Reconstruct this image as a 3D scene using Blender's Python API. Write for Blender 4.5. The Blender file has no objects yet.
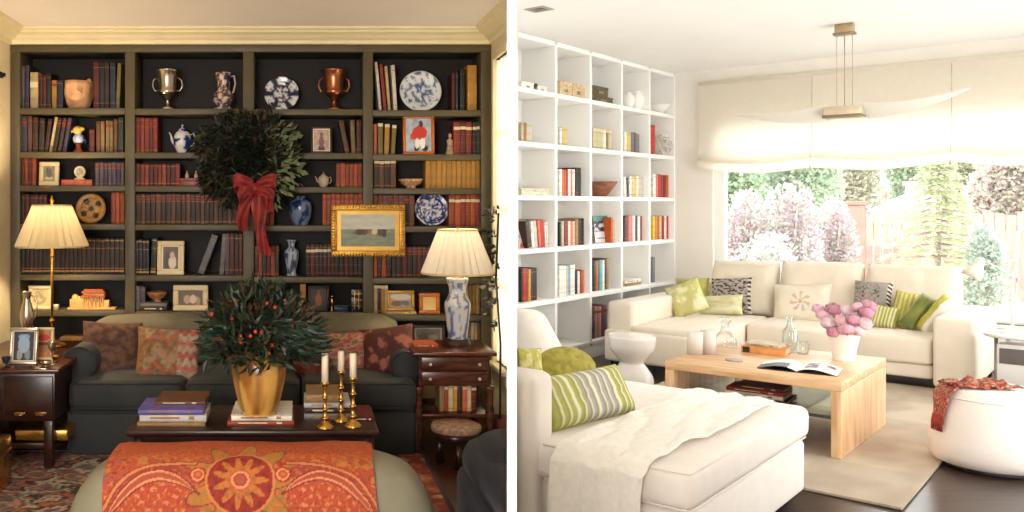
import bpy, bmesh, random
from math import *
from mathutils import Matrix, Vector, noise as mnoise
SC = bpy.context.scene
COLL = SC.collection
PI = pi
rnd = random.Random(7)

# ---------------------------------------------------------------- camera numbers (photo is 1024 x 512)
F = 870.0; PX = 300.0; HZ = 205.0; ZC = 1.45
A = atan((1160 - PX) / F)                      # yaw of the bright room
CX, CY = 4.15, 9.63                            # its far left corner
DU = (-sin(A), -cos(A)); DV = (cos(A), -sin(A))

def LX(px, Y): return (px - PX) * Y / F
def LZ(py, Y): return ZC - (py - HZ) * Y / F
def st(X, Y):
    a, b = X - CX, Y - CY
    return a * DU[0] + b * DU[1], a * DV[0] + b * DV[1]
def onz(px, py, z):                            # -> (t, -s)
    Y = F * (ZC - z) / (py - HZ); s, t = st((px - PX) * Y / F, Y); return t, -s
def ons(px, py, s):                            # -> (t, z)
    r = (px - PX) / F
    t = (r * (CY + s * DU[1]) - (CX + s * DU[0])) / (DV[0] - r * DV[1])
    return t, ZC - (py - HZ) * (CY + s * DU[1] + t * DV[1]) / F
def ont(px, py, t):                            # -> (s, z)
    r = (px - PX) / F
    s = (r * (CY + t * DV[1]) - (CX + t * DV[0])) / (DU[0] - r * DU[1])
    return s, ZC - (py - HZ) * (CY + s * DU[1] + t * DV[1]) / F
def wpos(t, y, z=0):                           # bright-room coords -> world
    return Vector((CX - y * DU[0] + t * DV[0], CY - y * DU[1] + t * DV[1], z))

ROOM = {'L': Matrix.Identity(4),
        'R': Matrix.Translation((CX, CY, 0)) @ Matrix.Rotation(-A, 4, 'Z')}

# ---------------------------------------------------------------- colours and materials
def lin(c):
    return tuple((x / 255 / 12.92) if x / 255 <= .04045 else ((x / 255 + .055) / 1.055) ** 2.4 for x in c)
MATS = {}
def mat(name, rgb, rough=.6, metal=0, var=.12, scale=14, bump=0, bscale=60, sheen=0, trans=0, coat=0, stretch=None):
    if name in MATS: return MATS[name]
    m = bpy.data.materials.new(name); m.use_nodes = True
    nt = m.node_tree; N = nt.nodes; Lk = nt.links
    b = N['Principled BSDF']; c = lin(rgb)
    b.inputs['Roughness'].default_value = rough; b.inputs['Metallic'].default_value = metal
    b.inputs['Base Color'].default_value = (*c, 1)
    if sheen: b.inputs['Sheen Weight'].default_value = sheen
    if coat: b.inputs['Coat Weight'].default_value = coat
    tc = N.new('ShaderNodeTexCoord'); mp = N.new('ShaderNodeMapping')
    Lk.new(tc.outputs['Object'], mp.inputs['Vector'])
    if stretch: mp.inputs['Scale'].default_value = stretch
    if var:
        n = N.new('ShaderNodeTexNoise'); n.inputs['Scale'].default_value = scale; n.inputs['Detail'].default_value = 4
        Lk.new(mp.outputs['Vector'], n.inputs['Vector'])
        r = N.new('ShaderNodeValToRGB')
        r.color_ramp.elements[0].position = .3; r.color_ramp.elements[1].position = .7
        r.color_ramp.elements[0].color = (*[max(0, x * (1 - var)) for x in c], 1)
        r.color_ramp.elements[1].color = (*[min(1, x * (1 + var)) for x in c], 1)
        Lk.new(n.outputs['Fac'], r.inputs['Fac']); Lk.new(r.outputs['Color'], b.inputs['Base Color'])
    if bump:
        n2 = N.new('ShaderNodeTexNoise'); n2.inputs['Scale'].default_value = bscale; n2.inputs['Detail'].default_value = 3
        Lk.new(mp.outputs['Vector'], n2.inputs['Vector'])
        bp = N.new('ShaderNodeBump'); bp.inputs['Strength'].default_value = bump; bp.inputs['Distance'].default_value = .01
        Lk.new(n2.outputs['Fac'], bp.inputs['Height']); Lk.new(bp.outputs['Normal'], b.inputs['Normal'])
    if trans:                                   # thin cloth that lets light through
        t = N.new('ShaderNodeBsdfTranslucent'); t.inputs['Color'].default_value = (*c, 1)
        mx = N.new('ShaderNodeMixShader'); mx.inputs['Fac'].default_value = trans
        Lk.new(b.outputs[0], mx.inputs[1]); Lk.new(t.outputs[0], mx.inputs[2])
        Lk.new(mx.outputs[0], N['Material Output'].inputs['Surface'])
    MATS[name] = m; return m
def pmat(name='painted', rough=.6, bump=0, bscale=90, trans=0, metal=0):     # colour from a pattern attribute
    if name in MATS: return MATS[name]
    m = bpy.data.materials.new(name); m.use_nodes = True
    N = m.node_tree.nodes; Lk = m.node_tree.links; b = N['Principled BSDF']
    b.inputs['Roughness'].default_value = rough; b.inputs['Metallic'].default_value = metal
    a = N.new('ShaderNodeAttribute'); a.attribute_name = 'pattern'
    Lk.new(a.outputs['Color'], b.inputs['Base Color'])
    if bump:
        tc = N.new('ShaderNodeTexCoord')
        n2 = N.new('ShaderNodeTexNoise'); n2.inputs['Scale'].default_value = bscale
        Lk.new(tc.outputs['Object'], n2.inputs['Vector'])
        bp = N.new('ShaderNodeBump'); bp.inputs['Strength'].default_value = bump; bp.inputs['Distance'].default_value = .01
        Lk.new(n2.outputs['Fac'], bp.inputs['Height']); Lk.new(bp.outputs['Normal'], b.inputs['Normal'])
    if trans:
        t = N.new('ShaderNodeBsdfTranslucent'); Lk.new(a.outputs['Color'], t.inputs['Color'])
        mx = N.new('ShaderNodeMixShader'); mx.inputs['Fac'].default_value = trans
        Lk.new(b.outputs[0], mx.inputs[1]); Lk.new(t.outputs[0], mx.inputs[2])
        Lk.new(mx.outputs[0], N['Material Output'].inputs['Surface'])
    MATS[name] = m; return m
def glass(name='clear_glass', tint=(250, 252, 252), refl=.07):
    if name in MATS: return MATS[name]
    m = bpy.data.materials.new(name); m.use_nodes = True
    N = m.node_tree.nodes; Lk = m.node_tree.links; N.remove(N['Principled BSDF'])
    t = N.new('ShaderNodeBsdfTransparent'); t.inputs['Color'].default_value = (*lin(tint), 1)
    g = N.new('ShaderNodeBsdfGlossy'); g.inputs['Roughness'].default_value = .03
    lw = N.new('ShaderNodeLayerWeight'); lw.inputs['Blend'].default_value = .25
    mu = N.new('ShaderNodeMath'); mu.operation = 'MULTIPLY_ADD'
    mu.inputs[1].default_value = .45; mu.inputs[2].default_value = refl
    Lk.new(lw.outputs['Fresnel'], mu.inputs[0])
    mx = N.new('ShaderNodeMixShader'); Lk.new(mu.outputs[0], mx.inputs[0])
    Lk.new(t.outputs[0], mx.inputs[1]); Lk.new(g.outputs[0], mx.inputs[2])
    Lk.new(mx.outputs[0], N['Material Output'].inputs['Surface'])
    MATS[name] = m; return m
def wood(name, c1, c2, rough=.4, scale=3, stretch=(1, 12, 12)):
    if name in MATS: return MATS[name]
    m = bpy.data.materials.new(name); m.use_nodes = True
    N = m.node_tree.nodes; Lk = m.node_tree.links; b = N['Principled BSDF']
    b.inputs['Roughness'].default_value = rough
    tc = N.new('ShaderNodeTexCoord'); mp = N.new('ShaderNodeMapping'); mp.inputs['Scale'].default_value = stretch
    n = N.new('ShaderNodeTexNoise'); n.inputs['Scale'].default_value = scale; n.inputs['Detail'].default_value = 6
    r = N.new('ShaderNodeValToRGB'); r.color_ramp.elements[0].position = .35; r.color_ramp.elements[1].position = .65
    r.color_ramp.elements[0].color = (*lin(c1), 1); r.color_ramp.elements[1].color = (*lin(c2), 1)
    Lk.new(tc.outputs['Object'], mp.inputs['Vector']); Lk.new(mp.outputs['Vector'], n.inputs['Vector'])
    Lk.new(n.outputs['Fac'], r.inputs['Fac']); Lk.new(r.outputs['Color'], b.inputs['Base Color'])
    MATS[name] = m; return m

# ---------------------------------------------------------------- mesh builder
class MB:
    def __init__(s):
        s.bm = bmesh.new(); s.mi = 0; s.col = s.bm.loops.layers.float_color.new('pattern'); s.sm = False
    def _new(s, verts0, faces, M=None, c=None, smooth=None):
        vs = [s.bm.verts.new(M @ Vector(v) if M else v) for v in verts0]
        for f in faces:
            try: fc = s.bm.faces.new([vs[i] for i in f])
            except ValueError: continue
            fc.material_index = s.mi; fc.smooth = s.sm if smooth is None else smooth
            if c:
                for l in fc.loops: l[s.col] = (*lin(c), 1)
        return vs
    def box(s, a, b, bev=0, seg=2, M=None, c=None, smooth=None):
        x0, y0, z0 = [min(p, q) for p, q in zip(a, b)]; x1, y1, z1 = [max(p, q) for p, q in zip(a, b)]
        V = [(x0, y0, z0), (x1, y0, z0), (x1, y1, z0), (x0, y1, z0), (x0, y0, z1), (x1, y0, z1), (x1, y1, z1), (x0, y1, z1)]
        Q = [(0, 3, 2, 1), (4, 5, 6, 7), (0, 1, 5, 4), (1, 2, 6, 5), (2, 3, 7, 6), (3, 0, 4, 7)]
        if bev <= 0: s._new(V, Q, M, c, smooth); return s
        t = bmesh.new(); vs = [t.verts.new(v) for v in V]
        for q in Q: t.faces.new([vs[i] for i in q])
        bmesh.ops.bevel(t, geom=t.edges[:], offset=bev, segments=seg, profile=.5, affect='EDGES', clamp_overlap=True)
        t.verts.index_update()
        s._new([v.co[:] for v in t.verts], [[v.index for v in f.verts] for f in t.faces], M, c, True if smooth is None else smooth)
        t.free(); return s
    def lathe(s, prof, o=(0, 0, 0), n=24, M=None, c=None, caps=True, sx=1, sy=1, wob=None, smooth=True):
        V = []; Q = []
        for r, z in prof:
            for k in range(n):
                a = 2 * PI * k / n; rr = r * (wob(a, z) if wob else 1)
                V.append((o[0] + rr * cos(a) * sx, o[1] + rr * sin(a) * sy, o[2] + z))
        for j in range(len(prof) - 1):
            for k in range(n):
                k2 = (k + 1) % n; Q.append((j * n + k, j * n + k2, (j + 1) * n + k2, (j + 1) * n + k))
        if caps:
            if prof[0][0] > 1e-5: Q.append(tuple(reversed(range(n))))
            if prof[-1][0] > 1e-5: Q.append(tuple(range((len(prof) - 1) * n, len(prof) * n)))
        s._new(V, Q, M, c, smooth); return s
    def tube(s, pts, r, n=8, M=None, c=None):
        P = [Vector(p) for p in pts]; V = []; Q = []; m = len(P)
        rs = r if isinstance(r, (list, tuple)) else [r] * m
        up = None
        for i, p in enumerate(P):
            d = (P[min(i + 1, m - 1)] - P[max(i - 1, 0)]).normalized()
            if up is None:
                up = Vector((0, 0, 1)) if abs(d.z) < .9 else Vector((1, 0, 0))
            x = d.cross(up).normalized(); y = x.cross(d).normalized(); up = y
            for k in range(n):
                a = 2 * PI * k / n; V.append((p + (x * cos(a) + y * sin(a)) * rs[i])[:])
        for j in range(m - 1):
            for k in range(n):
                k2 = (k + 1) % n; Q.append((j * n + k, j * n + k2, (j + 1) * n + k2, (j + 1) * n + k))
        Q.append(tuple(reversed(range(n)))); Q.append(tuple(range((m - 1) * n, m * n)))
        s._new(V, Q, M, c, True); return s
    def ball(s, o, r, n=12, M=None, c=None):
        rx, ry, rz = r if isinstance(r, (tuple, list)) else (r, r, r)
        pr = [(sin(PI * j / (n // 2 + 1)), -cos(PI * j / (n // 2 + 1))) for j in range(n // 2 + 2)]
        V = []; Q = []
        V.append((o[0], o[1], o[2] - rz))
        for a_, z in pr[1:-1]:
            for k in range(n): V.append((o[0] + rx * a_ * cos(2 * PI * k / n), o[1] + ry * a_ * sin(2 * PI * k / n), o[2] + rz * z))
        V.append((o[0], o[1], o[2] + rz)); R = len(pr) - 2
        for k in range(n):
            Q.append((0, 1 + (k + 1) % n, 1 + k)); Q.append((len(V) - 1, 1 + (R - 1) * n + k, 1 + (R - 1) * n + (k + 1) % n))
        for j in range(R - 1):
            for k in range(n): Q.append((1 + j * n + k, 1 + j * n + (k + 1) % n, 1 + (j + 1) * n + (k + 1) % n, 1 + (j + 1) * n + k))
        s._new(V, Q, M, c, True); return s
    def grid(s, fn, nu, nv, paint=None, M=None, smooth=True, wrap=False):
        V = []; Q = []
        for j in range(nv + 1):
            for i in range(nu + 1): V.append(fn(i / nu, j / nv))
        W = nu + 1
        vs = [s.bm.verts.new(M @ Vector(v) if M else v) for v in V]
        for j in range(nv):
            for i in range(nu):
                try: f = s.bm.faces.new((vs[j * W + i], vs[j * W + i + 1], vs[(j + 1) * W + i + 1], vs[(j + 1) * W + i]))
                except ValueError: continue
                f.material_index = s.mi; f.smooth = smooth
                if paint:
                    for l, (a, b) in zip(f.loops, ((i, j), (i + 1, j), (i + 1, j + 1), (i, j + 1))):
                        l[s.col] = (*lin(paint(a / nu, b / nv)), 1)
        return s
    def sheet(s, fn, nu, nv, th, paint=None, M=None):      # a cloth with thickness: two skins and a rim
        nrm = {}
        def g(u, v):
            e = 1e-3; p = Vector(fn(u, v)); a = Vector(fn(min(u + e, 1), v)) - Vector(fn(max(u - e, 0), v)); b = Vector(fn(u, min(v + e, 1))) - Vector(fn(u, max(v - e, 0)))
            n = a.cross(b); n = n.normalized() if n.length > 1e-9 else Vector((0, 0, 1)); return p, n
        top = lambda u, v: (lambda q: (q[0] + q[1] * th)[:])(g(u, v))
        s.grid(top, nu, nv, paint, M)
        s.grid(lambda u, v: fn(1 - u, v), nu, nv, (lambda u, v: paint(1 - u, v)) if paint else None, M)
        for ed in (lambda u, v: (u, 0.0), lambda u, v: (1.0, u), lambda u, v: (1 - u, 1.0), lambda u, v: (0.0, 1 - u)):
            def rim(u, v, ed=ed):
                a, b = ed(u, v); p, n = g(a, b); return (p + n * th * v)[:]
            s.grid(rim, max(nu, nv), 1, (lambda u, v, ed=ed: paint(*ed(u, v))) if paint else None, M)
        return s
    def prism(s, poly, z0, z1, M=None, c=None, bev=0):
        n = len(poly); ar = sum(poly[i][0] * poly[(i + 1) % n][1] - poly[(i + 1) % n][0] * poly[i][1] for i in range(n))
        if ar < 0: poly = poly[::-1]
        V = [(x, y, z0) for x, y in poly] + [(x, y, z1) for x, y in poly]
        Q = [tuple(reversed(range(n))), tuple(range(n, 2 * n))] + [(i, (i + 1) % n, n + (i + 1) % n, n + i) for i in range(n)]
        if bev:
            t = bmesh.new(); vs = [t.verts.new(v) for v in V]
            for q in Q: t.faces.new([vs[i] for i in q])
            bmesh.ops.bevel(t, geom=t.edges[:], offset=bev, segments=3, profile=.5, affect='EDGES', clamp_overlap=True)
            t.verts.index_update()
            s._new([v.co[:] for v in t.verts], [[v.index for v in f.verts] for f in t.faces], M, c, True); t.free()
        else: s._new(V, Q, M, c, False)
        return s
    def leaf(s, p, d, up, L, w, c, bend=.2):
        d = d.normalized(); x = d.cross(up)
        if x.length < 1e-4: x = d.orthogonal()
        x.normalize(); n = x.cross(d)
        m = p + d * L * .5 + n * L * bend * .5
        s._new([p[:], (m + x * w)[:], (p + d * L)[:], (m - x * w)[:]], [(0, 1, 2, 3)], None, c, False)
    def clip(s, co, no):
        r = bmesh.ops.bisect_plane(s.bm, geom=s.bm.verts[:] + s.bm.edges[:] + s.bm.faces[:], plane_co=co, plane_no=no, clear_outer=True)
        es = [e for e in r['geom_cut'] if isinstance(e, bmesh.types.BMEdge)]
        if es: bmesh.ops.holes_fill(s.bm, edges=es, sides=0)
        return s
    def subdiv(s, cuts=1, smooth=.0):
        bmesh.ops.subdivide_edges(s.bm, edges=s.bm.edges[:], cuts=cuts, use_grid_fill=True, smooth=smooth); return s
    def warp(s, fn):
        for v in s.bm.verts: v.co = Vector(fn(*v.co))
        return s

INFO = {}
def _mesh(name, mb, mats, base, normals=True):
    if base is not None:
        bx = Vector(base)
        for v in mb.bm.verts: v.co -= bx
    if normals: bmesh.ops.recalc_face_normals(mb.bm, faces=mb.bm.faces[:])
    me = bpy.data.meshes.new(name); mb.bm.to_mesh(me); mb.bm.free()
    for m in (mats if isinstance(mats, (list, tuple)) else [mats]): me.materials.append(m)
    return me
def _place(o, base, room, rot):
    r = Matrix.Identity(4)
    if rot:
        r = Matrix.Rotation(rot[2], 4, 'Z') @ Matrix.Rotation(rot[1], 4, 'Y') @ Matrix.Rotation(rot[0], 4, 'X')
    o.matrix_world = ROOM[room] @ Matrix.Translation(base) @ r
def tag(o, label, cat, group=None, kind=None):
    if label: o['label'] = label
    if cat: o['category'] = cat
    if group: o['group'] = group
    if kind: o['kind'] = kind
def thing(name, label, cat, base=(0, 0, 0), room='L', rot=None, group=None):
    o = bpy.data.objects.new(name, None); COLL.objects.link(o); o.empty_display_size = .1
    _place(o, base, room, rot); tag(o, label, cat, group); INFO[o.name] = base
    return o
def part(par, name, mb, mats, label=None, kind=None, local=False, normals=True):
    base = INFO[par.name]
    me = _mesh(name, mb, mats, None if local else base, normals)
    o = bpy.data.objects.new(name, me); COLL.objects.link(o); o.parent = par
    INFO[o.name] = base
    if label: o['label'] = label
    if kind: o['kind'] = kind
    return o
def single(name, label, cat, mb, mats, base=(0, 0, 0), room='L', rot=None, group=None, local=False, kind=None, normals=True):
    me = _mesh(name, mb, mats, None if local else base, normals)
    o = bpy.data.objects.new(name, me); COLL.objects.link(o)
    _place(o, base, room, rot); tag(o, label, cat, group, kind); INFO[o.name] = base
    return o
def struct(name, mb, mats, room='L', normals=True):
    me = _mesh(name, mb, mats, None, normals); o = bpy.data.objects.new(name, me); COLL.objects.link(o)
    _place(o, (0, 0, 0), room, None); o['kind'] = 'structure'; return o
def copy_part(src, par, name=None, M=None):
    o = src.copy(); COLL.objects.link(o); o.parent = par
    if M is not None: o.matrix_local = M
    return o
ORD = ['first', 'second', 'third', 'fourth', 'fifth', 'sixth', 'seventh', 'eighth', 'ninth', 'tenth', 'eleventh', 'twelfth', 'thirteenth', 'fourteenth', 'fifteenth', 'sixteenth', 'seventeenth', 'eighteenth', 'nineteenth', 'twentieth', 'twenty-first', 'twenty-second', 'twenty-third', 'twenty-fourth', 'twenty-fifth', 'twenty-sixth', 'twenty-seventh', 'twenty-eighth', 'twenty-ninth', 'thirtieth']
def fbm(x, y, z=0, o=3): return mnoise.fractal((x, y, z), 1.0, 2.0, o)
def mixc(a, b, t): t = max(0, min(1, t)); return tuple(p + (q - p) * t for p, q in zip(a, b))

# colour words for books: rgb, phrase
BC = {
 'ind': ((58, 54, 82), 'indigo'), 'gry': ((120, 118, 120), 'grey'), 'crm': ((214, 186, 136), 'cream'), 'wht': ((232, 226, 214), 'white'),
 'blk': ((26, 24, 24), 'black'), 'dbr': ((58, 34, 24), 'dark brown'), 'brn': ((104, 66, 40), 'brown'), 'tan': ((150, 118, 74), 'tan'),
 'mar': ((96, 26, 22), 'maroon'), 'red': ((150, 42, 28), 'red'), 'brd': ((190, 40, 30), 'bright red'), 'org': ((196, 84, 30), 'orange'),
 'rst': ((160, 70, 38), 'rust'), 'yel': ((206, 148, 52), 'ochre yellow'), 'gld': ((190, 140, 50), 'gold'), 'grn': ((70, 84, 48), 'green'),
 'dgn': ((30, 44, 34), 'dark green'), 'olv': ((130, 116, 62), 'olive'), 'pur': ((96, 84, 96), 'grey purple'), 'blu': ((60, 84, 120), 'blue'),
 'dbl': ((30, 40, 66), 'navy'), 'tea': ((40, 112, 108), 'teal'), 'pnk': ((206, 120, 116), 'pink'), 'lgy': ((190, 188, 186), 'pale grey'),
 'lgn': ((186, 186, 140), 'pale green'), 'lbl': ((120, 160, 190), 'pale blue'), 'blt': ((44, 30, 26), 'near black'), 'sal': ((212, 104, 78), 'coral'),
 'lem': ((222, 190, 80), 'lemon yellow'), 'aqu': ((96, 170, 160), 'aqua'), 'bei': ((200, 182, 150), 'beige')}
def bmat(k): return mat('book_cloth_' + BC[k][1].replace(' ', '_'), BC[k][0], .55, 0, .18, 20, .15, 120)
PAGE = mat('book_paper', (222, 204, 168), .85, 0, .1, 60)
GILT = mat('gilt_tooling', (150, 108, 58), .45, .5, .1)
PALE = mat('spine_label_paper', (216, 200, 168), .7, 0, .1)
RLAB = mat('spine_label_red', (130, 36, 28), .6, 0, .1)
def omat(k): return mat('dimmed_book_cloth_' + BC[k][1].replace(' ', '_'), tuple(x * .84 for x in BC[k][0]), .55, 0, .22, 20, .15, 120)  # same cloths darkened: the dim room's shade is put into the colour
def book_mesh(w, h, d, k, style, r=rnd, dimmed=False):
    mb = MB(); c = min(.004, w * .18)
    mb.mi = 0
    mb.box((-w / 2, 0, 0), (w / 2, c * 1.6, h), min(w * .2, .004), 2)
    mb.box((-w / 2, c, 0), (-w / 2 + c, d, h)); mb.box((w / 2 - c, c, 0), (w / 2, d, h))
    mb.mi = 1; mb.box((-w / 2 + c, c, .004), (w / 2 - c, d - .006, h - .006))
    def band(z, t=.004, m=2, o=.0015): mb.mi = m; mb.box((-w / 2 + .0004, -o, z * h - t / 2), (w / 2 - .0004, .002, z * h + t / 2))
    if style == 'gilt':
        for z in (.1, .36, .62, .9): band(z, .0022)
        band(.8, h * .09, 3)
    elif style == 'bands':
        for z in (.08, .74, .92): band(z, .003)
        band(.83, h * .08, 4)
    elif style == 'foot':
        band(.08, h * .05); band(.16, .004); band(.93, h * .03); band(.72, .004)
    elif style == 'title':
        band(.66, h * .16, 3)
    elif style == 'line':
        band(.88, .003); band(.12, .003)
    elif style == 'tip':
        band(.94, h * .1, 3); band(.8, .004); band(.1, .004)
    me = bpy.data.meshes.new('book'); bmesh.ops.recalc_face_normals(mb.bm, faces=mb.bm.faces[:]); mb.bm.to_mesh(me); mb.bm.free()
    for m in ((omat if dimmed else bmat)(k), PAGE, GILT, PALE, RLAB): me.materials.append(m)
    return me
def put_book(me, pos, room, rz, lean, label, group, z_extra=0, w=0):
    o = bpy.data.objects.new('book', me); COLL.objects.link(o)
    T = Matrix.Translation((pos[0], pos[1], pos[2]))
    # lean about the lower corner so the book still stands on the shelf
    off = w / 2 if lean > 0 else -w / 2
    Rl = Matrix.Translation((off, 0, 0)) @ Matrix.Rotation(lean, 4, 'Y') @ Matrix.Translation((-off, 0, 0))
    o.matrix_world = ROOM[room] @ T @ Matrix.Rotation(rz, 4, 'Z') @ Rl
    tag(o, label, 'book', group)
    return o
def flat_book(x0, x1, y0, y1, z, th, k, label, group, room='L', rz=0, title=True):    # a book lying down, spine toward -y
    cx, cy = (x0 + x1) / 2, (y0 + y1) / 2; w, d = x1 - x0, y1 - y0
    t = thing('book', label, 'book', (cx, cy, z), room, (0, 0, rz), group)
    c = min(.004, th * .2); mb = MB()
    mb.box((-w / 2, -d / 2, 0), (w / 2, d / 2, c)); mb.box((-w / 2, -d / 2, th - c), (w / 2, d / 2, th))
    mb.box((-w / 2, -d / 2, 0), (w / 2, -d / 2 + c, th), c * .4, 1)
    if title:
        mb.mi = 1; mb.box((-w * .34, -d / 2 - .0008, th * .38), (w * .1, -d / 2 + .001, th * .62))
        mb.box((w * .24, -d / 2 - .0008, th * .3), (w * .32, -d / 2 + .001, th * .7))
    part(t, 'cover', mb, [bmat(k), GILT if sum(BC[k][0]) > 330 else PALE], local=True)
    p = MB(); p.box((-w / 2 + .004, -d / 2 + c, c), (w / 2 - .004, d / 2 - .004, th - c))
    part(t, 'pages', p, PAGE, local=True)
    return t
# ================================================================ DARK ROOM (left)
YB = 5.95                                       # front of the built-in bookcase
LCEIL = 2.648; LWX = LX(10, YB); RWX = LX(491.5, YB)
def lb(px0, py0, px1, py1, Y): return LX(px0, Y), LZ(py0, Y), LX(px1, Y), LZ(py1, Y)

# --- shell
def ray(px, Y): return ((px - PX) / F * Y, Y)
P_IN = 507.0; P_OUT = 517.0; PY0 = 2.0
RBE = 7.27                                      # where the partition meets the white bookcase
leftpoly = [(LWX, -1), (.46, -1), (ray(P_IN, PY0)[0] - .0, PY0), ray(P_IN, RWX * F / (P_IN - PX)), (RWX, YB + .33), (LWX, YB + .33)]
PLASTER = mat('cream_plaster', (230, 216, 184), .8, 0, .04, 6)
CEILP = mat('ceiling_paint', (250, 243, 238), .9, 0, .02, 3)
CREAMTRIM = mat('cream_trim_paint', (234, 222, 184), .5, 0, .04, 8)
FLOORW = wood('dark_oak_boards', (46, 24, 14), (84, 46, 26), .35, 2.5, (10, 1, 1))
m = MB(); m.prism(leftpoly, -.1, 0); struct('floor', m, FLOORW)
m = MB(); m.prism(leftpoly, LCEIL, LCEIL + .08); struct('ceiling', m, CEILP)
m = MB(); m.box((LWX - .1, -1, 0), (LWX, YB + .33, LCEIL)); struct('wall_left', m, PLASTER)
m = MB(); m.box((LWX - .1, YB + .33, 0), (RWX + .07, YB + .43, LCEIL)); struct('wall_back', m, PLASTER)
m = MB(); m.box((LWX - .1, -1.1, 0), (-.05, -1, 2.95)); struct('wall_rear', m, PLASTER)
m = MB()
for a, b in (((-1.75, -1.0, .9), (-1.69, -.97, 2.3)), ((-.21, -1.0, .9), (-.15, -.97, 2.3)), ((-1.75, -1.0, .9), (-.15, -.97, .96)), ((-1.75, -1.0, 2.24), (-.15, -.97, 2.3)), ((-.98, -1.0, .96), (-.92, -.975, 2.24))): m.box(a, b, .004)
w3 = struct('added_window', m, CREAMTRIM); INFO['added_window'] = (0, 0, 0)  # added window, out of view, to frame the front fill lamp
m = MB(); m.box((-1.69, -.995, .96), (-.21, -.99, 2.24)); part(w3, 'pane', m, glass())
# right wall with its window: pieces round the opening
WS, WT = LZ(361, 5.83), LZ(60, 5.83)
WY0, WY1 = 5.46, 5.825
m = MB(); m.box((RWX, WY1, 0), (RWX + .06, YB + .33, LCEIL)); m.box((RWX, WY0, 0), (RWX + .06, WY1, WS)); m.box((RWX, WY0, WT), (RWX + .06, WY1, LCEIL))
struct('wall_right', m, PLASTER)
m = MB()                                        # window frame, sill and casing
m.box((RWX - .02, WY1 - .005, WS), (RWX + .05, WY1 + .035, WT + .05), .004); m.box((RWX - .02, WY0, WT), (RWX + .05, WY1, WT + .05), .004)
m.box((RWX - .045, WY0, WS - .035), (RWX + .05, WY1 + .05, WS), .006); m.box((RWX - .018, WY0, WS - .11), (RWX - .0005, WY1 + .04, WS - .036), .004)
win1 = struct('window_1', m, CREAMTRIM); INFO['window_1'] = (0, 0, 0)
m = MB(); m.box((RWX + .047, WY0, WS), (RWX + .052, WY1 - .005, WT)); part(win1, 'pane', m, glass())
for z in (WS + .5, WS + 1.0, WS + 1.5):
    m = MB(); m.box((RWX + .035, WY0, z), (RWX + .047, WY1 - .006, z + .025)); part(win1, 'glazing_bar', m, CREAMTRIM)
m = MB()                                        # pleated curtain inside the reveal
m.grid(lambda u, v: (RWX + .012 + .010 * sin(u * 26), WY0 + .005 + u * (WY1 - WY0 - .015), WS + .01 + v * (WT - WS - .02)), 60, 6)
single('curtain', 'pale pleated curtain in the narrow window right of the dark bookcase', 'curtain', m, mat('curtain_cotton', (238, 226, 196), .9, 0, .04, 30, trans=.55), (RWX + .012, WY0, WS))

# crown moulding, mitred round three walls
def crown(name, path, inward, cut=None):
    prof = [(0, 0), (.014, 0), (.02, .012), (.022, .03), (.05, .045), (.075, .07), (.105, .085), (.11, .1), (.13, .112), (.135, .128), (.135, .13)]
    prof = [(o, z * .1 / .13) for o, z in prof]; mb = MB(); H = LCEIL - .1005
    V = []; k = len(prof)
    for end in (0, 1):
        for o, z in prof:
            V.append(path[end](o) + (H + z,))
    Q = [(i, i + 1, k + i + 1, k + i) for i in range(k - 1)]
    mb._new(V, Q, None, None, False)
    if cut: mb.clip(*cut)
    return struct(name, mb, CREAMTRIM)
YCR = YB + .0
crown('trim_1', (lambda o: (LWX + o, YCR - o), lambda o: (RWX - o, YCR - o)), 0)
crown('trim_2', (lambda o: (LWX + o, -1.0), lambda o: (LWX + o, YCR - o)), 0)
crown('trim_3', (lambda o: (RWX - o, YCR - o), lambda o: (RWX - o, 4.98)), 0, (Vector((*ray(P_IN + .5, 3), 0)), Vector((F, -(P_IN + .5 - PX), 0)).normalized()))
m = MB(); m.box((LWX, YB, LCEIL - .1), (RWX, YB + .33, LCEIL)); struct('trim_4', m, CREAMTRIM)      # soffit above the bookcase
m = MB(); m.box((LWX, -1, 0), (LWX + .018, YB - .01, .13), .004); struct('baseboard_left', m, CREAMTRIM)

# party wall between the two rooms (wedge)
m = MB()
PWH = 2.98
YE = RWX * F / (P_IN - PX) - .01
a0, a1 = ray(P_IN, PY0), ray(P_IN, YE); b0, b1 = ray(P_OUT - .3, PY0), ray(P_OUT - .6, RBE + .05)
m.prism([a0, b0, ray(P_OUT - .45, YE), a1], 0, PWH)
m.prism([ray(P_OUT - .45, YE), b1, (b1[0] - .012, b1[1] + .005), (ray(P_OUT - .45, YE)[0] - .012, YE)], 0, PWH)
struct('wall_partition', m, mat('white_wall_paint', (246, 244, 240), .7, 0, .01, 5))
m = MB(); m.box((.40, -.98, LCEIL), (.46, PY0 - .01, 2.98)); struct('wall_header', m, MATS['white_wall_paint'])

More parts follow.
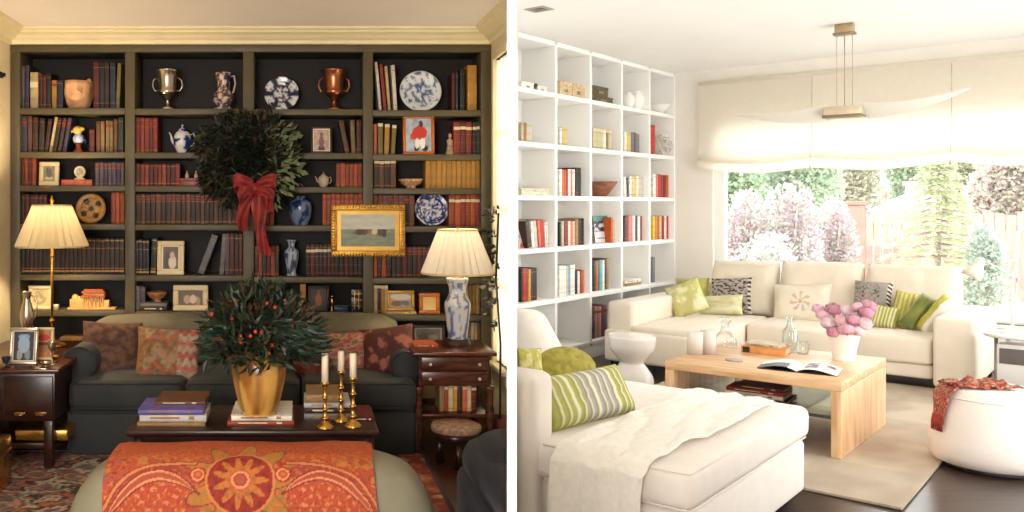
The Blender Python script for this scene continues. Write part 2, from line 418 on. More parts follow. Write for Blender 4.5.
# --- the bookcase
BCW = mat('olive_black_paint', (82, 74, 50), .5, 0, .1, 9, .04, 50)
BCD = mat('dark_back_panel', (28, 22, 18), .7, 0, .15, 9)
BAYS = [(20, 125), (135, 243), (254, 363), (373, 481)]
SHP = [[108, 152, 185.5, 224, 274.5, 310.5, 346], [108.5, 152.5, 186, 224.5, 275.5, 311.5, 347],
       [109, 153, 187, 225.5, 277, 313, 348], [110, 154.3, 188.3, 226.3, 278, 315, 349]]
ROWTOP = LZ(53, YB)
bk = thing('bookcase', 'floor to ceiling dark olive bookcase crammed with books behind the sofa', 'bookcase', (LX(250, YB), YB + .15, 0))
D = .31
zt = LCEIL - .101
def bpart(nm, a, b, mm=BCW, bev=.004):
    mb = MB(); mb.box(a, b, bev); part(bk, nm, mb, mm)
bpart('side_panel', (LWX + .002, YB, 0), (LX(20, YB), YB + D, zt)); bpart('side_panel', (LX(481, YB), YB, 0), (RWX - .002, YB + D, zt))
for (l, r), (l2, r2) in zip(BAYS, BAYS[1:]): bpart('upright', (LX(r, YB), YB - .002, 0), (LX(l2, YB), YB + D, zt))
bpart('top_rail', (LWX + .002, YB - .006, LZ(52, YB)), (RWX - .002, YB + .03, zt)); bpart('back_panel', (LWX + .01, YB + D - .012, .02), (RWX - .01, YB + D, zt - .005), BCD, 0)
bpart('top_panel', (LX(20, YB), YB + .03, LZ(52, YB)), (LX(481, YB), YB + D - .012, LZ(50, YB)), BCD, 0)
SZ = []
for (l, r), rows in zip(BAYS, SHP):
    zs = []
    for py in rows:
        z = LZ(py, YB); zs.append(z)
        bpart('shelf', (LX(l, YB), YB + .002, z - .041), (LX(r, YB), YB + D - .012, z), BCW, .003)
    SZ.append(zs)
    bpart('base_panel', (LX(l, YB), YB + .01, 0), (LX(r, YB), YB + .03, LZ(380, YB)), BCW, .002)
    bpart('shelf', (LX(l, YB), YB + .002, LZ(380, YB) - .03), (LX(r, YB), YB + D - .012, LZ(380, YB)), BCW, .003)

BAYN = ['leftmost dark bay', 'second dark bay', 'third dark bay', 'rightmost dark bay']
COUNT = {}
YS = YB + .045
def books(bay, row, specs, Y=YS):
    rr = random.Random(bay * 31 + row * 7)
    z0 = SZ[bay][row]
    for sp in specs:
        x0, x1, top, n, cols, style = sp[:6]; lean = sp[6] if len(sp) > 6 else 0
        cols = cols.split()
        ws = [1 + rr.uniform(-.12, .12) for _ in range(n)]; tot = sum(ws); X0, X1 = LX(x0, Y), LX(x1, Y); x = X0
        for i in range(n):
            w = (X1 - X0) * ws[i] / tot; h = LZ(top, Y) - z0
            if n > 1: h -= rr.uniform(0, .006)
            k = cols[i % len(cols)]; dep = min(.2, h * .72) * rr.uniform(.94, 1.0)
            me = book_mesh(w - .0012, h / max(.8, cos(lean)), dep, k, style, dimmed=True)
            c = COUNT.get((bay, row), 0); COUNT[(bay, row)] = c + 1
            put_book(me, (x + w / 2, Y + rr.uniform(0, .006), z0), 'L', 0, lean,
                     f"{BC[k][1]} book, {ORD[c]} from left on the {ORD[row] if row else 'top'} shelf of {BAYN[bay]}", f"books on the {ORD[row] if row else 'top'} shelf of the {BAYN[bay]}", w=w)
            x += w
# leftmost bay
books(0, 0, [(21, 24.5, 66, 1, 'pur', 'line'), (24.8, 29, 65, 1, 'ind', 'line'), (30, 38, 72, 1, 'crm', 'title'), (39, 46, 74, 2, 'dbr mar', 'line'), (46, 51, 73, 1, 'blk', 'line'), (51.5, 56.5, 80, 1, 'gld', 'bands'), (57, 63, 80, 1, 'dbl', 'line'),
             (93, 99, 62, 1, 'mar', 'line'), (99, 109, 61, 2, 'blk blt', 'line'), (109.5, 115.5, 62, 1, 'dbl', 'line'), (115.5, 119.5, 63, 1, 'olv', 'line', .04)])
books(0, 1, [(21, 27, 116, 1, 'ind', 'bands'), (27.5, 32, 116, 1, 'brn', 'line'), (32.5, 38, 117, 1, 'dbr', 'line'), (38.5, 44, 118, 1, 'blt', 'line', .03), (44, 48, 119, 1, 'dbr', 'line', .12), (48.5, 51.5, 117, 1, 'crm', 'line', .17), (52, 56, 118, 1, 'blk', 'bands', .17), (57, 61, 118, 1, 'dbr', 'bands', .17), (62, 66, 118, 1, 'ind', 'bands', .17),
             (89, 94.5, 129, 1, 'mar', 'line'), (96, 104.5, 121, 2, 'brn tan', 'line'), (105.5, 113, 120, 2, 'tan olv', 'bands'), (113.5, 117.5, 119, 1, 'brn', 'line'), (118, 123.5, 117, 1, 'dgn', 'line')])
books(0, 2, [(20.5, 36, 158, 4, 'mar rst', 'line'), (95, 124, 162, 7, 'pur pur ind', 'bands')])
books(0, 3, [(20.5, 47, 194, 6, 'dbr mar', 'line'), (111, 124.5, 192, 3, 'rst org', 'line')])
books(0, 4, [(20.5, 124, 238, 23, 'blt blk dbr blt', 'foot')])
# second bay
books(1, 1, [(135.5, 157.5, 117, 5, 'red rst red mar', 'bands')])
books(1, 2, [(135.5, 180, 163, 10, 'mar red rst mar', 'line')])
books(1, 3, [(135.5, 242, 193, 22, 'dbr brn dbr', 'bands')])
books(1, 4, [(135.5, 149, 239, 4, 'blt dbl', 'foot'), (150, 155.5, 238, 1, 'dgn', 'foot', .05), (197, 203.5, 236, 1, 'gry', 'line', .36), (219, 224, 234, 1, 'gry', 'line', .08), (225, 242.5, 233, 4, 'pur mar dbr mar', 'line')])
books(1, 5, [(135, 145, 286, 2, 'gry pur', 'line')])
# third bay
books(2, 1, [(272, 277, 118, 1, 'lbl', 'line', -.1), (284, 288.5, 120, 1, 'lgn', 'line', -.12), (293.5, 299, 121, 1, 'dgn', 'line', -.16), (345, 350, 121, 1, 'brn', 'line', -.2), (351.5, 356, 120, 1, 'olv', 'line', -.05), (356.5, 361.5, 120, 1, 'mar', 'line')])
books(2, 2, [(336, 362, 163, 6, 'rst org rst', 'line')])
books(2, 3, [(255, 274, 194, 4, 'red rst', 'line'), (322.5, 362.5, 193, 9, 'org rst org', 'bands')])
books(2, 4, [(254.5, 279, 245, 6, 'mar rst dbr', 'bands'), (306, 362.5, 244, 13, 'blt mar dbr blt', 'gilt')])
books(2, 5, [(280, 285, 286, 1, 'dbr', 'foot'), (300, 306, 284, 1, 'yel', 'line')])
# rightmost bay
books(3, 0, [(379, 382, 62, 1, 'wht', 'line', -.09), (383.5, 387, 64, 1, 'red', 'line', -.09), (388, 391, 66, 1, 'crm', 'line', -.08), (393.5, 397.5, 65, 1, 'wht', 'line', -.06), (452, 455, 73, 1, 'mar', 'line'), (455.5, 458.5, 72, 1, 'dbl', 'line'), (460, 465, 69, 1, 'blk', 'line'), (467.5, 477, 65, 1, 'yel', 'line')])
books(3, 1, [(373.5, 377, 124, 1, 'sal', 'line'), (377.8, 383, 123, 1, 'olv', 'tip'), (384, 389, 124, 1, 'gld', 'tip', .03), (390.5, 395, 125, 1, 'olv', 'tip', .06), (453.5, 472, 121, 3, 'red mar', 'gilt'), (472.5, 481, 121, 2, 'blt dgn', 'gilt')])
books(3, 2, [(374, 396, 160, 4, 'dbr brn', 'tip'), (425.5, 481, 160, 11, 'yel gld yel', 'line')])
books(3, 3, [(373.5, 414.5, 194, 8, 'dbr brn pur', 'bands'), (449, 481, 194, 6, 'rst org red', 'gilt')])
books(3, 4, [(373.5, 391, 246, 4, 'org dbr', 'gilt'), (391.5, 432, 246, 8, 'blt dbr mar', 'bands'), (462, 480, 246, 4, 'dbr mar', 'bands')])
books(3, 5, [(373.5, 388, 285, 4, 'crm dbr gld', 'tip'), (464, 480, 284, 4, 'crm tan gld', 'line')])
books(3, 6, [(465.5, 480, 322, 5, 'crm tan wht', 'line')])

# --- ornaments on the dark shelves
COPPER = mat('old_copper', (176, 112, 78), .28, .9, .2, 8)
SILVER = mat('tarnished_silver', (190, 178, 160), .25, .95, .12, 8)
BRASS = mat('brass', (206, 160, 78), .25, .95, .1, 8)
GOLDF = mat('gilded_wood', (196, 146, 56), .4, .6, .18, 20, .2, 80)
STONE = mat('carved_stone', (186, 160, 128), .8, 0, .25, 18, .3, 60)
def zc(bay, row): return SZ[bay][row]
def urn(bay, row, x0, x1, top, label, mt, Y=YB + .13):
    z0 = zc(bay, row); X = LX((x0 + x1) / 2, Y); h = LZ(top, Y) - z0; R = (x1 - x0) / 2 * Y / F * .8
    t = thing('urn', label, 'urn', (X, Y, z0), group='metal urns on the top shelf')
    m = MB(); m.lathe([(0, 0), (R * .62, 0), (R * .66, h * .05), (R * .4, h * .1), (R * .2, h * .16), (R * .17, h * .22), (R * .3, h * .3), (R * .62, h * .38), (R * .8, h * .46), (R * .74, h * .5), (R * .72, h * .56), (R * .78, h * .8), (R * .9, h * .93), (R, h * .97), (R, h), (R * .9, h * .985), (R * .7, h * .8), (R * .6, h * .5), (0, h * .45)], n=28)
    part(t, 'bowl', m, mt, local=True)
    for s in (-1, 1):
        m = MB(); m.tube([(s * R * .74, 0, h * .5), (s * R * 1.02, 0, h * .48), (s * R * 1.2, 0, h * .6), (s * R * 1.15, 0, h * .74), (s * R * .82, 0, h * .82)], R * .07)
        part(t, 'handle', m, mt, local=True)
urn(1, 0, 152, 183, 70, 'bright silvery two-handled urn on the top shelf of second dark bay', SILVER)
urn(2, 0, 318, 350, 70, 'copper two-handled urn on the top shelf of third dark bay', COPPER)
def blot(u, v, seed, sc=5): return fbm(u * sc + seed, v * sc, seed)
WHITE_CH = (226, 226, 228); COBALT = (40, 58, 120)
def china(seed, th=.05, sc=6):
    def f(u, v):
        q = blot(u, v, seed, sc)
        return mixc(WHITE_CH, COBALT, (q - th) * 7)
    return f
CHINA = pmat('glazed_china', .18)
def lathe_paint(mb, prof, pf, n=36, o=(0, 0, 0)):
    L = len(prof) - 1
    def fn(u, v):
        j = min(int(v * L + 1e-6), L - 1); f = v * L - j; r = prof[j][0] + (prof[j + 1][0] - prof[j][0]) * f; z = prof[j][1] + (prof[j + 1][1] - prof[j][1]) * f
        return (o[0] + r * cos(2 * PI * u), o[1] + r * sin(2 * PI * u), o[2] + z)
    mb.grid(fn, n, L * 2, lambda u, v: pf(u, v)); return mb
def smoothprof(pts, n=3):
    out = []
    for i in range(len(pts) - 1):
        p0 = pts[max(i - 1, 0)]; p1 = pts[i]; p2 = pts[i + 1]; p3 = pts[min(i + 2, len(pts) - 1)]
        for k in range(n):
            t = k / n
            out.append(tuple(.5 * (2 * b + (c - a) * t + (2 * a - 5 * b + 4 * c - d) * t * t + (3 * b - a - 3 * c + d) * t ** 3) for a, b, c, d in zip(p0, p1, p2, p3)))
    out.append(pts[-1]); return [(max(0, r), z) for r, z in out]
def plate(bay, row, x0, x1, top, label, pf, Y=YB + .1, mt=CHINA):
    z0 = zc(bay, row); X = LX((x0 + x1) / 2, Y); R = (x1 - x0) / 2 * Y / F
    tilt = -.16
    m = MB()                                  # dish: rim, well, back; lies in XZ facing -y
    prof = [(0, .012), (.62, .012), (.7, .004), (.98, -.006), (1, -.003), (.98, .004), (.72, .014), (.6, .022), (0, .022)]
    n = 48; L = len(prof) - 1
    def fn(u, v):
        j = min(int(v * L + 1e-6), L - 1); f = v * L - j; r = prof[j][0] + (prof[j + 1][0] - prof[j][0]) * f; y = prof[j][1] + (prof[j + 1][1] - prof[j][1]) * f
        return (R * r * cos(2 * PI * u), y, R * r * sin(2 * PI * u) + R)
    def pc(u, v):
        j = min(int(v * L + 1e-6), L - 1); f = v * L - j; r = prof[j][0] + (prof[j + 1][0] - prof[j][0]) * f
        return pf(r * cos(2 * PI * u), r * sin(2 * PI * u), r, 2 * PI * u) if v < .62 else WHITE_CH
    m.grid(fn, n, L * 5, pc)
    o = single('plate', label, 'plate', m, mt, (X, Y, z0 + .002), rot=(tilt, 0, 0), local=True)
    return o
plate(2, 0, 264, 299, 72, 'blue and white plate with scalloped pattern, top shelf of third dark bay', lambda x, y, r, a: mixc(WHITE_CH, (34, 38, 72), (max(cos(a * 6) * .9 * (r > .55), (.5 if abs(r - .5) < .06 else 0), fbm(x * 6, y * 6, 3) + .25 * (r < .45)) - .2) * 4))
plate(3, 0, 400, 442, 70, 'large pale blue floral plate on the top shelf of rightmost dark bay', lambda x, y, r, a: mixc((224, 228, 232), (70, 98, 150), (fbm(x * 5 + 9, y * 5, 2) + (.14 if r < .6 else -.12)) * 4) if r < .93 else (214, 214, 206))
plate(3, 3, 415, 449, 193, 'blue banded willow plate on fourth shelf of the rightmost dark bay', lambda x, y, r, a: (30, 48, 120) if (.62 < r < .9 and fbm(x * 9, y * 9, 5) > -.18) else mixc(WHITE_CH, (40, 60, 140), (fbm(x * 6 + 2, y * 6, 8) + .05) * 6))
def disc_paint(x, y, r, a):
    if r > .9: return (150, 104, 48)
    for k in range(4):
        if hypot(x - .56 * cos(k * PI / 2 + .6), y - .56 * sin(k * PI / 2 + .6)) < .2: return (58, 44, 44)
    if r < .14: return (40, 34, 40)
    return mixc((206, 162, 92), (170, 116, 56), fbm(x * 5, y * 5, 1) + .4)
plate(0, 3, 75, 105.5, 193, 'round tan dish with dark spots beside the left lamp shade', disc_paint, mt=pmat('glazed_earthenware', .4))

def vase(name, label, bay, row, x0, x1, top, prof, pf, Y=YB + .11, mt=CHINA, cat='vase', z0=None):
    z0 = zc(bay, row) if z0 is None else z0; X = LX((x0 + x1) / 2, Y); R = (x1 - x0) / 2 * Y / F; h = LZ(top, Y) - z0
    m = MB(); lathe_paint(m, [(r * R, z * h) for r, z in smoothprof(prof)], pf)
    return single(name, label, cat, m, mt, (X, Y, z0), local=True)
GJ = [(0, 0), (.6, 0), (.66, .04), (.9, .3), (1, .58), (.9, .78), (.5, .9), (.42, .92), (.42, .97), (.46, 1), (.3, 1), (0, .98)]
vase('ginger_jar', 'squat blue ginger jar on fourth shelf beside the red ribbon', 2, 3, 289, 312, 196, GJ, lambda u, v: mixc((112, 130, 160), (36, 50, 92), (blot(u * 3, v * 2, 4, 3)) * 5), cat='jar')
BV = [(0, 0), (.62, 0), (.66, .05), (.6, .12), (.84, .4), (1, .6), (.9, .7), (.5, .78), (.44, .86), (.5, .94), (.72, 1), (.6, 1), (.3, .96), (0, .9)]
vase('vase', 'slim blue and white vase below the red ribbon tails', 2, 4, 284, 299, 240, BV, lambda u, v: mixc((176, 184, 196), (70, 84, 120), (blot(u * 4, v * 2, 11, 3) + .02) * 5))
def teapot(label, bay, row, x0, x1, top, pf, flip=1, Y=YB + .12):
    z0 = zc(bay, row); X = LX((x0 + x1) / 2, Y); R = (x1 - x0) / 2 * Y / F * .66; h = LZ(top, Y) - z0
    t = thing('teapot', label, 'teapot', (X, Y, z0))
    m = MB(); lathe_paint(m, [(r * R, z * h) for r, z in smoothprof([(0, 0), (.55, 0), (.6, .04), (.95, .28), (1, .48), (.8, .68), (.48, .76), (0, .77)])], pf); part(t, 'body', m, CHINA, local=True)
    m = MB(); lathe_paint(m, [(r * R, z * h) for r, z in smoothprof([(.52, .75), (.4, .82), (.14, .88), (.1, .92), (.16, .96), (0, 1)])], pf); part(t, 'lid', m, CHINA, local=True)
    def pt(m): 
        for f in m.bm.faces:
            for l in f.loops: l[m.col] = (*lin(pf(.2, .3)), 1)
    m = MB(); m.tube([(-flip * R * .8, 0, h * .3), (-flip * R * 1.15, 0, h * .42), (-flip * R * 1.3, 0, h * .62), (-flip * R * 1.5, 0, h * .72)], [R * .2, R * .15, R * .1, R * .08]); pt(m); part(t, 'spout', m, CHINA, local=True)
    m = MB(); m.tube([(flip * R * .8, 0, h * .62), (flip * R * 1.25, 0, h * .68), (flip * R * 1.4, 0, h * .48), (flip * R * 1.2, 0, h * .28), (flip * R * .9, 0, h * .25)], R * .08); pt(m); part(t, 'handle', m, CHINA, local=True)
teapot('blue and white teapot on second shelf beside red volumes', 1, 1, 169, 196, 124, china(6, .02, 5))
teapot('small pale teapot on third shelf beside rust volumes', 2, 2, 315, 332, 172, lambda u, v: (206, 186, 160))
def jug(label, bay, row, x0, x1, top, pf, Y=YB + .12):
    z0 = zc(bay, row); X = LX((x0 + x1) / 2, Y); R = (x1 - x0) / 2 * Y / F * .85; h = LZ(top, Y) - z0
    t = thing('jug', label, 'jug', (X, Y, z0))
    m = MB(); lathe_paint(m, [(r * R, z * h) for r, z in smoothprof([(0, 0), (.85, 0), (.9, .05), (.62, .12), (.95, .22), (1, .34), (.8, .48), (.6, .56), (.62, .75), (.74, .92), (.78, 1), (.6, .98), (0, .9)])], pf); part(t, 'body', m, CHINA, local=True)
    m = MB(); m.tube([(R * .6, 0, h * .9), (R * 1.0, 0, h * .92), (R * 1.12, 0, h * .72), (R * .95, 0, h * .5), (R * .75, 0, h * .45)], R * .09)
    for f in m.bm.faces:
        for l in f.loops: l[m.col] = (*lin((196, 180, 160)), 1)
    part(t, 'handle', m, CHINA, local=True)
jug('patterned pitcher with a handle on the top shelf of second dark bay', 1, 0, 211, 236, 73, lambda u, v: [(206, 190, 168), (50, 60, 96), (150, 92, 60)][int((blot(u * 3, v * 2, 5, 4) + .5) * 3) % 3])
# carved bowl top-left
z0 = zc(0, 0); Y = YB + .13; R = 14.5 * Y / F; h = LZ(80, Y) - z0
m = MB(); m.lathe([(0, 0), (R * .6, 0), (R * .85, h * .2), (R, h * .55), (R * .96, h * .8), (R * 1.0, h * .94), (R * .9, h * .92), (R * .85, h * .6), (0, h * .3)], n=36, wob=lambda a, z: 1 + .05 * sin(3 * a + 1) * (z / h) + .03 * sin(7 * a))
m.ball((R * .8, -R * .3, h * .95), R * .16); m.tube([(-R * .2, -R * .93, h * .5), (R * .1, -R * .99, h * .62), (R * .45, -R * .9, h * .5)], R * .08)
single('carved_bowl', 'carved terracotta bowl on the top shelf of leftmost dark bay', 'bowl', m, mat('pale_terracotta', (214, 164, 122), .7, 0, .25, 12, .4, 40), (LX(78.5, Y), Y, z0), local=True)
# parrot figurine
z0 = zc(0, 1); Y = YB + .1
t = thing('bird_figurine', 'painted porcelain bird on a brown base on second shelf, leftmost bay', 'figurine', (LX(78.5, Y), Y, z0))
g = lambda p: p * Y / F
m = MB(); m.lathe([(0, 0), (g(5), 0), (g(5), g(2)), (g(2.8), g(4)), (g(2.6), g(8)), (g(4), g(10)), (0, g(10))], n=16); part(t, 'base', m, mat('brown_glaze', (150, 74, 34), .3), local=True)
m = MB(); m.ball((0, 0, g(14)), (g(5.8), g(5), g(6))); part(t, 'body', m, pmat('glazed_china', .18) if 0 else mat('blue_white_glaze', (176, 190, 214), .2, 0, .5, 40), local=True)
m = MB(); m.ball((g(-1), 0, g(22.5)), (g(5), g(4.2), g(4.6))); m.tube([(g(-5), 0, g(22)), (g(-7.4), 0, g(21)), (g(-7.6), 0, g(19))], [g(1.4), g(1), g(.2)]); m.ball((g(3), 0, g(24)), (g(3.2), g(2.4), g(2.2))); part(t, 'head', m, mat('yellow_glaze', (226, 186, 92), .25, 0, .2, 30), local=True)
m = MB(); m.tube([(g(4), 0, g(15)), (g(6.5), 0, g(12)), (g(7), 0, g(8))], [g(2.2), g(1.6), g(.5)]); part(t, 'tail', m, mat('blue_glaze', (60, 84, 130), .25), local=True)

# pictures standing on the shelves
def picture(label, x0, x1, y0, y1, Y, fw, mt, pf, z0, lean=-.09, mount=None, name='picture_frame', cat='picture', deep=.012, n=26, hang=False):
    X0, X1 = LX(x0, Y), LX(x1, Y); w = X1 - X0; h = (y1 - y0) * Y / F; f = fw * Y / F
    t = thing(name, label, cat, ((X0 + X1) / 2, Y, LZ(y1, Y) if hang else z0), rot=(lean, 0, 0))
    m = MB()
    for a, b in (((-w / 2, -deep, 0), (w / 2, deep, f)), ((-w / 2, -deep, h - f), (w / 2, deep, h)), ((-w / 2, -deep, f), (-w / 2 + f, deep, h - f)), ((w / 2 - f, -deep, f), (w / 2, deep, h - f))): m.box(a, b, min(f * .3, .006))
    part(t, 'frame', m, mt, local=True)
    o = 0
    if mount:
        m = MB(); o = mount[0] * Y / F
        for a, b in (((-w / 2 + f, -.004, f), (w / 2 - f, .002, f + o)), ((-w / 2 + f, -.004, h - f - o), (w / 2 - f, .002, h - f)), ((-w / 2 + f, -.004, f + o), (-w / 2 + f + o, .002, h - f - o)), ((w / 2 - f - o, -.004, f + o), (w / 2 - f, .002, h - f - o))): m.box(a, b)
        part(t, 'mount', m, mount[1], local=True)
    m = MB(); q = f + o; m.grid(lambda u, v: (-w / 2 + q + u * (w - 2 * q), -.001, q + v * (h - 2 * q)), n, n, pf, smooth=False)
    part(t, 'image', m, pmat('print', .45), local=True)
    m = MB(); m.box((-w / 2 + f * .6, .003, f * .6), (w / 2 - f * .6, .006, h - f * .6)); part(t, 'backing', m, mat('backing_board', (90, 66, 44), .8), local=True)
    if not hang:
        m = MB(); m._new([(-w * .12, .006, h * .7), (w * .12, .006, h * .7), (w * .16, .01 + h * .16, .004 + h * .02), (-w * .16, .01 + h * .16, .004 + h * .02), (-w * .12, .01, h * .7), (w * .12, .01, h * .7), (w * .16, .014 + h * .16, .004 + h * .02), (-w * .16, .014 + h * .16, .004 + h * .02)], [(0, 1, 2, 3), (4, 5, 6, 7), (0, 1, 5, 4), (1, 2, 6, 5), (2, 3, 7, 6), (3, 0, 4, 7)])
        part(t, 'easel_back', m, mat('backing_board', (90, 66, 44), .8), local=True)
    return t
def fig(u, v, bg, blobs):
    for x, y, rx, ry, c in blobs:
        if ((u - x) / rx) ** 2 + ((v - y) / ry) ** 2 < 1: return c
    return mixc(bg, tuple(x * .8 for x in bg), fbm(u * 4, v * 4, 1) + .3)
SILVERF = mat('silver_frame', (206, 196, 176), .3, .8, .1, 20)
DARKF = mat('dark_frame', (38, 26, 20), .4); ORGF = mat('amber_wood_frame', (190, 102, 34), .35, 0, .15, 20)
CREAMF = mat('cream_frame', (228, 208, 162), .5, 0, .06, 20)
picture('small cream arched picture standing on third shelf of leftmost bay', 39, 59, 160, 184, YB + .06, 4.5, CREAMF, lambda u, v: fig(u, v, (150, 144, 120), [(.5, .55, .26, .3, (90, 100, 96)), (.5, .2, .4, .12, (206, 190, 150)), (.3, .7, .1, .2, (60, 60, 56))]), zc(0, 2))
picture('cream framed family photograph on the fifth shelf of second bay', 157, 184, 241, 275, YB + .05, 4.5, CREAMF, lambda u, v: fig(u, v, (96, 70, 48), [(.6, .62, .16, .16, (206, 170, 140)), (.62, .3, .26, .3, (220, 200, 180)), (.3, .3, .2, .5, (40, 30, 28))]), zc(1, 4), mount=(1.5, mat('mount_card', (236, 222, 190), .8)))
picture('wide cream framed photograph beside the green foliage on the sixth shelf', 173, 208, 286, 311.5, YB + .05, 5.5, CREAMF, lambda u, v: fig(u, v, (92, 66, 44), [(.35, .4, .14, .3, (186, 150, 112)), (.6, .4, .14, .3, (214, 190, 150)), (.8, .3, .1, .3, (170, 120, 80))]), zc(1, 5))
picture('sepia portrait in thin dark frame on second shelf of third bay', 311, 332, 122, 149, YB + .05, 2, DARKF, lambda u, v: fig(u, v, (206, 176, 160), [(.5, .78, .1, .09, (110, 80, 74)), (.5, .42, .16, .3, (120, 86, 78)), (.5, .1, .22, .16, (70, 48, 44))]), zc(2, 1), mount=(1, mat('mount_card', (236, 222, 190), .8)))
picture('amber framed picture of a figure in a red coat on second shelf', 403, 434.5, 114.5, 154, YB + .045, 3, ORGF, lambda u, v: fig(u, v, (176, 196, 214), [(.6, .84, .09, .09, (70, 44, 36)), (.55, .58, .3, .2, (196, 50, 40)), (.3, .46, .14, .1, (196, 60, 46)), (.45, .3, .1, .2, (236, 230, 224)), (.66, .28, .1, .2, (240, 236, 230)), (.42, .1, .1, .1, (30, 26, 28)), (.75, .1, .12, .1, (30, 26, 28))]), zc(3, 1))
picture('white framed print lit by left lamp on the sixth shelf', 28, 51, 286, 310, YB + .05, 3.5, CREAMF, lambda u, v: mixc((206, 190, 140), (150, 130, 90), fbm(u * 3, v * 3, 4) + .5 if hypot(u - .5, v - .5) < .42 else 0), zc(0, 5))
picture('gold framed landscape lit beside the right lamp on sixth shelf', 387, 414.5, 288.5, 309, YB + .05, 3, GOLDF, lambda u, v: fig(u, v, (176, 160, 136), [(.3, .3, .24, .2, (120, 84, 50)), (.7, .34, .2, .16, (96, 96, 104)), (.5, .75, .5, .2, (206, 196, 184))]), zc(3, 5) + .022)
flat_book(LX(386, YB + .1), LX(415, YB + .1), YB + .03, YB + .17, zc(3, 5), .021, 'crm', 'cream book lying flat under the gold framed landscape', 'books lying flat on shelves')
picture('small glowing amber framed picture beside the right lamp base', 419, 440, 293, 314, YB + .06, 4, ORGF, lambda u, v: mixc((240, 206, 130), (220, 170, 90), v), zc(3, 5))
picture('dark framed engraving on the lowest shelf behind the right lamp', 412, 445, 320, 343, YB + .05, 3, DARKF, lambda u, v: fig(u, v, (96, 92, 86), [(.3, .5, .2, .2, (60, 56, 54)), (.7, .4, .2, .2, (120, 116, 108)), (.5, .7, .3, .1, (70, 66, 60))]), zc(3, 6), mount=(1.5, mat('mount_grey', (150, 140, 124), .8)))
picture('dim dark picture with orange figure on sixth shelf of third bay', 308, 329, 287, 313, YB + .06, 2.5, DARKF, lambda u, v: fig(u, v, (50, 42, 34), [(.5, .45, .2, .3, (150, 84, 36)), (.5, .8, .1, .1, (120, 80, 50))]), zc(2, 5))
# clock on a red book
flat_book(LX(64, YB + .1), LX(94, YB + .1), YB + .03, YB + .16, zc(0, 2), .042, 'sal', 'coral box-like book lying under the little round clock', 'books lying flat on shelves')
z0 = zc(0, 2) + .042; Y = YB + .08; g = lambda p: p * Y / F
t = thing('mantel_clock', 'small cream mantel clock standing on the coral book', 'clock', (LX(80, Y), Y, z0))
m = MB(); m.box((-g(5), -g(3), 0), (g(5), g(3), g(1.5)), .002); m.box((-g(3), -g(2), g(1.5)), (g(3), g(2), g(3)), .002); part(t, 'base', m, CREAMF, local=True)
Mx = Matrix.Translation((0, 0, g(8))) @ Matrix.Rotation(PI / 2, 4, 'X')
m = MB(); m.lathe([(0, -g(2)), (g(5), -g(2)), (g(5.8), -g(1)), (g(5.8), g(1)), (g(5.2), g(2)), (g(4.6), g(1.6)), (0, g(1.6))], n=24, M=Mx); part(t, 'case', m, CREAMF, local=True)
m = MB(); m.lathe([(0, g(1.65)), (g(3.6), g(1.65)), (g(3.6), g(1.8)), (0, g(1.8))], n=20, M=Mx); part(t, 'dial', m, mat('clock_dial', (196, 190, 176), .4), local=True)
m = MB(); m.box((-.001, -g(2), g(8)), (.001, -g(1.85), g(11))); m.box((0, -g(2), g(7.8)), (g(2), -g(1.85), g(8.2))); part(t, 'hands', m, DARKF, local=True)
# wooden box with two bottles
z0 = zc(1, 2); Y = YB + .08; g = lambda p: p * Y / F
t = thing('wooden_box', 'reddish wooden box on third shelf of the second dark bay', 'box', (LX(190.5, Y), Y, z0))
m = MB(); m.box((-g(10), -g(6), 0), (g(10), g(8), g(6)), .003); part(t, 'body', m, wood('red_box_wood', (110, 48, 26), (150, 76, 40)), local=True)
m = MB(); m.box((-g(10.4), -g(6.4), g(6)), (g(10.4), g(8.4), g(8)), .003); part(t, 'lid', m, wood('red_box_wood', (110, 48, 26), (150, 76, 40)), local=True)
for i, (x, lab) in enumerate(((187, 'little white bottle on the reddish box, left one'), (196, 'little white bottle on the reddish box, beside the wreath'))):
    m = MB(); m.lathe([(0, 0), (g(1.8), 0), (g(2), g(2)), (g(1.6), g(4)), (g(.7), g(5)), (g(.7), g(7)), (g(1), g(7.3)), (0, g(7.3))], n=12)
    single('bottle', lab, 'bottle', m, mat('milk_glass', (214, 190, 160), .2), (LX(x, Y), Y, z0 + g(8)), local=True, group='white bottles on the box')
def bowl(label, X, Y, z0, R, h, mt, name='bowl', foot=.4):
    m = MB(); m.lathe([(0, 0), (R * foot, 0), (R * foot, h * .12), (R * foot * .8, h * .2), (R * .75, h * .45), (R * .97, h * .85), (R, h), (R * .94, h), (R * .7, h * .55), (0, h * .3)], n=28)
    return single(name, label, 'bowl', m, mt, (X, Y, z0), local=True)
Y = YB + .11; bowl('small patterned china bowl on third shelf of the rightmost dark bay', LX(411, Y), Y, zc(3, 2), 12.5 * Y / F, 9.5 * Y / F, mat('floral_glaze', (206, 160, 120), .25, 0, .5, 60))
Y = YB + .1
for i, (k, th) in enumerate((('dbr', .03), ('gry', .026))):
    flat_book(LX(142, Y), LX(168, Y), YB + .03, YB + .18, zc(1, 5) + (.0, .03)[i], th, k, ('dark brown book lying flat, lower one under the lustre bowl', 'grey book lying flat directly under the lustre bowl')[i], 'books lying flat on shelves')
bowl('lustre bowl standing on two flat books on sixth shelf', LX(157, Y), Y, zc(1, 5) + .056, 10.5 * Y / F, 10 * Y / F, mat('lustre_glaze', (190, 130, 84), .2, .3, .3, 30))
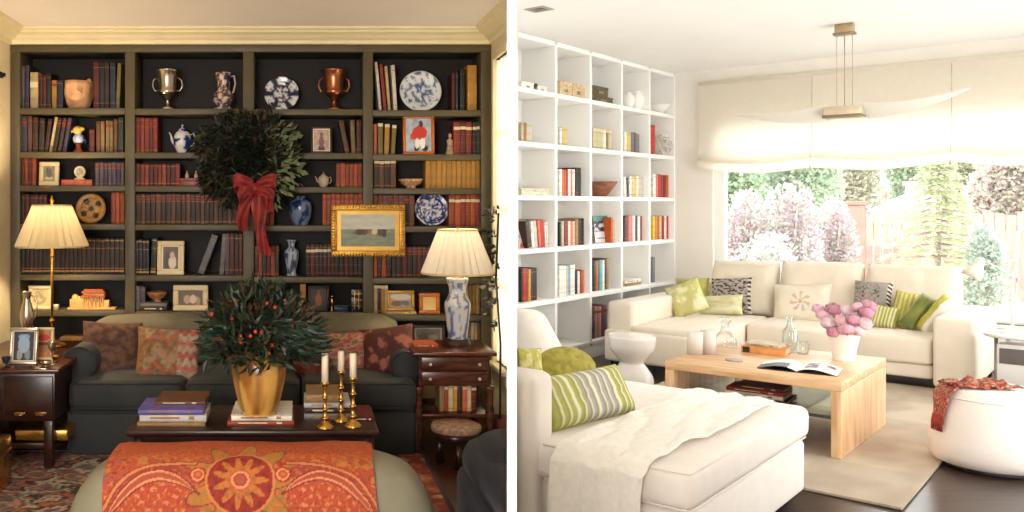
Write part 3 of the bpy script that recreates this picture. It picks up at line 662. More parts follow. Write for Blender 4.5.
# bust in the rightmost bay
z0 = zc(3, 1); Y = YB + .08; g = lambda p: p * Y / F
t = thing('statuette', 'small pale stone statuette beside red gilt volumes on second shelf', 'statuette', (LX(450, Y), Y, z0))
m = MB(); m.box((-g(4), -g(3), 0), (g(4), g(3), g(4)), .002); m.box((-g(3), -g(2.4), g(4)), (g(3), g(2.4), g(8)), .002); part(t, 'plinth', m, STONE, local=True)
m = MB(); m.lathe([(0, g(8)), (g(2.6), g(8)), (g(3), g(12)), (g(3.4), g(14)), (g(1.6), g(16)), (g(1.2), g(17)), (0, g(17))], n=16, sy=.75); m.ball((0, 0, g(19.3)), (g(1.9), g(2), g(2.5))); m.ball((0, -g(1.9), g(19)), (g(.4), g(.5), g(.5))); part(t, 'bust', m, STONE, local=True)
# model palace lit by the lamp
z0 = zc(0, 5); Y = YB + .09; g = lambda p: p * Y / F
IV = mat('carved_ivory_stone', (222, 176, 104), .5, 0, .15, 30); RF = mat('model_roof', (176, 88, 44), .6)
t = thing('model_building', 'little columned palace model glowing on sixth shelf behind left lamp', 'model', (LX(92.5, Y), Y, z0))
m = MB(); m.box((-g(24), -g(6), 0), (g(24), g(7), g(2)), .002); part(t, 'base', m, IV, local=True)
m = MB(); m.box((-g(9), -g(2), g(2)), (g(12), g(5), g(16)), .002); m.box((-g(22), -g(3), g(2)), (-g(9), g(4), g(10)), .002); m.box((g(12), -g(3), g(2)), (g(17), g(4), g(9)), .002)
m.ball((-g(17), 0, g(10)), (g(4), g(3.5), g(5))); m.ball((-g(12), 0, g(9)), (g(2.6), g(2.6), g(4))); part(t, 'walls', m, IV, local=True)
for k in range(6):
    m = MB(); x = -g(8) + k * g(3.8); m.lathe([(0, 0), (g(.9), 0), (g(.6), g(1)), (g(.55), g(9)), (g(.9), g(10)), (0, g(10))], o=(x, -g(4), g(2)), n=10); part(t, 'column', m, IV, local=True)
m = MB(); m.box((-g(10), -g(5), g(12)), (g(13), g(5), g(14)), .001); m.box((-g(10), -g(4), g(16)), (g(13), g(6), g(18)), .001); m.prism([(-g(8), -g(3)), (g(11), -g(3)), (g(11), g(4)), (-g(8), g(4))], g(18), g(20)); part(t, 'roof', m, RF, local=True)
for k in range(5):
    m = MB(); x = -g(6) + k * g(3.8); m.box((x, -g(2.3), g(7)), (x + g(1.6), -g(1.9), g(11))); part(t, 'window', m, mat('model_window', (120, 50, 24), .5), local=True)
Y = YB + .05; m = MB(); g = lambda p: p * Y / F
m.lathe([(0, 0), (g(2.6), 0), (g(3.2), g(4)), (g(3.3), g(5)), (g(2.9), g(4.8)), (g(2.4), g(1)), (0, g(1))], n=16); single('cup', 'little white cup beside the left lamp post on the sixth shelf', 'cup', m, mat('white_china', (232, 222, 200), .25), (LX(56, Y), Y, zc(0, 5)), local=True)
# seventh shelf and blue boxes
for i, (x0, x1, k) in enumerate(((58, 84, 'brn'), (60, 83, 'tan'))):
    flat_book(LX(x0, YS), LX(x1, YS), YB + .03, YB + .2, zc(0, 6) + i * .027, .026, k, ('brown book lying flat, bottom of pair below the palace model', 'tan book lying flat, top of pair below the palace model')[i], 'books lying flat on shelves')
Y = YB + .06; g = lambda p: p * Y / F
t = thing('casket', 'navy casket with gilt bands on the sixth shelf of third bay', 'box', (LX(356.5, Y), Y, zc(2, 5)))
m = MB(); m.box((-g(5.5), -g(3), 0), (g(5.5), g(6), g(15)), .002); part(t, 'body', m, mat('navy_lacquer', (34, 42, 62), .3), local=True)
m = MB(); m.box((-g(5.8), -g(3.3), g(15)), (g(5.8), g(6.3), g(23)), .004); part(t, 'lid', m, mat('navy_lacquer', (34, 42, 62), .3), local=True)
m = MB()
for x in (-2.5, 1.7): m.box((g(x), -g(3.5), g(3)), (g(x + .8), -g(2.9), g(22)))
for z in (6, 12, 18): m.box((-g(5), -g(3.6), g(z)), (g(5), -g(2.9), g(z + .8)))
part(t, 'gilt_bands', m, BRASS, local=True)
t = thing('trinket_box', 'low dark blue trinket box on the sixth shelf of third bay', 'box', (LX(341, Y), Y, zc(2, 5)))
m = MB(); m.box((-g(7), -g(4), 0), (g(7), g(4), g(5)), .003); part(t, 'body', m, mat('blue_enamel', (36, 56, 84), .25, 0, .2), local=True)
m = MB(); m.box((-g(7.3), -g(4.3), g(5)), (g(7.3), g(4.3), g(7)), .004); m.ball((0, 0, g(7.6)), g(.9)); part(t, 'lid', m, mat('blue_enamel', (36, 56, 84), .25, 0, .2), local=True)
t = thing('candlestick_figure', 'slender brass figure candlestick on sixth shelf of third bay', 'figurine', (LX(332, Y), Y, zc(2, 5)))
m = MB(); m.lathe([(0, 0), (g(2.4), 0), (g(1.2), g(2)), (g(.8), g(6)), (g(1.4), g(9)), (g(1), g(13)), (g(.5), g(14)), (0, g(14))], n=12); part(t, 'stem', m, BRASS, local=True)
m = MB(); m.ball((0, 0, g(15.4)), g(1.5)); part(t, 'head', m, BRASS, local=True)

# --- painting hung in front of the uprights
def hunt(u, v):
    if v > .54: return mixc((200, 200, 184), (180, 184, 174), fbm(u * 4, v * 8) + .4)
    for x, y, rx, ry, c in ((.35, .45, .08, .1, (60, 44, 34)), (.44, .47, .05, .12, (96, 60, 40)), (.52, .52, .05, .12, (150, 80, 50)), (.62, .5, .06, .13, (206, 190, 140)), (.72, .46, .06, .13, (80, 66, 50)), (.8, .42, .05, .14, (60, 60, 54)), (.26, .42, .06, .05, (120, 96, 60))):
        if ((u - x) / rx) ** 2 + ((v - y) / ry) ** 2 < 1: return c
    return mixc((140, 146, 112), (112, 128, 112), fbm(u * 6, v * 10, 3) + .5)
YP = YB - .035
t = picture('gilt framed painting of figures in a field hung before the shelves', 331, 405, 204.5, 256.5, YP, 6, GOLDF, hunt, 0, -.02, (4, mat('gold_slip', (214, 170, 84), .4, .5, .1)), 'painting', 'painting', .018, 60, True)
X0, X1 = LX(331, YP), LX(405, YP); w = X1 - X0; h = 52 * YP / F
m = MB()                                        # egg-and-dart beading round the frame
for k in range(25):
    for z in (.016, h - .016): m.ball((-w / 2 + .012 + (w - .024) * k / 24, -.018, z), (.007, .006, .012), 6)
for k in range(1, 17):
    for x in (-w / 2 + .016, w / 2 - .016): m.ball((x, -.018, .016 + (h - .032) * k / 17), (.012, .006, .007), 6)
part(t, 'beading', m, BRASS, local=True)
m = MB(); m.tube([(-w * .3, .01, h * .85), (0, .012, h * 1.04), (w * .3, .01, h * .85)], .0015); part(t, 'wire', m, BRASS, local=True)

# --- wreath with a red ribbon
LEAFM = pmat('leaf_surface', .5)
def foliage(n, sampler, L, W, cols, r=rnd, seedc=None):
    mb = MB()
    for _ in range(n):
        p, d = sampler(r); k = cols[min(int(r.random() ** 1.6 * len(cols)), len(cols) - 1)]
        mb.leaf(p, d, Vector((r.uniform(-1, 1), r.uniform(-1, 1), r.uniform(-1, 1))), L * r.uniform(.6, 1.2), W * r.uniform(.7, 1.2), k, r.uniform(-.3, .4))
    return mb
YW = YB - .1; wx, wz = LX(246, YW), LZ(160, YW)
t = thing('wreath', 'big dark evergreen wreath hanging in front of the bookcase', 'wreath', (wx, YW, wz))
def samp(r):
    a = r.uniform(0, 2 * PI); b = r.uniform(0, 2 * PI); R = .215; q = (.105 + .035 * sin(7 * a + 1) + .02 * sin(3 * a)) * sqrt(r.random())
    p = Vector((cos(a) * (R + q * cos(b)), q * sin(b) * .8, sin(a) * (R + q * cos(b))))
    d = Vector((cos(a + .4) + r.uniform(-1.3, 1.3), -.5 + r.uniform(-1, .8), sin(a + .4) + r.uniform(-1.3, 1.3)))
    return p, d
part(t, 'greenery', foliage(3000, samp, .1, .0095, [(18, 24, 16), (26, 34, 20), (36, 44, 26), (22, 30, 22), (72, 76, 42), (84, 56, 36)]), LEAFM, local=True, normals=False)
m = MB(); m.grid(lambda u, v: ((.215 + .05 * cos(2 * PI * v)) * cos(2 * PI * u), .05 * sin(2 * PI * v), (.215 + .05 * cos(2 * PI * v)) * sin(2 * PI * u)), 40, 10); part(t, 'ring', m, mat('moss_ring', (34, 34, 24), .9), local=True)
def samp2(r):
    a = r.uniform(0, 2 * PI); q = .16 * sqrt(r.random()); return Vector((cos(a) * q, r.uniform(-.02, .04), sin(a) * q)), Vector((r.uniform(-1, 1), -.6, r.uniform(-1, 1)))
part(t, 'inner_sprigs', foliage(700, samp2, .08, .011, [(16, 22, 14), (26, 34, 20), (34, 38, 22)]), LEAFM, local=True, normals=False)
def samp3(r):
    a = r.uniform(-1.2, .9); q = .2 + .15 * r.random(); return Vector((cos(a) * q + .02, -.06 - .03 * r.random(), sin(a) * q)), Vector((cos(a) + r.uniform(-.5, .5), -.5, sin(a) + r.uniform(-.5, .5)))
part(t, 'olive_leaves', foliage(110, samp3, .07, .018, [(120, 132, 92), (96, 112, 66), (150, 150, 110)]), LEAFM, local=True, normals=False)
RIB = mat('red_velvet_ribbon', (136, 30, 30), .5, 0, .4, 16, .25, 40, .08)
Y = YW - .14; bx, bz = LX(255, Y) - wx, LZ(190, Y) - wz; by = Y - YW
def ribbon(path, wfn, nm, side=(1, 0, 0)):
    mb = MB(); P = [Vector(p) for p in path]; S = Vector(side).normalized(); n = len(P) - 1
    def fn(u, v):
        i = min(int(v * n), n - 1); f = v * n - i; p = P[i].lerp(P[i + 1], f); wd = wfn(v)
        return (p + S * (u - .5) * wd + Vector((0, .012 * sin(u * 7 + v * 5), 0)))[:]
    mb.sheet(fn, 8, 24, .004); part(t, nm, mb, RIB, local=True)
for s in (-1, 1):
    pts = [(bx + s * (.005 + .135 * sin(PI * k / 12)), by - .035 * sin(2 * PI * k / 12) - .01, bz + .012 + .03 * sin(2 * PI * k / 12 + .3) + .035 * sin(PI * k / 12)) for k in range(13)]
    ribbon(pts, lambda v: .085, 'bow_loop', (.15 * s, .1, 1))
for s, dz, ln in ((-1, -.055, .1), (1, -.06, .12)):
    pts = [(bx + s * (.005 + ln * sin(PI * k / 12)), by - .05 * sin(2 * PI * k / 12) - .03, bz + dz * sin(PI * k / 12) + .025 * sin(2 * PI * k / 12)) for k in range(13)]
    ribbon(pts, lambda v: .07, 'bow_loop', (.3 * s, .2, 1))
m = MB(); m.ball((bx, by - .03, bz + .01), (.03, .03, .035)); part(t, 'knot', m, RIB, local=True)
ribbon([(bx - .01, by - .02, bz), (bx - .07, by - .03, bz - .1), (bx - .09, by - .01, bz - .2), (bx - .075, by + .01, bz - .27)], lambda v: .05 + .03 * sin(v * 3), 'ribbon_tail')
ribbon([(bx + .01, by - .02, bz), (bx + .03, by - .03, bz - .14), (bx + .03, by - .01, bz - .26), (bx + .05, by, bz - .36), (bx + .075, by + .01, bz - .43)], lambda v: .095 - .03 * v + .012 * sin(v * 9), 'ribbon_tail')
ribbon([(bx + .04, by - .02, bz), (bx + .09, by - .03, bz - .06), (bx + .1, by - .01, bz - .14)], lambda v: .05, 'ribbon_tail')
# ================================================================ DARK ROOM: seating, tables, lamps
def quad_patch(m, V, nu, nv, pf):               # V: 4 corners
    a, b, c, d = [Vector(v) for v in V]
    m.grid(lambda u, v: (a.lerp(b, u).lerp(d.lerp(c, u), v))[:], nu, nv, pf)
def cushion_mesh(w, h, th, pf=None, n=26, pinch=.07, m=None, mi=0, rnd_=False):
    m = m or MB(); m.mi = mi
    if pf: n = max(n, 54)
    def fn(sgn):
        def f(u, v):
            a, b = (2 * u - 1), (2 * v - 1)
            e = max(0, (1 - a ** 4)) ** .5 * max(0, (1 - b ** 4)) ** .5
            x = a * w / 2 * (1 - pinch * (b * b) ** 1.0 * 0 - pinch * (1 - b * b) * a * a * .9)
            z = b * h / 2 * (1 - pinch * (1 - a * a) * b * b * .9)
            if rnd_: a2, b2 = a * sqrt(1 - b * b / 2), b * sqrt(1 - a * a / 2); x, z = a2 * w / 2, b2 * h / 2; e = max(0, 1 - (a2 * a2 + b2 * b2) ** 1.5) ** .5
            wr = .008 * fbm(a * 2.2 + w * 9, b * 2.2, sgn * 3 + h) * e
            return (x, sgn * (th / 2 * e + wr), z)
        return f
    m.grid(fn(-1), n, n, pf); f1 = fn(1); m.grid(lambda u, v: f1(1 - u, v), n, n, (lambda u, v: pf(1 - u, v)) if pf else None)
    bmesh.ops.remove_doubles(m.bm, verts=m.bm.verts[:], dist=1e-5)
    return m
def welt(w, h, r, pinch=.07, n=18):
    m = MB(); P = []
    for k in range(4 * n):
        s = k // n; f = 2 * (k % n) / n - 1
        a, b = [(f, -1), (1, f), (-f, 1), (-1, -f)][s]
        P.append((a * w / 2 * (1 - pinch * (1 - b * b) * a * a * .9), 0, b * h / 2 * (1 - pinch * (1 - a * a) * b * b * .9)))
    P.append(P[0]); m.tube(P, r, 6); return m
def pillow(label, pos, w, h, th, rot, pf=None, mt=None, room='L', group=None, weltmat=None, name='throw_pillow', pinch=.07, n=26, rnd_=False):
    t = thing(name, label, 'pillow', pos, room, rot, group)
    part(t, 'cover', cushion_mesh(w, h, th, pf, n, pinch, rnd_=rnd_), mt or pmat('pillow_weave', .85, .2, 200), local=True)
    if rnd_:
        m = MB(); m.tube([(w / 2 * cos(k * PI / 24), 0, h / 2 * sin(k * PI / 24)) for k in range(49)], .004, 6)
    else: m = welt(w, h, .004, pinch)
    part(t, 'piping', m, weltmat or mat('pillow_piping', (120, 90, 64), .8), local=True)
    return t

VELVET = mat('charcoal_teal_velvet', (38, 41, 41), .75, 0, .28, 5, .12, 30, .06)
VELVB = mat('olive_velvet_back', (104, 98, 80), .75, 0, .2, 5, .12, 30, .06)  # back cushions in a paler olive velvet
SEATF = 5.0
sx0, sx1 = LX(66, SEATF), LX(419, SEATF)
sf = thing('sofa', 'dark teal velvet sofa with rolled arms in front of the dark bookcase', 'sofa', ((sx0 + sx1) / 2, 5.4, 0))
m = MB(); m.box((sx0 + .02, SEATF + .03, .035), (sx1 - .02, 5.86, .27), .02)
part(sf, 'base', m, VELVET)
m = MB()
for k in range(3):
    x = sx0 + .02 + (sx1 - sx0 - .04) * k / 3; m.box((x + .003, SEATF + .005, .012), (x + (sx1 - sx0 - .04) / 3 - .003, SEATF + .03, .25), .008)
m.box((sx0, SEATF + .03, .012), (sx0 + .02, 5.86, .25), .006); m.box((sx1 - .02, SEATF + .03, .012), (sx1, 5.86, .25), .006)
part(sf, 'skirt', m, VELVET)
for x in (sx0 + .07, sx1 - .07):
    for y in (SEATF + .08, 5.8):
        m = MB(); m.lathe([(0, 0), (.022, 0), (.03, .036), (0, .036)], o=(x, y, 0), n=12); part(sf, 'foot', m, DARKF)
cw = (sx1 - sx0 - .02) / 3
for k in range(3):
    m = MB(); x = sx0 + .01 + cw * k; m.box((x + .004, SEATF - .02, .268), (x + cw - .004, 5.62, .44), .045, 4)
    m.subdiv(1); X0 = x; m.warp(lambda x, y, z: (x, y, z + (.022 * sin(PI * min(1, max(0, (x - X0) / cw))) * sin(PI * min(1, max(0, (y - SEATF + .05) / .7))) if z > .38 else 0)))
    part(sf, 'seat_cushion', m, VELVET)
    m = MB()
    for z in (.283, .426): m.tube([(x + .02, SEATF - .014, z), (x + cw - .02, SEATF - .014, z)], .006, 6)
    part(sf, 'cushion_piping', m, VELVET)
for cxp, cyp, rp in ((80, 363, 17), (405, 366, 15)):
    X, Z, R = LX(cxp, 5.12), LZ(cyp, 5.12), rp * 5.12 / F
    pr = [(X + R * cos(a), Z + R * sin(a)) for a in [PI * (1.22 - 1.44 * k / 14) for k in range(15)]]
    pr = [(X - R * .72, .25)] + pr + [(X + R * .72, .25)]
    m = MB(); V = []; n = len(pr)
    ys = (5.1, 5.112, 5.8, 5.86); sc = (.93, 1, 1, .95)
    for y, s in zip(ys, sc): V += [(X + (a - X) * s, y, .3 + (b - .3) * (s if s < 1 else 1)) for a, b in pr]
    Q = [tuple(range(n)), tuple(reversed(range(3 * n, 4 * n)))]
    for j in range(3): Q += [(j * n + i, j * n + (i + 1) % n, (j + 1) * n + (i + 1) % n, (j + 1) * n + i) for i in range(n)]
    m._new(V, Q, None, None, True); a_ = part(sf, 'arm', m, VELVET)
    m = MB(); m.tube([(X + R * .97 * cos(a), 5.1, Z + R * .97 * sin(a)) for a in [PI * (1.22 - 1.44 * k / 14) for k in range(15)]], .006, 6); part(a_, 'arm_piping', m, VELVET)
m = MB(); m.box((LX(93, 5.75), 5.68, .26), (LX(398, 5.75), 5.86, .66), .05, 3); part(sf, 'back_frame', m, VELVET)
for x0, x1, top in ((92, 243, 314), (247, 400, 313)):
    Yc = 5.62; X0, X1, Z1 = LX(x0, Yc), LX(x1, Yc), LZ(top, Yc); hw = (X1 - X0) / 2; xm = (X0 + X1) / 2; zm = (.43 + Z1) / 2; hz = (Z1 - .43) / 2
    def bc(sg):
        def f(u, v):
            a, b = 2 * u - 1, 2 * v - 1
            e = max(0, 1 - abs(a) ** 5) ** .5 * max(0, 1 - abs(b) ** 4) ** .5
            drop = .1 * hz * a * a * (b > 0) * b + .55 * hz * max(0, abs(a) - .72) ** 2 * 6 * max(0, b)
            return (xm + a * hw * (1 - .03 * b), Yc + .05 * b + sg * (.1 * e + .015 * fbm(a * 3, b * 2, hw)), zm + b * hz - drop)
        return f
    m = MB(); m.grid(bc(-1), 34, 18); g1 = bc(1); m.grid(lambda u, v: g1(1 - u, v), 34, 18)
    bmesh.ops.remove_doubles(m.bm, verts=m.bm.verts[:], dist=1e-5)
    part(sf, 'back_cushion', m, VELVB)

# pillows on the dark sofa
def kilim(u, v):
    d = abs(((u * 3 + .5) % 1) - .5) * .5 + v
    k = int(d * 7) % 4
    if u > .66: base = [(170, 88, 76), (166, 148, 126), (178, 106, 88), (172, 156, 134)][int((v * 9 + abs((u * 8) % 1 - .5) * 1.2)) % 4]
    elif u < .12: base = (140, 98, 58)
    else: base = [(156, 120, 80), (132, 102, 70), (160, 92, 66), (148, 130, 98)][k]
    return mixc(base, tuple(x * .7 for x in base), fbm(u * 12, v * 12, 2) + .2)
def brocade(u, v): return mixc((104, 72, 54), (70, 46, 38), fbm(u * 7, v * 9, 4) * 1.6 + .5)
def floral(u, v):
    q = fbm(u * 6, v * 6, 9)
    return mixc((168, 140, 120), (160, 84, 82), q * 5) if q > 0 else mixc((188, 150, 128), (120, 98, 70), -q * 3)
def darkflor(u, v):
    q = fbm(u * 5 + 3, v * 5, 5); return mixc((76, 36, 30), (156, 92, 76), (q - .05) * 3)
def P(px, py, Y): return (LX(px, Y), Y, LZ(py, Y))
pillow('brown brocade square pillow at the left end of the velvet sofa', P(112, 351, 5.34), .36, .36, .15, (-.3, .06, .25), brocade)
pillow('tan kilim pillow with pink zigzag edge on the velvet sofa', P(168, 355, 5.24), .38, .33, .15, (-.3, .06, .1), kilim)
pillow('pink floral pillow in the middle of the velvet sofa right half', P(336, 352, 5.36), .42, .25, .14, (-.28, -.02, -.05), floral)
pillow('dark red floral pillow leaning on the right rolled arm', P(387, 352, 5.3), .34, .31, .14, (-.28, -.16, -.35), darkflor)
pillow('blue patterned pillow peeking out behind the yellow pot', P(284, 355, 5.42), .24, .26, .13, (-.3, 0, .1), lambda u, v: mixc((70, 96, 128), (150, 166, 186), fbm(u * 6, v * 6, 7) * 3))
pillow('small rust triangular-looking pillow behind the candlesticks', P(310, 362, 5.25), .2, .2, .1, (-.3, .7, 0), lambda u, v: mixc((126, 60, 36), (90, 42, 30), fbm(u * 6, v * 6, 3) + .4))

# --- paisley ottoman
LEATH = mat('sage_grey_leather', (140, 137, 116), .42, 0, .08, 8, .08, 60)
OY0, OY1, OZ = 3.33, 3.83, .45
ox0, ox1 = LX(62, 3.42), LX(440, 3.42)
ot = thing('ottoman', 'wide sage leather ottoman under the paisley throw in the foreground', 'ottoman', ((ox0 + ox1) / 2, 3.58, 0))
def ottop(x, y):
    a = abs((x - (ox0 + ox1) / 2) / ((ox1 - ox0) / 2)); b = abs((y - (OY0 + OY1) / 2) / ((OY1 - OY0) / 2))
    return .26 + (OZ - .26) * (max(0, 1 - a ** 5) ** .5) * (max(0, 1 - b ** 6) ** .5)
def rr2(u, rx, ry):                              # superellipse outline
    a = 2 * PI * u; c, s_ = cos(a), sin(a); return (abs(c) ** .6 * (1 if c > 0 else -1) * rx, abs(s_) ** .5 * (1 if s_ > 0 else -1) * ry)
xm, ym, hx, hy = (ox0 + ox1) / 2, (OY0 + OY1) / 2, (ox1 - ox0) / 2, (OY1 - OY0) / 2
m = MB()
lv = [(.0, .45), (.3, .448), (.55, .436), (.75, .405), (.88, .36), (.96, .28), (1, .19), (1, .13), (.985, .08), (.95, .065), (0, .065)]
lv = smoothprof(lv[:10], 3) + [lv[10]]
def ofn(u, v):
    j = min(int(v * (len(lv) - 1) + 1e-6), len(lv) - 2); f = v * (len(lv) - 1) - j; s_ = lv[j][0] + (lv[j + 1][0] - lv[j][0]) * f; z = lv[j][1] + (lv[j + 1][1] - lv[j][1]) * f
    x, y = rr2(u, hx * s_, hy * s_); return (xm + x, ym + y, z)
m.grid(ofn, 72, 56); part(ot, 'upholstery', m, LEATH)
m = MB(); P2 = [ofn(k / 72, 18 / (len(lv) - 1)) for k in range(73)]; m.tube([(xm + (a - xm) * 1.002, ym + (b - ym) * 1.002, c) for a, b, c in P2], .006, 6); part(ot, 'seam', m, LEATH)
for sx_ in (-1, 1):
    for sy_ in (-1, 1):
        m = MB(); m.lathe([(0, 0), (.02, 0), (.032, .04), (.028, .075), (0, .075)], o=(xm + sx_ * hx * .75, ym + sy_ * hy * .75, 0), n=12); part(ot, 'leg', m, DARKF)
# throw
tx0, tx1 = LX(109, 3.46), LX(374, 3.46)
AX = LX(242, 3.4)
def poly_d(p, pts):
    best = 9; bt = 0; n = len(pts) - 1
    for i in range(n):
        ax, ay = pts[i]; bx_, by_ = pts[i + 1]; dx, dy = bx_ - ax, by_ - ay
        t = max(0, min(1, ((p[0] - ax) * dx + (p[1] - ay) * dy) / (dx * dx + dy * dy))); d = hypot(p[0] - ax - t * dx, p[1] - ay - t * dy)
        if d < best: best = d; bt = (i + t) / n
    return best, bt
ORA, ORD_, GLD, PUR, PKL = (172, 70, 38), (150, 42, 28), (184, 108, 46), (146, 82, 74), (214, 138, 100)
PAIS = smoothprof([(.14, -.03), (.2, .05), (.29, .085), (.38, .05), (.43, -.04), (.41, -.14), (.33, -.19)], 4)
PB = smoothprof([(128, 30), (106, 6), (82, -5), (60, 0), (41, 13)], 4)
PA = smoothprof([(134, 26), (116, 0), (95, -13), (70, -18), (46, -20)], 4)
PC = smoothprof([(118, 4), (95, -8), (72, -11), (54, -8)], 4)
def paisley(X, Yw):
    x, y = abs(X) * 254, -(Yw - 3.2) * 254       # y grows downward on the cloth
    r = hypot(x, y); th = atan2(y, x if X > 0 else -x)
    n = fbm(X * 22, y * .09, 1); n2 = fbm(X * 48, y * .19, 7); fine = mixc(mixc(ORA, GLD, fbm(X * 90, y * .35, 3) * 2.5), ORD_, n2 * 2.6 + .3)
    if r < 5.5: return mixc(ORA, PUR, .5)
    if r < 6.8: return ORD_
    if r < 9.2: return PKL
    if r < 11: return mixc(ORA, GLD, .4)
    if r < 21 + 7 * cos(11 * th): return mixc(GLD, (150, 92, 40), n2 * 2 + .2)
    if r < 32: return mixc(ORD_, (120, 34, 26), n2 * 2 + .3)
    if r < 34.5: return mixc(GLD, PKL, .4)
    rr_ = hypot(x - 42, y + 6)
    if rr_ < 8.6: return GLD if rr_ < 2.6 else (ORA if rr_ < 4.6 else (PKL if rr_ < 6.6 else ORD_))
    d, t = poly_d((x, y), PB); w = 5.2 * sin(PI * min(1, .06 + t)) ** .8
    if d < w * .55: return mixc(ORA, PUR, .35)
    if d < w: return PKL
    if d < w + 1.6: return (128, 44, 32)
    d2, t2 = poly_d((x, y), PA)
    if d2 < 1.5: return mixc(GLD, PKL, .5)
    if d2 < 3: return (140, 50, 36)
    d3, t3 = poly_d((x, y), PC)
    if d3 < 7: return mixc(mixc(ORD_, PUR, .45), GLD, 1 if (sin(x * .55) * sin(y * .7) > .72) else n2)
    lob = 47 + 12 * cos(9 * th + .4)
    if r < lob and x < 66: return mixc((150, 112, 48), GLD, n2 * 3 + .5) if r < lob - 2.5 else (126, 56, 34)
    if y > 4 and x > 48 and d < 34: return mixc(fine, PKL, .75 if sin(x * .5 + n * 3) * sin(y * .5) > .66 else (.3 if n2 > .16 else 0))
    if y < -29: return mixc(fine, GLD, .7 if (abs(y + 31 + 2 * sin(X * 75)) < 1.3 or n2 > .2) else .1)
    if y < -26.5: return mixc(GLD, ORA, .5 + .5 * sin(X * 150))
    if n > .1: return mixc(GLD, (140, 104, 50), n2 * 2 + .3)
    if n < -.2: return mixc(PUR, ORA, n2 * 2 + .5)
    return fine
TPR = smoothprof([(3.79, .36), (3.762, .408), (3.72, .436), (3.65, .456), (3.58, .460), (3.5, .454), (3.44, .440), (3.385, .405), (3.352, .36), (3.328, .28), (3.315, .19), (3.312, .07)], 4)
TLEN = [0]
for (a_, b_), (c_, d_) in zip(TPR, TPR[1:]): TLEN.append(TLEN[-1] + hypot(c_ - a_, d_ - b_))
def tpos(l):
    for i in range(len(TPR) - 1):
        if l <= TLEN[i + 1] or i == len(TPR) - 2:
            f = (l - TLEN[i]) / (TLEN[i + 1] - TLEN[i]); return TPR[i][0] + (TPR[i + 1][0] - TPR[i][0]) * f, TPR[i][1] + (TPR[i + 1][1] - TPR[i][1]) * f
LT = TLEN[-1]; L0 = TLEN[-1] - .325
def thfn(u, v):
    y, z = tpos(v * LT); x = tx0 + (tx1 - tx0) * u
    ed = max(0, abs(2 * u - 1) - .93) / .07
    return (x + .006 * sin(v * 9), y + .003 * fbm(u * 5, v * 5, 4), z + .006 * fbm(u * 4, v * 6, 9) * (z > .3) - .008 * ed)
m = MB(); m.sheet(thfn, 230, 160, .008, lambda u, v: paisley((tx0 + (tx1 - tx0) * u) - AX, 3.2 + (L0 - v * LT)))
single('throw', 'red and orange paisley throw laid over the sage leather ottoman', 'throw', m, pmat('paisley_weave', .8, .25, 260), ((tx0 + tx1) / 2, 3.58, .45))

# --- oriental rug
RC = [(128, 56, 44), (170, 128, 100), (84, 92, 98), (166, 88, 52), (50, 42, 48), (178, 158, 128), (104, 104, 98)]
rx0, rx1, ry0, ry1 = LWX + .06, .73, 3.08, 5.3
def rug(u, v):
    x, y = u * (rx1 - rx0), v * (ry1 - ry0); e = min(x, y, rx1 - rx0 - x, ry1 - ry0 - y)
    if e < .03: return (44, 36, 44)
    if e < .17: k = RC[[0, 3, 1, 0][int((sin(x * 30) * .5 + sin(y * 30) * .5 + 2 + fbm(x * 8, y * 8, 2)) * 2) % 4]]
    elif e < .2: k = (38, 38, 56)
    elif e < .23: k = (206, 180, 140)
    else:
        q = sin(x * 9.5) * cos(y * 8.2) + .6 * sin(x * 21 + 2 * cos(y * 7)) * sin(y * 17) + .9 * fbm(x * 7, y * 7, 3) + .5 * fbm(x * 22, y * 22, 1)
        k = RC[int((q + 4) * 3.1) % 7]
    return mixc(k, tuple(c * .7 for c in k), fbm(x * 30, y * 30, 6) + .2)
m = MB(); m.sheet(lambda u, v: (rx0 + u * (rx1 - rx0), ry0 + v * (ry1 - ry0), .004), 240, 250, .009, rug)
single('rug', 'worn oriental rug in reds and blue greys under the paisley ottoman', 'rug', m, pmat('rug_pile', .95, .3, 150), ((rx0 + rx1) / 2, (ry0 + ry1) / 2, 0))

# --- dark coffee table
CTZ = .45; cy0, cy1 = 3.86, 4.36
cx0, cx1 = LX(126, 3.86), LX(379, 3.86)
DW = wood('dark_mahogany', (26, 11, 8), (52, 22, 15), .3, 3, (3, 18, 18))
ct = thing('coffee_table', 'dark mahogany coffee table between the velvet sofa and ottoman', 'table', ((cx0 + cx1) / 2, (cy0 + cy1) / 2, 0))
m = MB(); m.box((cx0, cy0, CTZ - .03), (cx1, cy1, CTZ), .008); part(ct, 'table_top', m, DW)
m = MB()
for a, b in (((cx0 + .05, cy0 + .03, CTZ - .12), (cx1 - .05, cy0 + .05, CTZ - .03)), ((cx0 + .05, cy1 - .05, CTZ - .12), (cx1 - .05, cy1 - .03, CTZ - .03)), ((cx0 + .03, cy0 + .05, CTZ - .12), (cx0 + .05, cy1 - .05, CTZ - .03)), ((cx1 - .05, cy0 + .05, CTZ - .12), (cx1 - .03, cy1 - .05, CTZ - .03))): m.box(a, b)
part(ct, 'apron', m, DW)
for x in (cx0 + .05, cx1 - .05):
    for y in (cy0 + .05, cy1 - .05):
        m = MB(); m.lathe([(0, 0), (.016, 0), (.02, .05), (.03, .3), (.032, .33), (.032, CTZ - .03), (0, CTZ - .03)], o=(x, y, 0), n=12); part(ct, 'leg', m, DW)
m = MB(); m.box((cx0 + .06, cy0 + .06, .14), (cx1 - .06, cy1 - .06, .16), .004); part(ct, 'lower_shelf', m, DW)
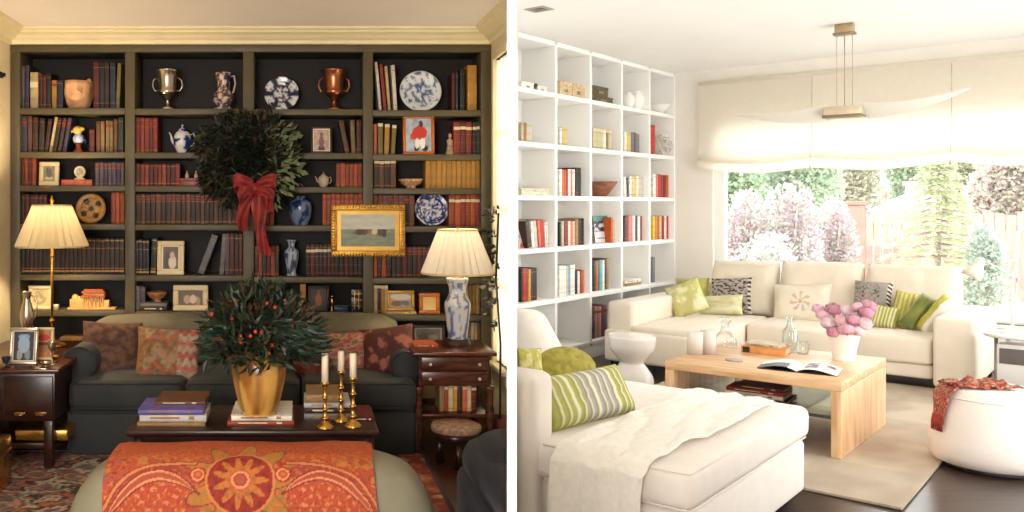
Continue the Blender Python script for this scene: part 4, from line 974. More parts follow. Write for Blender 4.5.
# books on it
Yb = 3.93
lz = CTZ
for x0, x1, th, k, lab, dy in ((137, 205, .018, 'tan', 'tan book at the bottom of the left stack on the dark coffee table', 0), (139, 206, .035, 'lgy', 'thick pale book in the left stack, under the violet one', .01), (138, 203, .026, 'vio', 'violet-edged picture book high in the left coffee table stack', 0), (152, 203, .016, 'brn', 'brown book topping the left stack on the dark coffee table', .08)):
    if k == 'vio': BC['vio'] = ((104, 92, 160), 'violet')
    flat_book(LX(x0, Yb), LX(x1, Yb), Yb + dy, Yb + dy + .23, lz, th, k, lab, 'books on the dark coffee table'); lz += th
lz = CTZ
for x0, x1, th, k, lab in ((227, 294, .02, 'rst', 'rust book at the bottom of the pile under the yellow pot'), (231, 292, .028, 'wht', 'white book in the pile directly under the yellow pot')):
    flat_book(LX(x0, Yb), LX(x1, Yb), Yb + .02, Yb + .3, lz, th, k, lab, 'books on the dark coffee table'); lz += th
POTZ = lz; lz = CTZ
for x0, x1, th, k, lab in ((304, 354, .028, 'gry', 'grey book at the bottom of the stack behind the candlesticks'), (305, 352, .026, 'dbr', 'dark brown book in the stack behind the candlesticks'), (304, 350, .024, 'lgy', 'pale grey book high in the stack behind the candlesticks'), (306, 343, .04, 'tan', 'thick tan book topping the stack behind the candlesticks')):
    flat_book(LX(x0, 4.1), LX(x1, 4.1), 4.06, 4.28, lz, th, k, lab, 'books on the dark coffee table'); lz += th
flat_book(LX(353, 4.0), LX(375, 4.0), 4.02, 4.24, CTZ, .02, 'mar', 'maroon book lying flat at the right end of the dark coffee table', 'books on the dark coffee table')
# pot with greenery
Y = 3.98; g = lambda p: p * Y / F
def potp(u, v):
    q = fbm(u * 9, v * 3, 4)
    c = mixc((206, 160, 84), (150, 98, 44), q * 2.4 + .35)
    return mixc(c, (112, 74, 36), (sin(u * 44) - .3) * .9 if .2 < v < .8 else 0)
m = MB(); ph = g(60); lathe_paint(m, [(g(27) * r, z * ph) for r, z in smoothprof([(0, 0), (.62, 0), (.65, .03), (.78, .2), (.95, .52), (1, .72), (.94, .88), (.78, .96), (.8, 1), (.7, .99), (.6, .9), (0, .8)])], potp, 44)
single('flower_pot', 'big yellow glazed pot of greenery standing on books', 'pot', m, pmat('yellow_glaze_pot', .25), (LX(259, Y), Y, POTZ), local=True)
fc = Vector((LX(257, Y), Y, POTZ + ph))
t = thing('foliage_arrangement', 'huge bunch of dark foliage and red berries in the yellow pot', 'foliage', tuple(fc))
def sampf(r):
    a = r.uniform(0, 2 * PI); e = r.uniform(-.25, 1.5); R = (.255 + .04 * sin(3 * a + 1)) * r.random() ** .45
    p = Vector((cos(a) * cos(e) * R * 1.02, sin(a) * cos(e) * R * .6, .02 + sin(e) * R * .98)); 
    return p, (p + Vector((r.uniform(-.25, .25), r.uniform(-.25, .25), r.uniform(-.2, .25))))
part(t, 'leaves', foliage(3300, sampf, .075, .011, [(22, 36, 22), (32, 48, 28), (44, 60, 36), (18, 28, 18), (62, 72, 42), (76, 54, 36)]), LEAFM, local=True, normals=False)
m = MB()
for k in range(26):
    a = 2 * PI * k / 26 + .2; e = .1 + 1.3 * ((k * 7) % 26) / 26; R = .24
    m.tube([(0.02 * cos(a), .02 * sin(a), -.1), (cos(a) * cos(e) * R * .5, sin(a) * cos(e) * R * .3, .08 + sin(e) * R * .5), (cos(a) * cos(e) * R, sin(a) * cos(e) * R * .6, .05 + sin(e) * R)], .003, 5)
part(t, 'stems', m, mat('bark_stem', (60, 48, 32), .8), local=True)
for sd, n in ((1, 260), (-1, 130)):
    def sampr(r, s=sd):
        q = r.random(); p = Vector((s * (.07 + (.2 if s > 0 else .13) * q), -.05 - .06 * r.random(), .12 - .06 * q + r.uniform(-.06, .06)))
        return p, Vector((s, -.3, r.uniform(-.5, .3)))
    part(t, 'fir_sprig', foliage(n, sampr, .075, .007, [(34, 52, 38), (42, 62, 46), (28, 42, 32)]), LEAFM, local=True, normals=False)
b0 = None; rb = random.Random(5)
for k in range(54):
    a = rb.uniform(PI, 2 * PI); e = rb.uniform(.0, 1.4); R = .255 * rb.uniform(.8, 1.03)
    M = Matrix.Translation((cos(a) * cos(e) * R, sin(a) * cos(e) * R * .66, .02 + sin(e) * R))
    if b0 is None:
        m = MB(); m.ball((0, 0, 0), .0095, 8); b0 = part(t, 'berry', m, mat('berry_skin', (190, 62, 30), .3, 0, .3, 8), local=True); b0.matrix_local = M
    else: copy_part(b0, t, M=M)
# candlesticks
WAX = mat('candle_wax', (236, 222, 196), .4, 0, .04, 10)
def candlestick(px, ybase, ytop, cpx, Y, label, clab, R=8.5):
    z0 = CTZ; h = (ybase - ytop) * Y / F; r = R * Y / F; X = LX(px, Y)
    t = thing('candlestick', label, 'candlestick', (X, Y, z0), group='brass candlesticks')
    m = MB(); m.lathe([(0, 0), (r, 0), (r * .98, h * .03), (r * .7, h * .09), (r * .35, h * .14), (r * .3, h * .17), (0, h * .17)], n=28, wob=lambda a, z: 1 + (.05 * cos(8 * a) if z < h * .1 else 0)); part(t, 'base', m, BRASS, local=True)
    pr = [(r * .3, h * .165), (r * .5, h * .22), (r * .28, h * .27), (r * .22, h * .36), (r * .46, h * .42), (r * .24, h * .47), (r * .2, h * .6), (r * .42, h * .66), (r * .22, h * .72), (r * .2, h * .86), (r * .34, h * .9), (0, h * .9)]
    m = MB(); m.lathe(smoothprof(pr, 3), n=20); part(t, 'stem', m, BRASS, local=True)
    m = MB(); m.lathe([(0, h * .89), (r * .3, h * .89), (r * .52, h * .96), (r * .54, h), (r * .32, h), (r * .3, h * .95), (0, h * .95)], n=20); part(t, 'cup', m, BRASS, local=True)
    hc = cpx * Y / F; m = MB(); rc = r * .42
    m.lathe([(0, 0), (rc, 0), (rc * .96, hc * .97), (rc * .7, hc), (0, hc)], n=16); o = thing('candle', clab, 'candle', (X, Y, z0 + h * .951), group='white candles'); part(o, 'wax', m, WAX, local=True)
    m = MB(); m.tube([(0, 0, hc - .002), (.001, 0, hc + .01)], .0015, 6); part(o, 'wick', m, DARKF, local=True)
candlestick(325, 430, 384, 32, 3.9, 'leftmost brass candlestick on the dark coffee table', 'white candle in the leftmost brass candlestick')
candlestick(341, 424, 373, 22, 4.02, 'tallest brass candlestick, set back in the middle of the three', 'white candle in the middle set-back candlestick', 8)
candlestick(353, 428, 378, 26, 3.92, 'rightmost brass candlestick on the dark coffee table', 'white candle in the rightmost brass candlestick')

# --- left side desk and lamp
SDZ = .56; dy0, dy1 = 4.72, 5.72
dx0, dx1 = LWX + .05, LX(55, 4.75)
ds = thing('side_table', 'long dark mahogany table left of the sofa under the lamp', 'table', ((dx0 + dx1) / 2, 5.0, 0))
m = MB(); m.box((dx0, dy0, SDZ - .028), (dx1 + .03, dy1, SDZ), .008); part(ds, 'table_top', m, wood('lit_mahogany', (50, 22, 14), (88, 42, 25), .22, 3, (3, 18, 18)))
m = MB(); m.box((dx0 + .02, dy0 + .03, .27), (dx1, dy1 - .02, SDZ - .028), .004); part(ds, 'case', m, DW)
for k in range(2):
    w = (dx1 - dx0 - .02) / 2; x = dx0 + .02 + k * w
    m = MB(); m.box((x + .01, dy0 + .018, .285), (x + w - .01, dy0 + .03, SDZ - .045), .003); d_ = part(ds, 'drawer', m, DW)
    for q in (.35, .75):
        m = MB(); m.box((x + w * q - .03, dy0 + .008, .315), (x + w * q + .03, dy0 + .018, .322), .002); m.tube([(x + w * q - .022, dy0 + .012, .32), (x + w * q - .022, dy0 - .006, .312), (x + w * q + .022, dy0 - .006, .312), (x + w * q + .022, dy0 + .012, .32)], .003, 6); part(d_, 'drawer_pull', m, BRASS)
for x in (dx0 + .05, dx1 - .04):
    for y in (dy0 + .06, dy1 - .06):
        m = MB(); m.box((x - .025, y - .025, 0), (x + .025, y + .025, .27), .004); part(ds, 'leg', m, DW)
m = MB(); m.box((dx0 + .05, dy0 + .1, .1), (dx1 - .03, dy1 - .05, .13), .003); part(ds, 'stretcher_shelf', m, DW)
m = MB(); x0, x1 = LX(12, 4.8), LX(66, 4.8); m.box((x0, 4.84, .135), (x1, 5.1, .2), .01)
single('brass_box', 'brass box glowing on the low shelf under the mahogany side table', 'box', m, BRASS, ((x0 + x1) / 2, 4.95, .131))
m = MB(); x = LX(-6, 4.4); m.box((x - .1, 4.3, .0), (LX(5, 4.4), 4.5, .27), .012); m.box((x - .1, 4.29, .18), (LX(5.4, 4.4), 4.51, .2), .004)
single('magazine_bin', 'brass bin at the far left edge beside the side table', 'bin', m, BRASS, (x, 4.4, .0135))
def pleated_shade(t, r0, r1, z0, z1, npl, mt, amp=.035):
    m = MB(); n = npl * 4
    def fn(u, v):
        a = 2 * PI * u; k = cos(a * npl); r = (r0 + (r1 - r0) * v) * (1 + amp * k)
        return (r * cos(a), r * sin(a), z0 + (z1 - z0) * v)
    m.grid(fn, n, 8, smooth=False)
    sh = part(t, 'lamp_shade', m, mt, local=True)
    for r, z in ((r0, z0), (r1, z1)):
        m = MB(); m.lathe([(r * 1.03, z - .006), (r * 1.045, z), (r * 1.03, z + .006), (r * .985, z + .006), (r * .985, z - .006), (r * 1.03, z - .006)], n=n, caps=False, wob=lambda a, zz: 1)
        part(sh, 'trim', m, mat('shade_trim', (236, 214, 160), .7, 0, .04, trans=.3), local=True)
    return sh
def bulb(t, z, power, r=.03, col=(1, .76, .46), size=.04):
    m = MB(); m.lathe([(0, -.05), (.013, -.05), (.014, -.02), (r, .015), (r * .9, .04), (r * .5, .058), (0, .062)], o=(0, 0, z), n=14)
    mm = MATS.get('lit_bulb')
    if not mm:
        mm = bpy.data.materials.new('lit_bulb'); mm.use_nodes = True; N = mm.node_tree.nodes; b = N['Principled BSDF']
        b.inputs['Emission Color'].default_value = (1, .72, .4, 1); b.inputs['Emission Strength'].default_value = 3; MATS['lit_bulb'] = mm
    part(t, 'bulb', m, mm, local=True)
    L = bpy.data.lights.new('bulb_light', 'POINT'); L.energy = power; L.color = col; L.shadow_soft_size = size
    for dz in (.1,):
        o = bpy.data.objects.new('bulb_light', L); COLL.objects.link(o); o.parent = t; o.location = (0, 0, z + dz)
SHADE1 = mat('warm_pleated_silk', (206, 190, 150), .8, 0, .03, 30, trans=.05)
Y = 5.5; g = lambda p: p * Y / F
lx, lz0 = LX(52, Y), SDZ
t = thing('table_lamp', 'slim brass table lamp with cream pleated shade, left of sofa', 'lamp', (lx, Y, lz0))
zb, zt_ = LZ(246, Y) - lz0, LZ(205.5, Y) - lz0
m = MB(); m.lathe(smoothprof([(0, 0), (.085, 0), (.085, .012), (.06, .02), (.03, .035), (.018, .06), (0, .06)]), n=28); part(t, 'base', m, BRASS, local=True)
m = MB(); m.lathe([(.009, .05), (.009, zt_ - .01), (0, zt_ - .01)], n=12); m.ball((0, 0, .16), .018); m.ball((0, 0, zb - .06), .014); part(t, 'pole', m, BRASS, local=True)
pleated_shade(t, g(34.5), g(18.5), zb, zt_, 26, SHADE1, .05)
m = MB()
for k in range(3): m.tube([(0, 0, zt_ - .012), (g(19) * cos(k * 2.1), g(19) * sin(k * 2.1), zt_ - .004)], .002, 6)
m.lathe([(0, zt_ - .01), (.012, zt_ - .01), (.006, zt_ + .01), (.016, zt_ + .03), (.01, zt_ + .045), (.004, zt_ + .06), (0, zt_ + .062)], n=14); part(t, 'finial', m, BRASS, local=True)
bulb(t, (zb + zt_) / 2 - .05, 46)
# things on that table
Y = 4.86
picture('silver framed blue portrait photograph at the front of the side table', 9, 37, 321, 357.5, Y, 3, SILVERF, lambda u, v: fig(u, v, (34, 40, 56), [(.5, .55, .3, .3, (150, 170, 190)), (.5, .82, .3, .1, (110, 160, 190)), (.3, .2, .14, .2, (150, 150, 150)), (.7, .2, .14, .2, (120, 130, 140))]), SDZ, -.16, (1, mat('mount_card', (236, 222, 190), .8)))
picture('framed colourful photograph just behind the silver frame', 33, 53, 319, 351, 5.0, 2.5, CREAMF, lambda u, v: fig(u, v, (206, 130, 70), [(.5, .72, .4, .12, (180, 50, 40)), (.5, .5, .4, .06, (90, 50, 40)), (.5, .3, .3, .14, (150, 110, 70))]), SDZ, -.14)
Y = 4.98; g = lambda p: p * Y / F
t = thing('silver_pitcher', 'tall silver pitcher at the back left of the side table', 'pitcher', (LX(17, Y), 5.16, SDZ))
m = MB(); m.lathe(smoothprof([(0, 0), (g(5), 0), (g(5), g(2)), (g(2.6), g(6)), (g(2.6), g(20)), (g(6), g(32)), (g(7), g(42)), (g(5), g(52)), (g(3.6), g(58)), (g(5), g(65)), (g(4.6), g(64)), (g(3), g(58)), (0, g(50))]), n=24); part(t, 'body', m, SILVER, local=True)
m = MB(); m.tube([(g(4), 0, g(62)), (g(9), 0, g(60)), (g(10.5), 0, g(50)), (g(9), 0, g(40)), (g(6.5), 0, g(36))], g(.9)); part(t, 'handle', m, SILVER, local=True)
for i, (px, Y, R, h, nm, lab, mt) in enumerate(((46, 4.8, 5.5, 4, 'dish', 'small silver dish at the front of the side table', SILVER), (6, 4.82, 4.5, 9, 'trinket_bowl', 'dark lacquer trinket bowl beside the silver framed portrait', mat('navy_lacquer', (34, 42, 62), .3)), (55, 4.95, 4, 6, 'dish', 'little brass dish near the lamp base', BRASS))):
    bowl(lab, LX(px, Y), Y, SDZ, R * Y / F, h * Y / F, mt, nm)
m = MB(); g = lambda p: p * 4.9 / F
t = thing('goblet', 'small silver goblet beside the framed colourful photograph', 'goblet', (LX(54, 4.9), 4.86, SDZ))
m.lathe(smoothprof([(0, 0), (g(4), 0), (g(3.6), g(1)), (g(.8), g(3)), (g(.8), g(12)), (g(3.4), g(16)), (g(4), g(22)), (g(3.6), g(22)), (g(2.8), g(16)), (0, g(14))]), n=18); part(t, 'cup', m, SILVER, local=True)
m = MB(); m.lathe([(g(.8), g(7)), (g(1.8), g(8)), (g(.8), g(9))], n=12); part(t, 'knop', m, SILVER, local=True)

# --- right side table, lamp, books
TZ = .60; ty0, ty1 = 5.02, 5.5
x0, x1 = LX(414, 5.02), LX(496, 5.02)
RW = wood('red_mahogany', (54, 26, 16), (92, 46, 28), .25, 3, (3, 18, 18))
rt = thing('end_table', 'mahogany end table with two drawers right of the sofa', 'table', ((x0 + x1) / 2, (ty0 + ty1) / 2, 0))
m = MB(); m.box((x0 - .005, ty0 - .01, TZ - .022), (x1 + .005, ty1, TZ), .006); part(rt, 'table_top', m, RW)
m = MB(); m.box((x0 + .03, ty0 + .03, TZ - .2), (x1 - .03, ty1 - .02, TZ - .022)); part(rt, 'case', m, RW)
for k in range(2):
    z1 = TZ - .03 - k * .085
    m = MB(); m.box((x0 + .045, ty0 + .012, z1 - .078), (x1 - .045, ty0 + .03, z1), .004); d_ = part(rt, 'drawer', m, RW)
    for q in (.2, .8):
        m = MB(); m.lathe([(0, 0), (.004, 0), (.004, .008), (.01, .014), (.009, .02), (0, .022)], n=12, M=Matrix.Translation((x0 + (x1 - x0) * q, ty0 + .012, z1 - .04)) @ Matrix.Rotation(PI / 2, 4, 'X')); part(d_, 'knob', m, mat('glass_knob', (206, 200, 190), .2, .3))
for x in (x0 + .03, x1 - .03):
    for y in (ty0 + .03, ty1 - .03):
        m = MB(); m.lathe([(0, 0), (.014, 0), (.017, .03), (.02, .1), (.026, .13), (.02, .16), (.026, .2), (.026, .26), (.02, .29), (.024, .38), (.03, .4), (.03, TZ - .2), (0, TZ - .2)], o=(x, y, 0), n=14); part(rt, 'leg', m, RW)
m = MB(); m.box((x0 + .03, ty0 + .03, .215), (x1 - .03, ty1 - .03, .235), .004); part(rt, 'lower_shelf', m, RW)
xs = LX(440, 5.1); k = 0
for q, (kk, w, h) in enumerate(zip('tan rst crm yel dbr sal crm mar'.split(), (5, 4, 5, 4, 5, 5, 4, 5), (28, 29, 27, 29, 28, 29, 28, 28))):
    w *= 5.12 / F; me = book_mesh(w - .001, h * 5.12 / F, .17, kk, ('line', 'gilt')[q % 2])
    put_book(me, (xs + w / 2, 5.12, .235), 'L', 0, 0, f"{BC[kk][1]} book, {ORD[q]} from left under the end table drawers", 'books under the end table', w=w); xs += w
Y = 5.3; g = lambda p: p * Y / F; lx = LX(457.5, Y)
t = thing('table_lamp', 'blue and white china vase lamp with pleated shade on the end table', 'lamp', (lx, Y, TZ))
m = MB(); m.lathe([(0, 0), (g(13), 0), (g(13), g(2)), (g(11.5), g(3)), (g(12), g(6)), (0, g(6))], n=28); part(t, 'base', m, DARKF, local=True)
zv = g(6); m = MB(); lathe_paint(m, [(g(r), zv + g(z)) for r, z in smoothprof([(0, 0), (8.5, 0), (9.5, 4), (11.2, 16), (12.8, 30), (12.6, 36), (10, 41), (8.4, 45), (8.4, 50), (10, 56), (11, 60), (9, 61), (0, 61)])], lambda u, v: mixc((196, 200, 206), (96, 112, 150), (blot(u * 4, v * 3, 2, 3) - .02) * 4), 40); part(t, 'vase_body', m, CHINA, local=True)
zb, zt_ = LZ(273, Y) - TZ, LZ(230, Y) - TZ
m = MB(); m.lathe([(g(6), zv + g(60)), (g(5), zv + g(63)), (.008, zv + g(64)), (.008, zt_ - .01), (0, zt_ - .01)], n=14); part(t, 'stem', m, BRASS, local=True)
SHADE2 = mat('white_pleated_silk', (228, 220, 204), .8, 0, .03, 30, trans=.05)
pleated_shade(t, g(35), g(19), zb, zt_, 27, SHADE2, .05)
m = MB(); m.lathe([(0, zt_ - .01), (.012, zt_ - .01), (.006, zt_), (.01, zt_ + .015), (0, zt_ + .02)], n=12)
for k in range(3): m.tube([(0, 0, zt_ - .012), (g(19) * cos(k * 2.1), g(19) * sin(k * 2.1), zt_ - .004)], .002, 6)
part(t, 'finial', m, BRASS, local=True)
bulb(t, (zb + zt_) / 2 - .05, 20)
flat_book(LX(431, 5.94), LX(455, 5.94), YB + .02, YB + .16, zc(3, 4), .03, 'tea', 'teal book lying flat under the right lamp shade', 'books lying flat on shelves')
flat_book(LX(414, 5.2), LX(438, 5.2), 5.2, 5.38, TZ, .016, 'rst', 'rust book lying flat on the end table beside the lamp', 'books on the end table')
# --- stool
Y = 4.86; g = lambda p: p * Y / F; X = LX(456, Y); R = g(25)
t = thing('stool', 'low round needlepoint footstool in front of the end table', 'stool', (X, Y, .0))
m = MB(); m.lathe([(0, .19), (R * .96, .19), (R, .2), (R, .215), (R * .96, .226), (R * .6, .234), (0, .236)], n=36); part(t, 'seat_pad', m, mat('needlepoint', (140, 112, 90), .85, 0, .5, 40, .3, 120), local=True)
m = MB(); m.lathe([(0, .14), (R * .8, .14), (R * .82, .19), (0, .19)], n=30); part(t, 'rail', m, DW, local=True)
for k in range(3):
    a = k * 2 * PI / 3 + .5; m = MB(); m.tube([(R * .62 * cos(a), R * .62 * sin(a), .13), (R * .72 * cos(a), R * .72 * sin(a), .07), (R * .66 * cos(a), R * .66 * sin(a), .0)], [.022, .018, .024]); part(t, 'leg', m, DW, local=True)
# --- navy chair cut by the frame
NV = mat('navy_velvet', (20, 22, 32), .7, 0, .25, 6, .12, 40, .04)
x0, Y0, Y1 = LX(466, 3.45), 2.35, 3.7
t = thing('armchair', 'rounded navy velvet armchair back at the bottom beside the white partition', 'chair', (.68, 3.0, 0))
pc = Vector((*ray(P_IN - 1.5, 3), 0)); pn = Vector((F, -(P_IN - 1.5 - PX), 0)).normalized()
def ch(z0, z1, ins, bv, nm, Ya=Y0, Yb_=Y1):
    m = MB(); m.box((x0 + ins, Ya, z0), (1.5, Yb_, z1), bv, 5); m.clip(pc, pn); return part(t, nm, m, NV)
ch(.06, .36, .0, .05, 'seat_base'); ch(.30, .49, .015, .09, 'arm', Y0, Y1)
m = MB(); V = []
m.box((x0 + .04, 3.2, .3), (1.5, Y1 - .03, .53), .11, 6); m.clip(pc, pn); part(t, 'backrest', m, NV)
for y in (Y0 + .1, Y1 - .12):
    m = MB(); m.lathe([(0, 0), (.018, 0), (.026, .06), (0, .06)], o=(x0 + .07, y, 0), n=12); part(t, 'leg', m, DARKF)
# --- dark plant by the window
t = thing('potted_plant', 'dark leafy climbing branch beside the narrow window at far right', 'plant', (LX(500, 5.3), 5.3, 0))
m = MB(); m.lathe([(0, 0), (.05, 0), (.07, .16), (.06, .16), (.05, .02), (0, .02)], n=20); part(t, 'pot', m, mat('terracotta_pot', (120, 66, 44), .8), local=True)
m = MB(); m.tube([(0, 0, .1), (.01, .03, .6), (-.02, .02, 1.0), (.0, .04, 1.4)], .007, 6); part(t, 'stem', m, mat('bark_stem', (60, 48, 32), .8), local=True)
def sv(r):
    z = .7 + .75 * r.random(); return Vector((r.uniform(-.05, .0) - .01, r.uniform(-.05, .1), z)), Vector((r.uniform(-1, .1), r.uniform(-.6, .6), r.uniform(-.6, .6)))
part(t, 'leaves', foliage(90, sv, .055, .016, [(30, 36, 28), (38, 44, 34), (26, 30, 26)]), LEAFM, local=True, normals=False)
# small iron bracket on the left wall
m = MB(); zz = LZ(74.5, 5.7); m.box((LWX, 5.68, zz - .018), (LWX + .03, 5.74, zz + .018), .004); m.box((LWX + .026, 5.7, zz - .012), (LWX + .05, 5.72, zz + .012), .003)
single('wall_bracket', 'small black iron bracket high on the left wall', 'bracket', m, mat('black_iron', (30, 28, 28), .5, .6), (LWX, 5.71, zz))
# ================================================================ BRIGHT ROOM (right); x = along the window wall, y = toward the window, z up
WHITEW = MATS['white_wall_paint']
RCEIL = 2.91
WARMW = mat('warm_white_wall', (242, 236, 227), .8, 0, .02, 4)
LACQ = mat('white_lacquer', (244, 242, 238), .45, 0, .01, 6)
pe = ray(P_OUT - .6, RBE + .05)
def w2(t, y): v = wpos(t, y); return (v.x, v.y)
rpoly = [ray(P_OUT - .45, PY0), (.46, PY0), (.46, -1), (-.05, -1), w2(4.4, -10.45), w2(4.4, 0), w2(-.36, 0), w2(-.36, -3.42), pe]
DARKFL = wood('smoked_oak_floor', (50, 38, 34), (74, 58, 52), .28, 2, (2, 14, 1))
m = MB(); m.prism(rpoly, -.1, 0); struct('floor_bright', m, DARKFL)
m = MB(); m.prism(rpoly, RCEIL, RCEIL + .1); struct('ceiling_bright', m, mat('white_ceiling_paint', (246, 244, 241), .85, 0, .01, 3))
m = MB(); m.box((-.42, -3.5, 0), (-.36, .25, RCEIL)); struct('wall_west', m, WARMW, 'R')
WX0, WX1, WZ0, WZ1 = .40, 3.95, .40, 2.36
m = MB(); m.box((-.36, 0, 0), (WX0, .25, RCEIL)); m.box((WX1, 0, 0), (4.5, .25, RCEIL)); m.box((WX0, 0, 0), (WX1, .25, WZ0)); m.box((WX0, 0, WZ1), (WX1, .25, RCEIL))
struct('wall_north', m, WARMW, 'R')
ALU = mat('white_window_frame', (240, 240, 238), .4, 0, .01)
m = MB()
for a, b in (((WX0, .06, WZ0), (WX0 + .10, .16, WZ1)), ((WX1 - .08, .06, WZ0), (WX1, .16, WZ1)), ((WX0, .06, WZ0), (WX1, .16, WZ0 + .07)), ((WX0, .06, WZ1 - .07), (WX1, .16, WZ1))): m.box(a, b, .006)
w2o = struct('window_2', m, ALU, 'R'); INFO['window_2'] = (0, 0, 0)
m = MB(); m.box((WX0 + .08, .105, WZ0 + .05), (WX1 - .06, .113, WZ1 - .05)); part(w2o, 'pane', m, glass())
m = MB(); m.box((WX0 - .04, -.03, WZ0 - .03), (WX1 + .04, .06, WZ0)); struct('trim_5', m, ALU, 'R')
# east wall, out of frame, with wide glazed doors
EY0, EY1 = -5.5, -.3
m = MB(); m.box((4.4, -10.5, 0), (4.55, EY0, RCEIL)); m.box((4.4, EY1, 0), (4.55, .25, RCEIL)); m.box((4.4, EY0, 2.6), (4.55, EY1, RCEIL)); struct('wall_east', m, WARMW, 'R')
m = MB()
for k in range(5):
    y = EY0 + (EY1 - EY0) * k / 4; m.box((4.43, y - .04, 0), (4.51, y + .04, 2.6), .005)
m.box((4.43, EY0, 2.53), (4.51, EY1, 2.6)); m.box((4.43, EY0, 0), (4.51, EY1, .06))
d1 = struct('door_1', m, ALU, 'R'); INFO['door_1'] = (0, 0, 0)
m = MB(); m.box((4.465, EY0, .05), (4.472, EY1, 2.54)); part(d1, 'pane', m, glass())

# --- white bookcase on the west wall
BC_S = [3.325 - .665 * k for k in range(6)]       # upright positions (distance from the window wall)
BZ = [.14 + .457 * k for k in range(7)]
bw = thing('bookcase', 'white grid bookcase with square cubbies along the left wall of bright room', 'bookcase', (-.16, -1.66, 0), 'R')
def wpart(nm, a, b, bev=.003):
    mb = MB(); mb.box(a, b, bev); return part(bw, nm, mb, LACQ)
TH = .042
for k, s in enumerate(BC_S): wpart('side_panel' if k in (0, 5) else 'upright', (-.34, -s - TH / 2, BZ[0] if 0 < k < 5 else 0), (0, -s + TH / 2, BZ[6]))
for k in range(5):
    for j, z in enumerate(BZ): wpart('shelf' if 0 < j < 6 else 'horizontal_panel', (-.335, -BC_S[k] + TH / 2, z - TH / 2), (-.001, -BC_S[k + 1] - TH / 2, z + TH / 2))
wpart('back_panel', (-.352, -BC_S[0], .05), (-.335, -BC_S[5], BZ[6])); wpart('plinth', (-.33, -BC_S[0] + .02, 0), (-.012, -BC_S[5] - .02, BZ[0] - TH / 2))
m = MB(); m.box((-.345, -3.34, BZ[6] + TH / 2), (-.03, -.001, RCEIL)); struct('trim_6', m, WARMW, 'R')
m = MB(); m.box((-.35, -.02, 0), (-.01, -.0005, RCEIL)); m.box((-.01, -.012, 0), (.35, -.0005, .1)); struct('trim_7', m, WARMW, 'R')

COLN = ['nearest', 'second', 'middle', 'fourth', 'farthest']
RCNT = {}
TB = -.06
def cell_z(row): return BZ[5 - row] + TH / 2
def wbooks(col, row, specs, T=TB):
    rr = random.Random(col * 13 + row)
    z0 = cell_z(row); s0 = BC_S[col] - TH / 2 - .004; smin = BC_S[col + 1] + TH / 2 + .004
    for sp in specs:
        x0, x1, top, n, cols, style = sp[:6]; lean = sp[6] if len(sp) > 6 else 0
        sa, sb = ont(x0, 200, T)[0], ont(x1, 200, T)[0]; sa = min(sa, s0); sb = max(sb, smin); s = sa; cols = cols.split()
        ws = [1 + rr.uniform(-.2, .2) for _ in range(n)]; tot = sum(ws)
        for i in range(n):
            w = (sa - sb) * ws[i] / tot; h = min(ont((x0 + x1) / 2, top, T)[1] - z0, .38) - rr.uniform(0, .012) * (n > 1); k = cols[i % len(cols)]
            me = book_mesh(w - .0015, h / max(.8, cos(lean)), min(.22, h * .72), k, style, rr)
            c = RCNT.get((col, row), 0); RCNT[(col, row)] = c + 1
            lab = f"{BC[k][1]} book, {ORD[c]} from left, {COLN[col]} column of white bookcase, {ORD[row] if row else 'top'} row"
            put_book(me, (T, -(s - w / 2), z0), 'R', PI / 2, lean, lab, f"books in the {COLN[col]} column {ORD[row] if row else 'top'} row of the white bookcase", w=w); s -= w
wbooks(0, 1, [(521.5, 532, 122, 4, 'bei tan bei lgy', 'line')])
wbooks(1, 1, [(560, 567, 127, 3, 'wht bei lem', 'line')])
wbooks(2, 1, [(593, 612, 128.5, 6, 'bei lgn bei wht olv bei', 'tip')])
wbooks(3, 1, [(624.5, 631, 131.5, 3, 'wht lem bei', 'line'), (631.5, 639.5, 132.5, 3, 'gry pur gry', 'line')])
wbooks(4, 1, [(651, 655, 125, 1, 'brd', 'line')])
wbooks(1, 2, [(559.5, 575, 168.5, 7, 'wht sal org red wht pnk wht', 'line'), (575.5, 581, 166.5, 2, 'blk blt', 'line')])
wbooks(3, 2, [(624.5, 629, 177, 2, 'wht blk', 'line', -.1), (629.5, 645, 175.5, 6, 'wht bei lem wht bei lgy', 'line')])
wbooks(4, 2, [(653, 669, 174, 6, 'wht pnk brd red mar org', 'line')])
wbooks(0, 3, [(528, 532, 221, 1, 'dbr', 'line', -.2), (532.5, 538, 221, 2, 'wht lgy', 'title', -.15), (539, 545, 220, 2, 'sal brd', 'line', -.12), (545.5, 551, 221, 3, 'wht lgy wht', 'line', -.08)])
wbooks(1, 3, [(559.5, 575, 221, 7, 'blk bei mar red wht sal bei', 'line'), (575.5, 584, 217.5, 3, 'tan dbr blk', 'line')])
wbooks(2, 3, [(611, 615, 217, 2, 'org bei', 'line')])
wbooks(3, 3, [(624.5, 642, 215.5, 8, 'dbr red pnk pnk wht dbl wht red', 'line')])
wbooks(4, 3, [(653, 669, 215.5, 7, 'lem gld org bei red wht brd', 'line')])
wbooks(0, 4, [(521.5, 528, 268, 3, 'dbr brd red', 'line'), (528.5, 537, 268, 4, 'yel dbr blk dbr', 'line')])
wbooks(1, 4, [(559.5, 575, 265, 7, 'wht wht wht bei lbl wht wht', 'line'), (575.5, 585, 270, 4, 'dbl wht red org', 'line')])
wbooks(2, 4, [(593.5, 609, 259, 7, 'dgn org tea aqu wht dbr tan', 'line')])
wbooks(4, 4, [(652.5, 655, 257, 1, 'gry', 'line')])
wbooks(2, 5, [(593.5, 607, 305.5, 7, 'pur pnk gry pnk mar pur gry', 'bands')])
